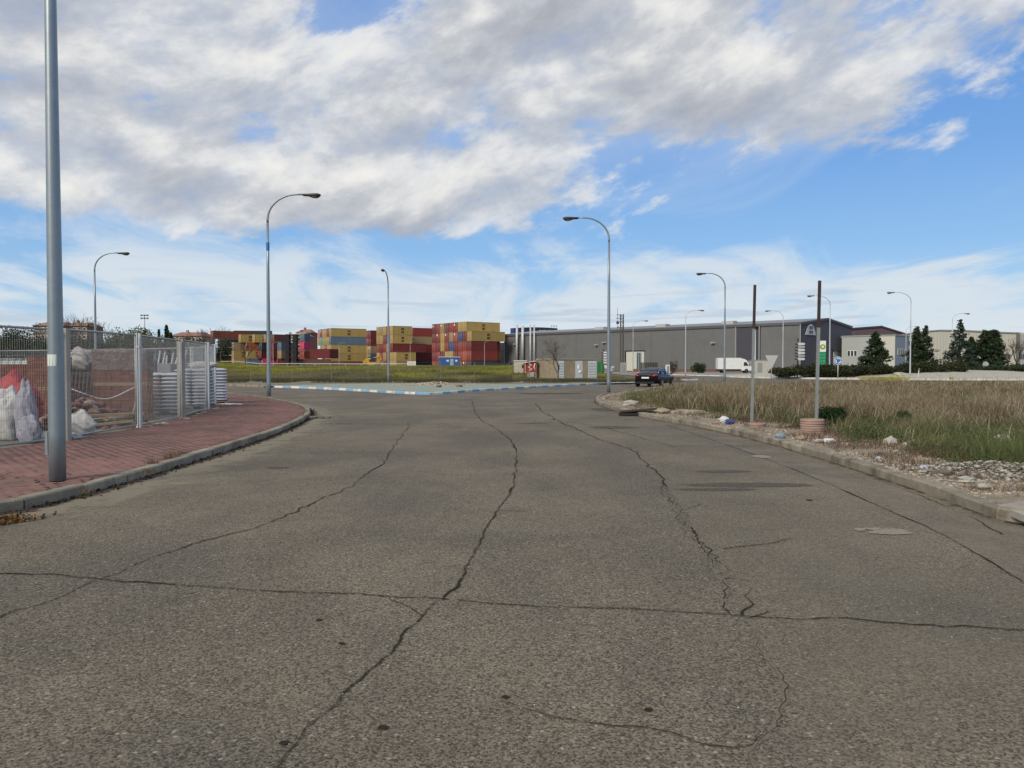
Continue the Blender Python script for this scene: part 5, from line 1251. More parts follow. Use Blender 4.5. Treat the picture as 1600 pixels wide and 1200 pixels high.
for x in (1.1, 5.5):
    for y in (.18, 2.0): mb = MB(); mb.lathe([(.1, -.14), (.40, -.14), (.42, 0), (.40, .14), (.1, .14)], 18, (x, y, .42), axis='y'); mb.build('wheel', blackm, tr)
mb = MB(); mb.box(6.0, 6.12, -.16, -.02, 1.45, 1.9); mb.build('mirror', blackm, tr)
mb = MB(); mb.box(6.55, 6.76, .2, .5, .85, 1.05); mb.build('headlight', whitepr, tr)
sc_ = thing('storage_container', 'pale cream storage hut behind and right of the white truck', 'hut', (XA(1174, 152), 152, 0), R_(-3))
mb = MB(); mb.box(0, 3.9, 0, 2.3, 0, 2.45); mb.build('wall', pm('cream steel', (.42, .41, .36), .7, 0, .08, 1), sc_); mb = MB(); mb.box(-.1, 4.0, -.1, 2.4, 2.452, 2.56); mb.build('roof', pm('greyer roof edge', (.30, .31, .30), .7), sc_)
mb = MB(); mb.box(1.2, 2.1, -.04, -.003, 0, 2.0); mb.build('door', pm('grey steel door', (.24, .25, .24), .6), sc_)
grn = thing('green_container', 'small green metal container behind the kiosk at its right end', 'container', (XA(933, 140), 140, .1))
mb = MB(); mb.box(0, 1.2, 0, 1.6, 0, 2.0); mb.box(-.06, 1.26, -.06, 1.66, 2.002, 2.1); mb.build('body', pm('bin green', (.03, .19, .055), .6), grn); mb = MB(); mb.box(.15, .55, -.04, -.003, .2, 1.7); mb.build('door', pm('bin green door', (.02, .13, .04), .6), grn)
wb = thing('white_skip', 'white builder’s bags and boxes heaped right of the green container', 'heap', (XA(946, 138), 138, .1))
mb = MB(); rr = random.Random(9)
for k in range(9): mb.lump((rr.uniform(0, 1.9), rr.uniform(0, .8), .5+rr.uniform(-.2, .8)), rr.uniform(.3, .55), k, 1, (1, 1, .8), .2)
mb.build('bag', whiteb, wb)
for k, (px, w_, h_, lb) in enumerate([(974, 1.0, 1.9, 'pale concrete block at the foot of the lattice mast'), (1043, .6, 1.6, 'small white cabinet right of the black car against the warehouse')]):
    o = thing('utility_cabinet', lb, 'cabinet', (XA(px, 132), 132, 0)); mb = MB(); mb.box(-w_/2, w_/2, -.4, .4, 0, h_); mb.build('housing', whitep if k else concpost, o); mb = MB(); mb.box(-w_/2-.05, w_/2+.05, -.45, .45, h_+.002, h_+.08); mb.build('cap', concpost, o); mb = MB(); mb.box(-w_/2+.1, w_/2-.1, -.43, -.403, .2, h_-.2); mb.build('door', greyblk, o)

# ================================================================== LATTICE MAST
ms = thing('lattice_mast', 'rusty lattice mast with insulator arms and a thin aerial before the warehouse', 'mast', (XA(971.5, 134), 134, 0))
mst = pm('weathered mast steel', (.10, .085, .075), .7, .2, .2, 2); H = ZA(491, 134)
mb = MB()
for x in (-.26, .26):
    for y in (-.26, .26): mb.box(x-.05, x+.05, y-.05, y+.05, 0, H)
mb.build('leg', mst, ms); mb = MB(); n = 20
for k in range(n):
    z0, z1 = .6+(H-.6)*k/n, .6+(H-.6)*(k+1)/n
    for y in (-.26, .26): mb.bar((-.26, y, z0), (.26, y, z1), .035, 4); mb.bar((-.26, y, z0), (.26, y, z0), .03, 4)
    for x in (-.26, .26): mb.bar((x, -.26, z1), (x, .26, z0), .035, 4)
mb.build('brace', mst, ms)
for z, L in ((H-.15, .9), (H-.75, .95), (H-1.35, .8), (H-2.3, .7)):
    mb = MB(); mb.bar((-.26-L*.7, 0, z), (.3, 0, z), .045, 5); mb.lathe([(.0, 0), (.09, .03), (.05, .08), (.09, .13), (.0, .22)], 8, (-.26-L*.6, 0, z)); mb.build('cross_arm', mst, ms)
mb = MB(); mb.lathe([(.0, -.25), (.22, -.2), (.26, .1), (.2, .25), (0, .3)], 12, (-.75, 0, H-1.5)); mb.build('transformer_pot', mst, ms)
mb = MB(); mb.bar((-.78, 0, H-3), (-.78, 0, H+1.1), .028, 5); mb.build('aerial', mst, ms)
# thin overhead wires to the left
mb = MB()
for dz_ in (0, .35, .75): 
    pts = [Vector((XA(965, 134), 134, H-.2-dz_)).lerp(Vector((XA(900, 260), 260, 17.5-dz_*2)), u)+Vector((0, 0, -2.0*u*(1-u))) for u in np.linspace(0, 1, 12)]; mb.tube(pts, .018, 3)
mb.build('overhead_wire', mst, ms)
mb = MB(); mb.tube([Vector((XA(965, 134), 134, 0)), Vector((XA(965, 134), 134, .1))], .05, 4)
# floodlight mast far left
fm = thing('floodlight_mast', 'far floodlight mast with six lamps over the trees at left', 'floodlight', (XA(227, 260), 260, 4)); hf = ZA(493, 260)-4
mb = MB(); mb.tube([(0, 0, 0), (0, 0, hf)], [.16, .07], 6); mb.build('pole', mst, fm)
mb = MB(); mb.bar((-1.1, 0, hf-.1), (1.1, 0, hf-.1), .05, 4); mb.bar((-1.1, 0, hf-1.1), (1.1, 0, hf-1.1), .05, 4); mb.build('cross_bar', mst, fm)
for x in (-1, 0, 1):
    for z in (0, -1.0): mb = MB(); mb.box(x-.3, x+.3, -.25, .1, hf+z-.2, hf+z+.25); mb.build('floodlight', darkmetal, fm)

# ================================================================== SIGNS
def blade(mb, x0, x1, z0, z1, y=-.06):
    zz = (z0+z1)/2; mb.extr([(x0, y, z0), (x1-.14, y, z0), (x1, y, zz), (x1-.14, y, z1), (x0, y, z1)], (0, .05, 0))
def finger(px, Y, ytop, n, label, wd, pitch, cols):
    o = thing('direction_sign', label, 'direction sign', (XA(px, Y), Y, .05)); H = ZA(ytop, Y)
    mb = MB(); mb.bar((0, 0, 0), (0, 0, H), .07, 8); mb.lathe([(.0, .0), (.10, 0), (.10, .12), (0, .2)], 8, (0, 0, H)); mb.build('post', rustd, o)
    for k in range(n):
        z = H-.45-k*pitch; mb = MB(); blade(mb, -.10, wd, z-.13, z+.13); mb.build('sign_blade', cols[k % len(cols)], o)
        mb = MB(); mb.box(-.30, -.02, -.09, .05, z-.10, z+.06); mb.build('bracket', rustd, o)
gsign = pm('grey sign face', (.33, .34, .35), .5); wsign = pm('white sign face', (.55, .56, .57), .5)
finger(1246, 88, 532, 6, 'six grey and white pointed direction signs on a dark post beside the pylon sign', .85, .345, [wsign, gsign, wsign, wsign, gsign, wsign])
finger(942.5, 128, 547, 5, 'stack of white direction signs partly behind the tall lamp post, above the green container', .65, .42, [wsign])
# filling-station pylon
pb = thing('pylon_sign', 'tall green and white pylon sign with a round green and yellow flower emblem', 'pylon sign', (XA(1284, 128), 128, 0), R_(-6))
w2 = (1289.5-1278.5)/1200*128/2; zt = ZA(532.5, 128); zm = ZA(549.8, 128)
mb = MB(); mb.box(-w2, w2, -.12, .12, zm+.002, zt); mb.build('upper_panel', pm('white sign acrylic', (.68, .69, .66), .35), pb)
mb = MB(); mb.box(-w2, w2, -.12, .12, .0, zm); mb.build('price_panel', pm('green sign acrylic', (.012, .22, .085), .35, 0, .05, 1), pb)
def disc(r, c, y, n=24, petals=0, amp=0): return [(c[0]+(r*(1+amp*math.cos(petals*t)))*math.cos(t), y, c[1]+(r*(1+amp*math.cos(petals*t)))*math.sin(t)) for t in np.linspace(0, 2*math.pi, n, endpoint=False)]
cz = (zt+zm)/2-.1; rr_ = .43
for r, col, y in [(rr_, pm('leaf green', (.05, .20, .03), .4), -.13), (rr_*.72, pm('lime green', (.28, .42, .04), .4), -.142), (rr_*.50, pm('sun yellow', (.70, .58, .05), .4), -.154), (rr_*.30, whitepr, -.166)]:
    mb = MB(); mb.extr(disc(r, (w2-.50, cz), y, 72, 18, .09), (0, .01, 0)); mb.build('emblem', col, pb)
mb = MB()
for k in range(5): z = zm-.55-k*.52; mb.box(-w2+.12, -w2+.55, -.135, -.121, z, z+.13); mb.box(.1, w2-.12, -.135, -.121, z-.02, z+.17)
mb.build('price_row', pm('pale green print', (.10, .36, .20), .5), pb)
# give-way sign seen from the back
gv = thing('give_way_sign', 'inverted triangular sign seen from its pale back, right of the white truck', 'traffic sign', (XA(1205.5, 76), 76, .05)); z1 = ZA(556, 76)
mb = MB(); mb.bar((0, .04, 0), (0, .04, z1-.1), .035, 8); mb.build('post', galv2, gv)
mb = MB(); mb.extr([(-.64, 0, z1), (-.60, 0, z1-.08), (-.05, 0, z1-1.22), (.05, 0, z1-1.22), (.60, 0, z1-.08), (.64, 0, z1)], (0, -.025, 0)); mb.build('sign_plate', pm('pale sign back', (.50, .51, .48), .5, .2, .05, 3), gv)
# roundabout sign: blue disc, three white arrows, white rim
rs = thing('roundabout_sign', 'round blue sign with white circling arrows on a white post before the hedge', 'traffic sign', (XA(1309.5, 82), 82, .1), 0); zc_ = ZA(565, 82); bl = pm('traffic blue', (.02, .14, .42), .4); rS = .44
mb = MB(); mb.bar((0, .05, 0), (0, .05, zc_), .035, 8); mb.build('post', whitep, rs)
mb = MB(); mb.extr(disc(rS, (0, zc_), 0, 36), (0, .03, 0)); mb.build('rim', whitepr, rs)
mb = MB(); mb.extr(disc(rS*.88, (0, zc_), -.012, 36), (0, .01, 0)); mb.build('face', bl, rs)
for k in range(3):
    a0 = 2*math.pi*k/3+.5; mb = MB(); r0, r1 = .20, .31; out = []
    A_ = np.linspace(a0, a0+1.25, 8); out = [(r1*math.cos(t_), -.02, zc_+r1*math.sin(t_)) for t_ in A_]+[((r1+.06)*math.cos(A_[-1]), -.02, zc_+(r1+.06)*math.sin(A_[-1])), (.255*math.cos(A_[-1]+.45), -.02, zc_+.255*math.sin(A_[-1]+.45)), ((r0-.06)*math.cos(A_[-1]), -.02, zc_+(r0-.06)*math.sin(A_[-1]))]+[(r0*math.cos(t_), -.02, zc_+r0*math.sin(t_)) for t_ in A_[::-1]]
    mb.extr(out, (0, .006, 0)); mb.build('arrow', whitepr, rs)
# two more signs seen from the back
for px, Y, yt, yb, r, lb in [(1436, 80, 580.5, 600, .28, 'small round sign on a white post tilted away, right of the pale slim lamp'), (1539.5, 96, 571.5, 590, .44, 'round sign seen from its pale back before the dark twin conifer')]:
    o = thing('round_sign', lb, 'traffic sign', (XA(px, Y), Y, .08), R_(55 if r < .3 else 5)); zc_ = ZA(yt, Y)
    mb = MB(); mb.bar((0, .05, 0), (0, .05, zc_), .03, 6); mb.build('post', whitep, o); mb = MB(); mb.extr(disc(r, (0, zc_), 0, 28), (0, -.02, 0)); mb.build('sign_plate', MATS['pale sign back'], o)
    mb = MB(); mb.box(-.015, .015, -.035, -.021, zc_-r*.9, zc_+r*.9); mb.build('seam', greyblk, o)
o = thing('dark_totem', 'dark sign board with two white panels standing right of the twin conifer', 'sign board', (XA(1559, 120), 120, 0)); mb = MB(); mb.box(-1.0, .9, 0, .2, 0, ZA(560, 120)); mb.build('board', pm('dark totem', (.03, .03, .045), .6), o)
for z in (ZA(567, 120), ZA(573.5, 120)): mb = MB(); mb.box(-.1, .7, -.03, -.003, z, z+.45); mb.build('panel', whitep, o)

# ================================================================== ROUNDABOUT
RC, RR = Vector((50, 100)), 22.0
ra = struct(thing('roundabout', '', ''))
for k in ('label', 'category'): del ra[k]
circ = [RC+Vector((math.cos(a), math.sin(a)))*RR for a in np.linspace(0, 2*math.pi, 90, endpoint=False)]
paleg = pm('pale gravel apron', (.42, .395, .335), .95, 0, .16, 1.2, .4, 30, dirt=(.22, .20, .14), dirt_amt=.7, world=True)
mb = MB(); n = 90; prof = [(22, -.02), (22, .16), (21.8, .18), (19.5, .20), (17, .50), (12, .9), (0, 1.1)]
mb.lathe(prof, 90, (RC.x, RC.y, 0), 0, True); mb.build('central_island', paleg, ra)
kc = resample(circ+[circ[0]], 1.5)
for i in range(len(kc)-1):
    a, b = kc[i], kc[i+1]
    if a.y > 100: continue
    na = (a-RC).normalized(); nb3 = (b-RC).normalized(); mb = MB(); d = (b-a).normalized()*.008
    mb.prism([tuple(a+d+na*.22), tuple(b-d+nb3*.22), tuple(b-d+nb3*.02), tuple(a+d+na*.02)], 0, .17); mb.build('kerb_stone', whitek, ra)
# pavement strip and brick-red patch left of the roundabout
rp = struct(sheet('red_pavement_patch', [(XA(1054, 92), 92), (XA(1082, 88), 88), (XA(1075, 110), 110), (XA(1050, 112), 112)], .09, paverm))
mb = MB(); 
for a, b in [((XA(1048, 118), 118), (XA(1185, 100), 100)), ((XA(1050, 78), 78), (XA(1088, 80), 80))]:
    a = Vector(a); b = Vector(b); d = (b-a).normalized(); n_ = Vector((-d.y, d.x))*.25; mb.prism([tuple(a-n_), tuple(b-n_), tuple(b+n_), tuple(a+n_)], .0, .15)
struct(mb.build('kerb_line', whitek))
forecourt = struct(sheet('forecourt', [(18.2, 112), (70, 112), (63, 171), (17, 171)], .006, pm('pale forecourt', (.24, .22, .20), .9, 0, .1, .5, world=True)))

# ================================================================== FOLIAGE TOOLS
LEAF = leafmat(); GRASS = leafmat('grass blades', .85, .3)
def leaves(name, C_, size, cols, parent, seed=0, flat=.0, mat=None, aspect=.5, updir=None):
    """C_ (N,3) centres -> small diamond leaves in random directions; colour per leaf"""
    r = np.random.default_rng(seed); n = len(C_); a = r.normal(size=(n, 3)); a /= np.linalg.norm(a, axis=1)[:, None]
    if updir is not None: a = a*.5+updir; a /= np.linalg.norm(a, axis=1)[:, None]
    b = np.cross(a, r.normal(size=(n, 3))); b /= np.linalg.norm(b, axis=1)[:, None]
    s = (size*r.uniform(.6, 1.4, n))[:, None] if np.isscalar(size) else (size*r.uniform(.6, 1.4, n))[:, None]
    V = np.stack([C_-a*s, C_+b*s*aspect, C_+a*s, C_-b*s*aspect], 1).reshape(-1, 3)
    F = np.arange(4*n).reshape(n, 4); return mass(name, V, F, np.repeat(cols, 4, 0), mat or LEAF, parent)
def pal(n, cols, seed=0, v=.25):
    r = np.random.default_rng(seed+99); c = np.array(cols)[r.integers(0, len(cols), n)]; return np.clip(c*(1+r.uniform(-v, v, n))[:, None], 0, 1)
DG = [(.028, .048, .022), (.040, .065, .030), (.058, .082, .040), (.020, .036, .018)]
barkm = pm('bark', (.07, .055, .042), .95, 0, .2, 6)
def conifer(px, Y, ytop, wpx, label, n=5200, cols=DG, ragged=.25, z0=.5, shape=.85, base=.02, seed=1, gaps=.0, leaf=.12):
    X = XA(px, Y); H = ZA(ytop, Y)-z0; R0 = wpx/1200*Y/2; r = np.random.default_rng(seed)
    o = thing('conifer_tree', label, 'conifer', (X, Y, z0), 0, 'dark conifers on the roundabout')
    mb = MB(); mb.tube([(0, 0, -.3), (0, 0, H*.5), (0, 0, H*.98)], [.14, .09, .015], 7)
    nb_ = int(H*9); tips = []; pts = []; sz = []
    for k in range(nb_):
        u = base+(1-base)*(k/nb_)**1.0; z = u*H; rad_ = R0*(1-u)**shape*(1+r.uniform(-ragged, ragged))*(1.0 if u > .12 else .75+u*2)+.04
        for j in range(3 if gaps else 4):
            a = r.uniform(0, 2*math.pi); L = rad_*r.uniform(.75, 1.1); droop = -.18*L+r.uniform(-.1, .14)*L
            tip = np.array([math.cos(a)*L, math.sin(a)*L, z+droop+.10*L])
            if k % 3 == 0: mb.bar((0, 0, z), tuple(tip*.9+np.array([0, 0, z])*.1), .018, 3)
            m_ = max(6, int(n/(nb_*4)*(L/R0*1.8+.15))); t_ = r.uniform(.15 if not gaps else .3, 1, m_)**.7; c = np.array([0, 0, z])[None]*(1-t_[:, None])+tip[None]*t_[:, None]
            sp_ = .09+.16*L*(1-t_*.6); c += r.normal(size=(m_, 3))*sp_[:, None]*np.array([.7, .7, .45]); pts.append(c)
    mb.build('trunk', barkm, o); P_ = np.vstack(pts); P_ = P_[P_[:, 2] > 0]
    clump = vnoise(P_[:, 0]*3+50, P_[:, 2]*3+50+P_[:, 1], .9, seed)[:, None]; leaves('crown', P_, leaf, pal(len(P_), cols, seed)*(.65+.8*clump), o, seed); return o
conifer(1367, 97, 517.5, 50, 'broad dark conical conifer standing alone before the pale office block', n=8500, seed=3, ragged=.34, shape=.66, leaf=.12)
conifer(1432, 97, 511, 38, 'dark pointed conifer just right of the slim pale lamp post', n=7000, seed=4, ragged=.3, shape=.66)
conifer(1446, 99, 508, 44, 'lighter conifer with a thin top behind the one beside the pale lamp post', n=7000, cols=[(.04, .06, .035), (.055, .075, .045), (.03, .05, .028)], seed=5, ragged=.3, shape=.85, gaps=1)
conifer(1499, 96, 499, 52, 'tallest ragged blue-green conifer with a thin open spire', n=7500, cols=[(.045, .065, .045), (.06, .085, .06), (.03, .05, .032)], seed=6, ragged=.38, shape=.95, gaps=1)
conifer(1517, 99, 526, 26, 'narrow dark conifer squeezed between the tall spire and the twin conifer', n=4500, seed=7, ragged=.15, shape=.55)
conifer(1540, 98, 516, 42, 'left half of the dark round-shouldered pair of conifers at right', n=8500, seed=8, ragged=.26, shape=.45, leaf=.12)
conifer(1552, 99, 515, 38, 'right half of the dark round-shouldered pair of conifers at right', n=8500, seed=9, ragged=.26, shape=.48, leaf=.12)
def bush(px, Y, wpx, ytop, label, name='juniper_bush', n=2600, cols=DG, z0=.2, seed=1, leaf=.09, dep=None, grp=None, cat='bush', rough=.25, flatb=True):
    X = XA(px, Y); H = max(.25, ZA(ytop, Y)-z0); R0 = wpx/1200*Y/2; D0 = dep or R0*.8; r = np.random.default_rng(seed)
    o = thing(name, label, cat, (X, Y, z0), 0, grp)
    k = 9; ce = np.stack([r.uniform(-.6, .6, k)*R0, r.uniform(-.5, .5, k)*D0, r.uniform(.25, .65, k)*H], 1); ra_ = np.stack([r.uniform(.35, .55, k)*R0, r.uniform(.4, .6, k)*D0, r.uniform(.30, .42, k)*H], 1)
    i = r.integers(0, k, n); d = r.normal(size=(n, 3)); d /= np.linalg.norm(d, axis=1)[:, None]; q = r.uniform(.45, 1.08, n)[:, None]
    P_ = ce[i]+d*ra_[i]*q; P_[:, 2] = np.abs(P_[:, 2])
    clump = vnoise(P_[:, 0]*2+40, P_[:, 2]*2+P_[:, 1]+40, .5, seed)[:, None]
    mb = MB()
    for j in range(7): a = r.uniform(0, 6.3); mb.bar((0, 0, -.1), (math.cos(a)*R0*.6, math.sin(a)*D0*.6, H*.6), .02, 4)
    mb.build('stem', barkm, o); leaves('foliage', P_, leaf, pal(n, cols, seed)*(.6+.9*clump), o, seed); return o
JC = [(.032, .042, .018), (.045, .052, .022), (.055, .058, .028), (.025, .034, .016)]
lbs = ['leftmost low dark juniper on the roundabout under the finger signs', 'second juniper from the left, below the green pylon sign', 'juniper directly behind the round blue sign', 'juniper between the blue sign and the broad conifer', 'juniper under the broad lone conifer', 'juniper right of the broad lone conifer', 'juniper behind the pale slim lamp post', 'juniper under the pointed conifers', 'brownish juniper left of the tall spire conifer', 'rightmost large juniper under the tall spire conifer']
for k, (px, yt, wpx) in enumerate([(1230, 571.5, 54), (1266, 567, 56), (1302, 568, 54), (1335, 568.5, 52), (1368, 567, 52), (1398, 567, 50), (1424, 566, 50), (1452, 564, 52), (1478, 562, 52), (1500, 564, 52)]):
    bush(px, 85.5+k*.3 if k > 3 else 87.5-k*.4, wpx, yt, lbs[k], n=4200, cols=JC if k < 8 else JC+[(.07, .055, .035)], seed=20+k, leaf=.11, dep=2.0, grp='spreading junipers on the roundabout')
for k, (px, wpx) in enumerate([(1548, 46), (1590, 50), (1630, 46)]):
    bush(px, 93, wpx+10, 567.5, ['low clipped hedge under the dark twin conifers', 'low clipped hedge at the right picture edge', 'low clipped hedge beyond the right picture edge'][k], 'clipped_hedge', 3000, DG, .6, 40+k, .1, 1.4, 'clipped hedge on the roundabout', 'hedge')
bush(1091, 150, 24, 563, 'round green shrub left of the white truck', 'shrub', 2200, DG, 0, 50, .13)
bush(1052, 150, 18, 560, 'brown leafless shrub right of the black car against the warehouse', 'shrub', 900, [(.10, .065, .05), (.08, .055, .045)], 0, 51, .10)
bush(1303, 19.0, 50, 633, 'dark green bush beside the right-hand bare steel post', 'shrub', 9000, [(.012, .035, .012), (.02, .05, .016), (.03, .065, .02)], .08, 52, .022, .35)
bush(1408, 17.5, 40, 640, 'leafy green weed bush in front of the pale straw right of centre', 'shrub', 3500, [(.03, .05, .018), (.05, .07, .025), (.02, .04, .015)], .08, 53, .022, .3)
for k, px in enumerate((1406, 1518)):
    o = MB(); o.lump((0, 0, .25), .55, k+5, 2, (1.3, 1, .55), .25); o = o.build('boulder', paleg); Y = 84 if k == 0 else 88; o.location = (XA(px, Y), Y, .22); tag(o, ['pale stone heap at the hedge foot left of the slim lamp', 'pale boulder right of the tall spire conifer'][k], 'boulder')

# bare trees ----------------------------------------------------
def bare_tree(px, Y, ybase, ytop, label, seed=1, levels=5, spread=.55, z0=0.0, r0=.09, grp=None, col=None, lean=0, name='bare_tree'):
    H = ZA(ytop, Y)-z0; o = thing(name, label, 'tree', (XA(px, Y), Y, z0), 0, grp); rr = random.Random(seed); tk = MB(); br = MB()
    def grow(p, d, L, r, lev, mb):
        q = p+d*L*.5+Vector((rr.uniform(-1, 1), rr.uniform(-1, 1), 0))*L*.06; e = p+d*L; mb.tube([p, q, e], [r, r*.85, r*.7], 6 if lev > 3 else 3, cap=False)
        if lev == 0: return
        for k in range(rr.choice([2, 3, 3])):
            ax = Vector((rr.gauss(0, 1), rr.gauss(0, 1), rr.gauss(0, .35))).normalized(); nd = (d+ax*spread*rr.uniform(.6, 1.35)+Vector((0, 0, .12))).normalized(); grow(e if rr.random() < .6 else q.lerp(e, rr.random()), nd, L*rr.uniform(.6, .85), r*.62, lev-1, br)
    grow(Vector((0, 0, -.1)), Vector((lean, 0, 1)).normalized(), H*.33, r0, levels, tk)
    zmax = max(v[2] for v in br.v); s_ = H/zmax
    for m_ in (tk, br): m_.v = [(v[0]*s_, v[1]*s_, v[2]*s_) for v in m_.v]
    m2 = pm('twig grey-brown', (.10, .08, .065), .95, 0, .15, 5); tk.build('trunk', m2, o); br.build('branches', m2, o); return o
bare_tree(872, 71, 598, 525, 'bare leafless tree with spreading twigs in front of the pebble-faced kiosk', 11, 6, .62, .09, .085)
bare_tree(384, 178, 572, 533, 'bare tree before the yellow containers left of the curved lamp post', 12, 5, .45, 1.0, .22)
for k, (px, Y, yt) in enumerate([(118, 205, 487), (128, 212, 492), (143, 208, 496), (166, 215, 500), (318, 205, 512), (331, 214, 508), (346, 210, 513), (1575, 150, 527), (1588, 152, 531)]):
    bare_tree(px, Y, 570, yt, ['thin bare tree just right of the thick lamp post, tallest over the fence', 'second bare tree right of the thick lamp post', 'bare tree left of the far-left lamp', 'small bare tree right of the far-left lamp', 'bare tree left of the rust red container', 'taller bare tree left of the rust red container', 'bare tree overlapping the rust red container', 'bare tree against the cream hall', 'smaller bare tree against the cream hall near its pipe'][k], 60+k, 5, .5, 0.0 if k > 6 else 2.0, .2, 'bare trees far off')

# far-left scrub, houses and dome hill -------------------------
BR = [(.075, .062, .045), (.09, .075, .055), (.06, .055, .035), (.05, .055, .03)]
OL = [(.055, .065, .03), (.07, .08, .035), (.045, .055, .025)]
rr = random.Random(5); k = 0; NM = ['brownish', 'olive green', 'dark green']
for row, (Y, n_, yt0) in enumerate([(150, 13, 541), (185, 13, 530), (215, 14, 521)]):
    for i in range(n_):
        px = -25+i*400/n_+rr.uniform(-6, 6); yt = yt0+rr.uniform(-4, 5)
        if px > 335 and row < 2: continue
        if row == 0 and px > 325: continue
        ck = 0 if rr.random() < .6 else (1 if rr.random() < .6 else 2); zb_ = float(hills_h(np.array([[XA(px, Y)]]), np.array([[float(Y)]]))[0, 0])
        bush(px, Y+rr.uniform(-5, 5), 46, yt, f"{NM[ck]} scrub tree on the far-left rise, {['front', 'middle', 'rear'][row]} row, {ORD[min(i, 10)]} from the left" if i < 11 else f"{NM[ck]} scrub tree, far-left rise, {['front', 'middle', 'rear'][row]} row, {n_-i} from its right end".replace(' 1 from its right end', ' rightmost').replace(' 2 from its', ' next to last at its').replace(' 3 from its', ' third from its'), 'scrub_tree', 1500, [BR, OL, DG][ck], max(zb_, 0)-.2, 100+k, .26, 3.5, 'scrub trees on the far-left rise', 'tree'); k += 1
bush(8, 190, 60, 498, 'tall dark tree at the left picture edge above the fence', 'scrub_tree', 2600, OL+DG, 2, 190, .28, 5, 'scrub trees on the far-left rise', 'tree')
bush(45, 200, 50, 505, 'rounded brown tree left of the far brown house', 'scrub_tree', 1800, BR, 2, 191, .28, 5, 'scrub trees on the far-left rise', 'tree')
bush(207, 235, 92, 510, 'broad rounded olive-green crown behind the fence at left', 'round_tree', 6500, [(.10, .115, .035), (.085, .10, .03), (.12, .13, .05)], 2, 192, .32, 7, None, 'tree', .1)
def cypress(px, Y, ytop, wpx, label, seed, z0=3):
    return conifer(px, Y, ytop, wpx, label, 2200, DG, .1, z0, .5, .0, seed, 0, .28)
cypress(261, 215, 508, 10, 'dark narrow cypress at left above the fence', 31)['group'] = 'far cypresses'; cypress(249, 220, 515, 5, 'thin small cypress left of the dark narrow cypress', 32)['group'] = 'far cypresses'; cypress(267, 213, 520, 14, 'low dark cypress at the foot of the narrow one', 33)['group'] = 'far cypresses'
def house(px0, px1, Y, yt, label, wall, roofc, win=True, rise=1.6, z0=0, nw=5, fl=2):
    x0, x1 = XA(px0, Y), XA(px1, Y); zt = ZA(yt, Y); o = thing('far_house', label, 'building', (0, 0, 0)); zw = zt-rise
    mb = MB(); mb.box(x0, x1, Y, Y+12, z0, zw); mb.build('wall', wall, o)
    mb = MB(); mb.extr([(x0-.5, Y-.5, zw+.003), (x1+.5, Y-.5, zw+.003), (x1-1.5, Y+6, zt), (x0+1.5, Y+6, zt)], (0, 0, .2)); mb.add([(x0-.5, Y+12.5, zw), (x1+.5, Y+12.5, zw), (x1-1.5, Y+6, zt+.2), (x0+1.5, Y+6, zt+.2)], [(0, 1, 2, 3)]); mb.add([(x0-.5, Y-.5, zw), (x0-.5, Y+12.5, zw), (x0+1.5, Y+6, zt+.2)], [(0, 1, 2)]); mb.add([(x1+.5, Y-.5, zw), (x1+.5, Y+12.5, zw), (x1-1.5, Y+6, zt+.2)], [(0, 1, 2)])
    rf = mb.build('roof', roofc, o); mb = MB(); mb.box(x0+(x1-x0)*.3, x0+(x1-x0)*.3+.8, Y+5, Y+6, zt-.5, zt+1.0); mb.build('chimney', wall, rf)
    for f_ in range(fl):
        for i in range(nw):
            x = x0+(x1-x0)*(i+.5)/nw; z = zw-1.9-f_*3.0; mb = MB(); mb.box(x-.75, x+.75, Y-.1, Y-.02, z-.1, z+1.4); w_ = mb.build('window', whitep, o); mb = MB(); mb.box(x-.5, x+.5, Y-.13, Y-.102, z+.1, z+1.2); mb.build('pane', blackp, w_)
    return o
bwn = pm('brown render', (.20, .15, .11), .9, 0, .1, .5); brk = pm('far brick', (.25, .10, .075), .9, 0, .1, .5); tile = pm('faded roof tile', (.27, .15, .11), .9, 0, .12, .8); tan_ = pm('tan render', (.32, .25, .19), .9)
house(54, 100, 300, 503, 'flat-roofed brown house above the trees left of the thick lamp post', bwn, tile)
house(98, 137, 305, 503.5, 'brown house above the trees right of the thick lamp post', bwn, tile)
house(268, 318, 300, 519, 'house with faded red roof right of the narrow cypress', tan_, tile)
house(459, 477, 310, 518.5, 'red brick apartment block with white windows between the black racks and the left block', brk, tan_, nw=3, fl=4)
house(440, 462, 330, 522, 'pinkish apartment house behind the black rack tower', tan_, tile, nw=3)
house(464, 486, 345, 514.5, 'far house with a red roof peeping over the brick apartment block', brk, tile, nw=3)
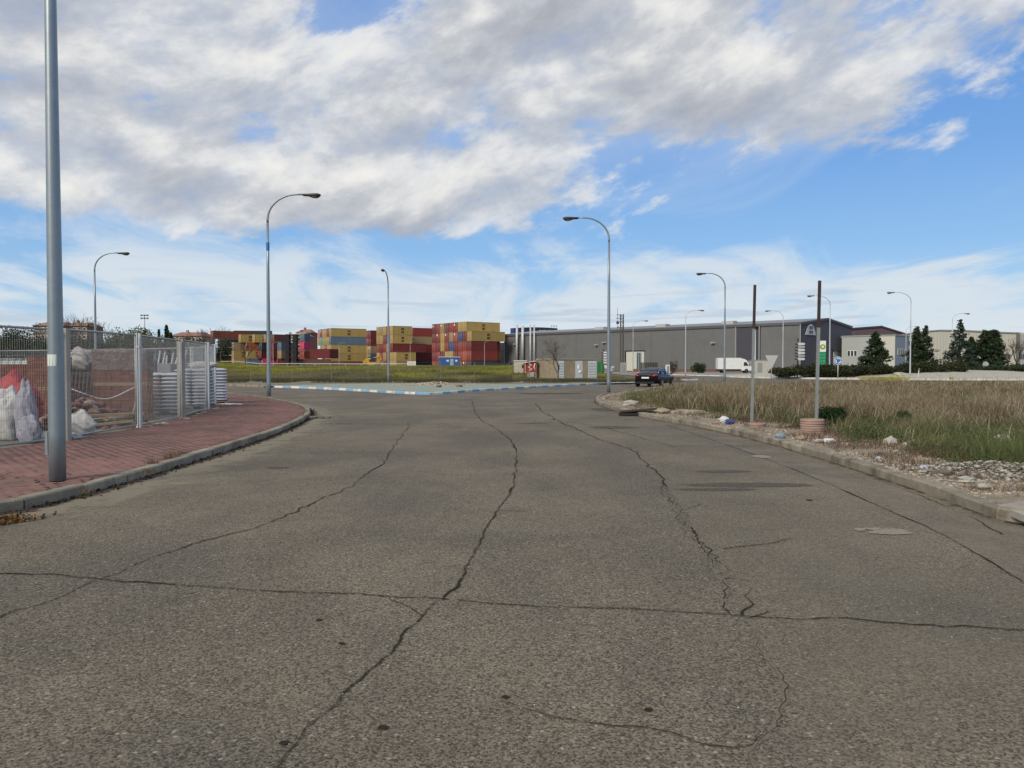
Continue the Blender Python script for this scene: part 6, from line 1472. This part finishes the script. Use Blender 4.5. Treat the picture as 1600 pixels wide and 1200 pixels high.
# ================================================================== WEEDS, GRASS
def blades(name, X, Y, Z, H, Wd, lean, cols, parent=None, seed=0, seg=2, curve=.35, tipcol=None):
    r = np.random.default_rng(seed); n = len(X); a = r.uniform(0, 2*math.pi, n); la = r.uniform(0, 2*math.pi, n)
    # blades face mostly sideways so that they do not vanish edge-on from any side
    cx, cy = np.cos(a)*Wd/2, np.sin(a)*Wd/2; lx, ly = np.cos(la)*lean*H, np.sin(la)*lean*H
    base = np.stack([X, Y, Z], 1); w3 = np.stack([cx, cy, np.zeros(n)], 1)
    mid = base+np.stack([lx*curve, ly*curve, H*.58], 1); tip = base+np.stack([lx, ly, H*(1-.3*lean)], 1)
    if seg == 1:
        V = np.stack([base-w3, base+w3, tip], 1).reshape(-1, 3); F = np.arange(3*n).reshape(n, 3); C4_ = np.repeat(cols, 3, 0)
    else:
        V = np.stack([base-w3, base+w3, mid+w3*.75, mid-w3*.75, tip], 1).reshape(-1, 3)
        b = 5*np.arange(n)[:, None]; F = np.concatenate([b+np.array([[0, 1, 2]]), b+np.array([[0, 2, 3]]), b+np.array([[3, 2, 4]])], 0)
        C4_ = np.repeat(cols, 5, 0)
        if tipcol is not None: C4_ = C4_.reshape(n, 5, 3).copy(); C4_[:, 4] = C4_[:, 4]*.4+tipcol*.6; C4_ = C4_.reshape(-1, 3)
    return mass(name, V, F, C4_, GRASS, parent)
def mixc(t, a, b): return np.array(a)[None]*(1-t[:, None])+np.array(b)[None]*t[:, None]
# --- right verge: sample in depth bands, blades grow wider with distance so the cover stays closed
RK = [p for p in rinner]
def sample(n, y0, y1, seed, poly, xr=.72, xl=-.1, pw=1.6):
    r = np.random.default_rng(seed); Y = y0*(y1/y0)**(r.random(n)) ; X = Y*(xl+(xr-xl)*r.random(n))
    ok = in_poly(X, Y, poly); return X[ok], Y[ok], r
X, Y, r = sample(330000, 7.5, 69, 1, RPOLY)
d = dist_line(X, Y, RK)
n1 = vnoise(X, Y, 1.3, 11); n2 = vnoise(X, Y, 3.7, 12); n3 = vnoise(X, Y, .45, 13)
edge_ = 1.15+1.15*n2+np.clip((11-Y)*.35, 0, 1.3)+np.clip((34-Y)/40, 0, .5)
keep = (d > edge_*(.55+.55*r.random(len(X))))
gap_ = vnoise(X+9, Y+3, 1.6, 17); keep &= r.random(len(X)) < np.clip(.10+.75*n3+1.5*(gap_-.35), .04, 1)
X, Y, d, n1, n2, n3, edge_ = [q[keep] for q in (X, Y, d, n1, n2, n3, edge_)]
# greener close to the kerb, straw further in; clumps of unequal height with thin places between
n4 = vnoise(X+31, Y+17, 6.5, 14); n5 = vnoise(X, Y, .8, 15)
zone = np.clip((d-edge_)/np.clip(5.6-(Y-12)*.06, 2.2, 5.6)+(n1-.5)*2.0+(n4-.5)*1.4, 0, 1)
zone = np.where(Y > 34, np.clip(zone+.35, 0, 1), zone)
isg = r.random(len(X)) > (zone*.74+.06+.45*(n5-.5))
clump = np.clip(.14+1.25*n5*n2+.75*(n4-.45), .08, 1.2)
H = np.where(isg, .10+.42*n1*n5*1.5*r.random(len(X))**.5+.12*r.random(len(X)), .16+.62*clump*r.random(len(X))**.6)*np.clip(.30+(d-edge_*.55)*.8, .18, 1)
tall = r.random(len(X)) < .012; H[tall] = (.65+.45*r.random(tall.sum()))*np.clip(d[tall]*.35, .3, 1)
Wd = (.0042+.00036*Y)*r.uniform(.5, 1.5, len(X)); Wd[tall] *= .8
straw = mixc(r.random(len(X)), (.32, .26, .165), (.165, .13, .085)); straw = straw*(.72+.55*n5)[:, None]
br_ = (vnoise(X, Y, 2.1, 16) > .62) & (r.random(len(X)) < .7); straw[br_] = straw[br_]*np.array([.62, .52, .48])
pale = r.random(len(X)) < .14; straw[pale] = np.array([.46, .40, .29])
green = mixc(r.random(len(X)), (.060, .092, .030), (.155, .175, .072))*(.6+.7*n1)[:, None]
cols = np.where(isg[:, None], green, straw)
g_ = blades('weeds', X, Y, np.full(len(X), .095), H, Wd, np.where(isg, .45, .62)*(.4+1.1*r.random(len(X))), cols, seed=3)
g_['kind'] = 'stuff'; tag(g_, 'tall dry straw-coloured weeds with a greener front edge on the right verge', 'weeds')
# broad-leaved weeds scattered through the front of the verge
r = np.random.default_rng(61); nb2 = 0; cs = []; 
while nb2 < 190:
    y = 9+34*r.random()**1.4; x = y*(.1+.6*r.random()); 
    if not in_poly(np.array([x]), np.array([y]), RPOLY)[0]: continue
    dd_ = dist_line(np.array([x]), np.array([y]), RK)[0]
    if dd_ < 1.1 or dd_ > 9: continue
    cs.append((x, y, .10+.22*r.random(), r.random())); nb2 += 1
Pq = []; Cq = []
for x, y, s_, q in cs:
    m_ = int(60+120*s_/.3); P1_ = r.normal(size=(m_, 3))*np.array([s_*.55, s_*.55, s_*.45]); P1_[:, 2] = np.abs(P1_[:, 2])+.10; P1_[:, 0] += x; P1_[:, 1] += y; Pq.append(P1_)
    Cq.append(pal(m_, [(.06, .10, .035), (.10, .14, .05)] if q < .6 else [(.10, .065, .045), (.14, .10, .065)], int(q*1000)))
bw = leaves('broadleaf_weeds', np.vstack(Pq), .022, np.vstack(Cq), None, 62, mat=GRASS, aspect=.6); bw['kind'] = 'stuff'; tag(bw, 'low leafy green and brown weed clumps among the dry grass of the right verge', 'weeds')
# yellow flowers at the back of the verge
X, Y, r = sample(60000, 58, 70.5, 4, RPOLY, .70, .44); m_ = (vnoise(X, Y, 3, 20) > .66) & ((X/Y > .57) | (X/Y < .52)); X, Y = X[m_], Y[m_]
if len(X): f_ = leaves('yellow_flowers', np.stack([X, Y, .35+.25*np.random.default_rng(1).random(len(X))], 1), .03, pal(len(X), [(.45, .40, .02), (.30, .33, .03)], 3), None, 5, mat=GRASS, aspect=.9); f_['kind'] = 'stuff'; tag(f_, 'yellow flowers at the far edge of the right verge', 'flowers')
# low dead scrub close to the kerb
X, Y, r = sample(120000, 7.5, 60, 6, RPOLY); d = dist_line(X, Y, RK); n1 = vnoise(X, Y, .6, 31)
m_ = (d > .2) & (d < 4.5) & (n1 > .60-.10*d) & ((Y > 9)); X, Y, n1, d = X[m_], Y[m_], n1[m_], d[m_]; k_ = len(X); r = np.random.default_rng(8)
g_ = blades('dead_scrub', X, Y, np.full(k_, .095), .06+.20*r.random(k_)*n1*np.clip(d, .3, 1.2), (.004+.0003*Y)*r.uniform(.6, 1.4, k_), r.uniform(.3, 1.3, k_), mixc(r.random(k_), (.13, .075, .05), (.20, .15, .10)), seed=9)
g_['kind'] = 'stuff'; tag(g_, 'low reddish dead scrub along the gravelly strip behind the right kerb', 'dry scrub')
# --- field behind the island
r = np.random.default_rng(21); n = 330000; Y = 72+128*r.random(n)**1.5; X = Y*(-.44+.62*r.random(n)); ok = (X < 12) & (X > -78); X, Y = X[ok], Y[ok]
okk = ~((X > XA(836, 80)-.6) & (X < XA(935, 80)+.6) & (Y > 77) & (Y < 83)); X, Y = X[okk], Y[okk]; Z = hills_h(X[None], Y[None])[0]
m_ = Z > -.2; X, Y, Z = X[m_], Y[m_], Z[m_]; n1 = vnoise(X, Y, 6, 41); n2 = vnoise(X, Y, 1.7, 42); n3 = vnoise(X, Y/3.0, 2.5, 43); k_ = len(X)
t_ = np.clip((Y-84)/26+(n1-.5)*1.8, 0, 1)
colf = mixc(np.clip(n2*1.2, 0, 1), (.15, .175, .038), (.29, .275, .055))*(.7+.5*n3)[:, None]; colb = mixc(np.clip(n3*1.3, 0, 1), (.08, .085, .04), (.22, .19, .11))
cols = colb*(1-t_[:, None])+colf*t_[:, None]; fl = (r.random(k_) < .16*t_*np.clip((n1-.3)*2.5, 0, 1.2)); cols[fl] = np.array([.52, .46, .04])
g_ = blades('field_grass', X, Y, Z-.03, (.25+.30*n2*r.random(k_)+.1*r.random(k_)), (.028+.00033*Y)*r.uniform(.6, 1.4, k_), r.uniform(.1, .7, k_), cols, seed=22, seg=1)
g_['kind'] = 'stuff'; tag(g_, 'green and yellow flowering grass of the open field behind the painted island', 'grass')
# ragged weeds at the island's rear edge and roadside strips
r = np.random.default_rng(31); n = 42000; X = -62+78*r.random(n); Y = 64.5+9*r.random(n)+np.clip((-26-X)*.12, 0, 9); n1 = vnoise(X, Y, 2.0, 51); ok = (n1 > .40) & (dist_line(X, Y, back) > .3) & ~in_poly(X, Y, [tuple(p) for p in isel]+[tuple(p) for p in back]) & in_poly(X, Y, [tuple(p) for p in iin if p.x > -129]+[(16, 200), (-130, 200)]); ok &= ~((X > XA(820, 79)) & (X < XA(936, 78)) & (Y > 76.5)); X, Y, n1 = X[ok], Y[ok], n1[ok]; k_ = len(X)
g_ = blades('strip_weeds', X, Y, np.full(k_, .08), (.10+.42*n1*r.random(k_)), .04*r.uniform(.6, 1.4, k_), r.uniform(.2, .8, k_), mixc(r.random(k_), (.045, .06, .022), (.12, .105, .06)), seed=32, seg=1)
g_['kind'] = 'stuff'; tag(g_, 'dark ragged weeds between the painted island and the wire fence', 'weeds')
# tufts along the left kerb
for k, (px, py, h_, c_) in enumerate([(262, 716, .16, 0), (275, 713, .12, 0), (238, 724, .14, 0), (286, 710, .10, 0), (232, 737, .10, 0), (134, 768, .09, 0), (420, 662, .06, 0)]):
    p = G(px, py, .13); r = np.random.default_rng(70+k); n = 60; X = p.x+r.normal(0, .05, n); Y = p.y+r.normal(0, .05, n)
    g_ = blades('dry_tuft', X, Y, np.full(n, .11), h_*r.uniform(.4, 1.1, n), .006*np.ones(n), r.uniform(.2, .9, n), mixc(r.random(n), (.12, .075, .045), (.20, .15, .09)), seed=k)
    tag(g_, ['tallest dry tuft growing at the left kerb joint', 'dry tuft right of the tallest one at the left kerb', 'dry tuft left of the tallest one at the left kerb', 'small dry tuft right of the tuft row on the left kerb', 'tuft in the gutter below the left kerb', 'small tuft on the kerb right of the thick lamp post', 'tiny tuft near the far bend of the left kerb'][k], 'weed', 'dry tufts along the left kerb')
# leaf litter in the left gutter
r = np.random.default_rng(91); c = G(25, 812); n = 1300; u = r.random(n); ln = [p for p in kl if 6 < p.y < 30]
seg_ = r.integers(0, len(ln)-1, n); a_ = np.array([tuple(ln[i].lerp(ln[i+1], q)) for i, q in zip(seg_, u)]); nr = normals(ln, 1); off_ = np.abs(r.normal(0, .10, n)); a_ -= np.array([tuple(nr[i]) for i in seg_])*off_[:, None]
n2_ = 700; e = np.stack([G(20, 815).x+r.normal(-.1, .40, n2_), G(20, 815).y+r.normal(-.05, .14, n2_)], 1); dk = dist_line(e[:, 0], e[:, 1], kl); e = e[(e[:, 0] > -12) & ~in_poly(e[:, 0], e[:, 1], pavepoly) & (dk < .75)]
P_ = np.vstack([np.column_stack([a_, .008+.02*r.random(len(a_))]), np.column_stack([e, .010+.03*r.random(len(e))])]); cl = np.vstack([pal(len(a_), [(.055, .035, .025), (.09, .06, .04), (.03, .025, .02)], 1), pal(len(e), [(.26, .12, .03), (.16, .085, .03), (.07, .045, .03)], 2)])
lt = leaves('leaf_litter', P_, .022, cl, None, 6, mat=LEAF, aspect=.7); lt['kind'] = 'stuff'; tag(lt, 'dark and rusty leaf litter gathered in the left gutter', 'leaf litter')

# ================================================================== RUBBLE AND LITTER ON THE RIGHT VERGE
palest = pm('pale plaster rubble', (.38, .36, .315), .95, 0, .18, 9, .5, 30, world=True); tanst = pm('tan stone', (.30, .235, .165), .95, 0, .2, 9, .5, 30, world=True); greyst = pm('dark stone', (.14, .125, .11), .95, 0, .2, 9, world=True)
bmi = bmesh.new(); bmesh.ops.create_icosphere(bmi, subdivisions=1, radius=1.0); IV = np.array([v.co[:] for v in bmi.verts]); IF = np.array([[v.index for v in f.verts] for f in bmi.faces]); bmi.free()
def rocks(name, X, Y, Z, S, mats_, seed, label, flat=.55):
    r = np.random.default_rng(seed); n = len(X); V = IV[None]*(1+r.uniform(-.35, .35, (n, len(IV), 1)))*S[:, None, None]*np.stack([r.uniform(.7, 1.5, n), r.uniform(.7, 1.3, n), r.uniform(.3, .8, n)*flat*1.6], 1)[:, None, :]
    a = r.uniform(0, 6.28, n); c, s = np.cos(a)[:, None], np.sin(a)[:, None]; x = V[..., 0]*c-V[..., 1]*s; y = V[..., 0]*s+V[..., 1]*c
    V = np.stack([x+X[:, None], y+Y[:, None], V[..., 2]+Z[:, None]], -1).reshape(-1, 3); F = (IF[None]+len(IV)*np.arange(n)[:, None, None]).reshape(-1, 3)
    o = mass(name, V, F); me = o.data
    for m_ in mats_: me.materials.append(m_)
    me.polygons.foreach_set('material_index', np.repeat(r.integers(0, len(mats_), n), len(IF)).astype(np.int32)); o['kind'] = 'stuff'; tag(o, label, 'rubble'); return o
r = np.random.default_rng(5)
def along(n, y0, y1, dmin, dmax, seed, gate=None):
    r = np.random.default_rng(seed); Y = y0*(y1/y0)**r.random(n); X = Y*(-.1+.85*r.random(n)); ok = in_poly(X, Y, RPOLY); X, Y = X[ok], Y[ok]; d = dist_line(X, Y, RK); ok = (d > dmin) & (d < dmax*(.4+.9*vnoise(X, Y, 1.1, seed+1))); return X[ok], Y[ok]
X, Y = along(170000, 6, 45, .03, 2.4, 3); q_ = vnoise(X, Y, .7, 44) > .42; X, Y = X[q_], Y[q_]; S = .004+.0006*Y+.028*np.random.default_rng(4).random(len(X))**6
if len(X) > 16000: X, Y, S = X[:16000], Y[:16000], S[:16000]
rocks('gravel', X, Y, np.full(len(X), .10), S, [tanst, tanst, palest, greyst], 6, 'tan gravel and small stones covering the strip behind the right kerb')
X, Y = along(9000, 8, 34, .12, 2.0, 23); q_ = vnoise(X, Y, 1.1, 71) > .60; X, Y = X[q_], Y[q_]
rocks('scattered_plaster', X, Y, np.full(len(X), .10), .006+.0005*Y+.035*np.random.default_rng(24).random(len(X))**6, [palest, palest, greyst], 25, 'scattered white plaster crumbs and chips behind the right kerb')
# plaster heap near the right edge
c = G(1515, 735, .12); n = 6500; rg = np.random.default_rng(8); X = c.x+rg.normal(.35, .85, n); Y = c.y+rg.normal(.0, .55, n)-.25*(X-c.x); dk = dist_line(X, Y, RK); ok = in_poly(X, Y, RPOLY) & (dk > .12); X, Y = X[ok], Y[ok]; hh = .15*np.exp(-((X-c.x-.35)/.9)**2-((Y-c.y)/.55)**2)
rocks('plaster_rubble', X, Y, .10+hh*rg.random(len(X)), .005+.032*rg.random(len(X))**5, [palest, palest, tanst, palest, greyst], 9, 'heap of broken white plaster and stones near the right picture edge', .5)
for k, (px, py, s_, mt, lb) in enumerate([(1392, 694, .13, palest, 'upright pale broken slab among the litter right of the striped clay collar'), (1280, 690, .10, palest, 'white crumpled lump at the foot of the striped clay collar'), (985, 633, .30, palest, 'pale rock on the tip of the right verge left of the dead scrub'), (1252, 686, .11, tanst, 'tan stone just left of the striped clay collar'), (1478, 740, .10, greyst, 'dark grey stone in the plaster heap'), (1510, 752, .11, palest, 'white stone in front of the dark one in the plaster heap'), (1565, 716, .14, palest, 'large pale stone at the back of the plaster heap'), (1538, 762, .08, palest, 'pale stone at the front right of the plaster heap'), (1035, 645, .26, tanst, 'tan stone behind the broken drain slab'), (1126, 657, .10, palest, 'small pale stone behind the right kerb before the left bare post')]):
    p = G(px, py, .12); mb = MB(); s_ *= .8; mb.lump((0, 0, s_*.25), s_, 30+k, 2, (1.25, .9, 1.1 if k == 0 else .5), .22); o = mb.build('broken_stone', mt); o.location = p; tag(o, lb, 'stone', 'loose stones on the right verge')
thinw = pm('thin white plastic', (.60, .62, .62), .4, 0, .1, 8, .6, 12); bluebag = pm('pale blue plastic', (.40, .44, .52), .4, 0, .15, 8, .6, 12); deepb = pm('deep blue plastic', (.05, .06, .20), .35); tealb = pm('blue-grey plastic', (.20, .28, .33), .35, 0, .2, 8, .5, 12)
for px, py, wd, ht, mt, lb in [(1373, 716, .13, .06, bluebag, 'small pale blue plastic bag on the gravel behind the right kerb'), (1443, 732, .15, .08, bluebag, 'pale blue plastic bag on the gravel left of the plaster heap'), (1564, 692, .40, .22, thinw, 'white plastic bag caught in green grass at the right picture edge'), (1140, 662, .30, .16, deepb, 'deep blue crumpled wrapper behind the right kerb near the left bare post'), (1131, 659, .28, .20, thinw, 'white crumpled paper beside the deep blue wrapper'), (1219, 683, .26, .12, tealb, 'blue-grey plastic bag left of the striped clay collar'), (1119, 664, .22, .08, pm('brown packaging', (.18, .09, .07), .7), 'brown packaging scrap left of the blue wrapper'), (1187, 640, .45, .08, thinw, 'pale sheet of litter lying in the weeds behind the left bare post'), (1295, 690, .32, .10, thinw, 'white torn paper right of the striped clay collar'), (1415, 694, .16, .06, thinw, 'small white scrap right of the upright broken slab')]:
    p = G(px, py, .12); wd *= .8; ht *= .85; o = cloth_bag('litter_bag', 800, 1, wd, wd*.7, ht, mt, lb, 'litter', int(px), sub=2); o.location = (p.x, p.y, .10); o['group'] = 'litter on the right verge'
# broken drain with a tilted slab
dr = thing('broken_drain', 'broken concrete drain cover tilted over a dark opening at the right kerb', 'drain', (G(1005, 650, .0).x, G(1005, 650, .0).y, 0), R_(-12))
mb = MB(); mb.box(-.75, .70, -.15, .45, .02, .10); mb.build('dark_opening', blackm, dr)
mb = MB(); M_ = Matrix.Translation((.05, .42, .17)) @ Matrix.Rotation(R_(-4), 4, 'X') @ Matrix.Rotation(R_(-5), 4, 'Y'); mb.box(-.75, .9, -.55, .4, -.03, .03, M=M_); mb.build('tilted_slab', pm('dark wet concrete', (.055, .045, .038), .85, 0, .2, 4), dr)
mb = MB(); mb.lump((1.35, -.1, .12), .45, 7, 2, (1.5, .8, .28), .25); mb.build('broken_edge', concrete, dr)
# rubble pile on the painted island and litter on the side road
rg = np.random.default_rng(17); c = G(680, 601, .12); n = 700; X = c.x+rg.normal(0, 1.1, n); Y = c.y+rg.normal(0, .8, n); hh = .22*np.exp(-((X-c.x)/1.2)**2-((Y-c.y)/.9)**2)
rocks('sand_heap', X, Y, .11+hh*rg.random(n), .05+.10*rg.random(n), [pm('pinkish rubble', (.36, .25, .19), .95, world=True), tanst, palest], 18, 'flat heap of pinkish sand and rubble on the painted island')
rocks('kiosk_rubble', XA(815, 76)+rg.random(300)*7, 74.5+rg.random(300)*2.0, np.full(300, .1), .04+.1*rg.random(300), [tanst, palest, greyst, brickm], 19, 'scattered rubble in front of the kiosk and shelter')
for px, py, s_, lb in [(718, 604.5, .22, 'dark clod on the painted island right of the sand heap'), (686, 604.8, .18, 'dark clod in front of the sand heap on the painted island')]:
    p = G(px, py, .12); mb = MB(); mb.lump((0, 0, .05), s_, int(px), 1, (1.2, 1, .5), .3); o = mb.build('clod', greyst); o.location = p; tag(o, lb, 'clod')
p = G(497, 653.5); mb = MB(); r_ = random.Random(3)
for k in range(16): mb.lump((r_.uniform(-.35, .45), r_.uniform(-.3, .3), .03), r_.uniform(.03, .10), k, 1, (1.3, 1, .5), .3)
o = mb.build('debris', greyst); o.location = p; tag(o, 'dark debris lying on the road just past the bend of the left kerb', 'debris'); o['kind'] = 'stuff'
o = cloth_bag('litter_bag', 800, 1, .9, .5, .05, thinw, 'flat pale sheet lying on the red pavement near the far fence corner', 'litter', 77, sub=2); p = G(358, 632, .13); o.location = (p.x, p.y, .125)
mb = MB()
for k in range(40):
    t_ = random.random(); i = random.choice([3, 4, 5, 6]); a, b = posts[i], posts[i+1]; q = a.lerp(b, t_); mb.lump((q.x+.10+random.random()*.15, q.y, .14), random.uniform(.02, .07), k, 1, (1.6, 1, .3), .3, random.choice([0, 1]))
o = mb.build('stone_chips', [palest, tanst]); tag(o, 'pale flat stone chips lying under the fence beside the red pavement', 'stones'); o['kind'] = 'stuff'
mb = MB(); r_ = random.Random(8)
for k in range(60):
    py = 640+r_.random()**1.5*540; px = r_.uniform(150, 1500); p = G(px, py)
    if in_poly(np.array([p.x]), np.array([p.y]), pavepoly)[0] or in_poly(np.array([p.x]), np.array([p.y]), RPOLY)[0]: continue
    mb.lump((p.x, p.y, .007), r_.uniform(.002, .005)*(1+.06*p.y), k, 1, (1.2, 1, .6), .3)
o = mb.build('loose_grit', palest); tag(o, 'tiny pale stones scattered over the asphalt', 'grit'); o['kind'] = 'stuff'
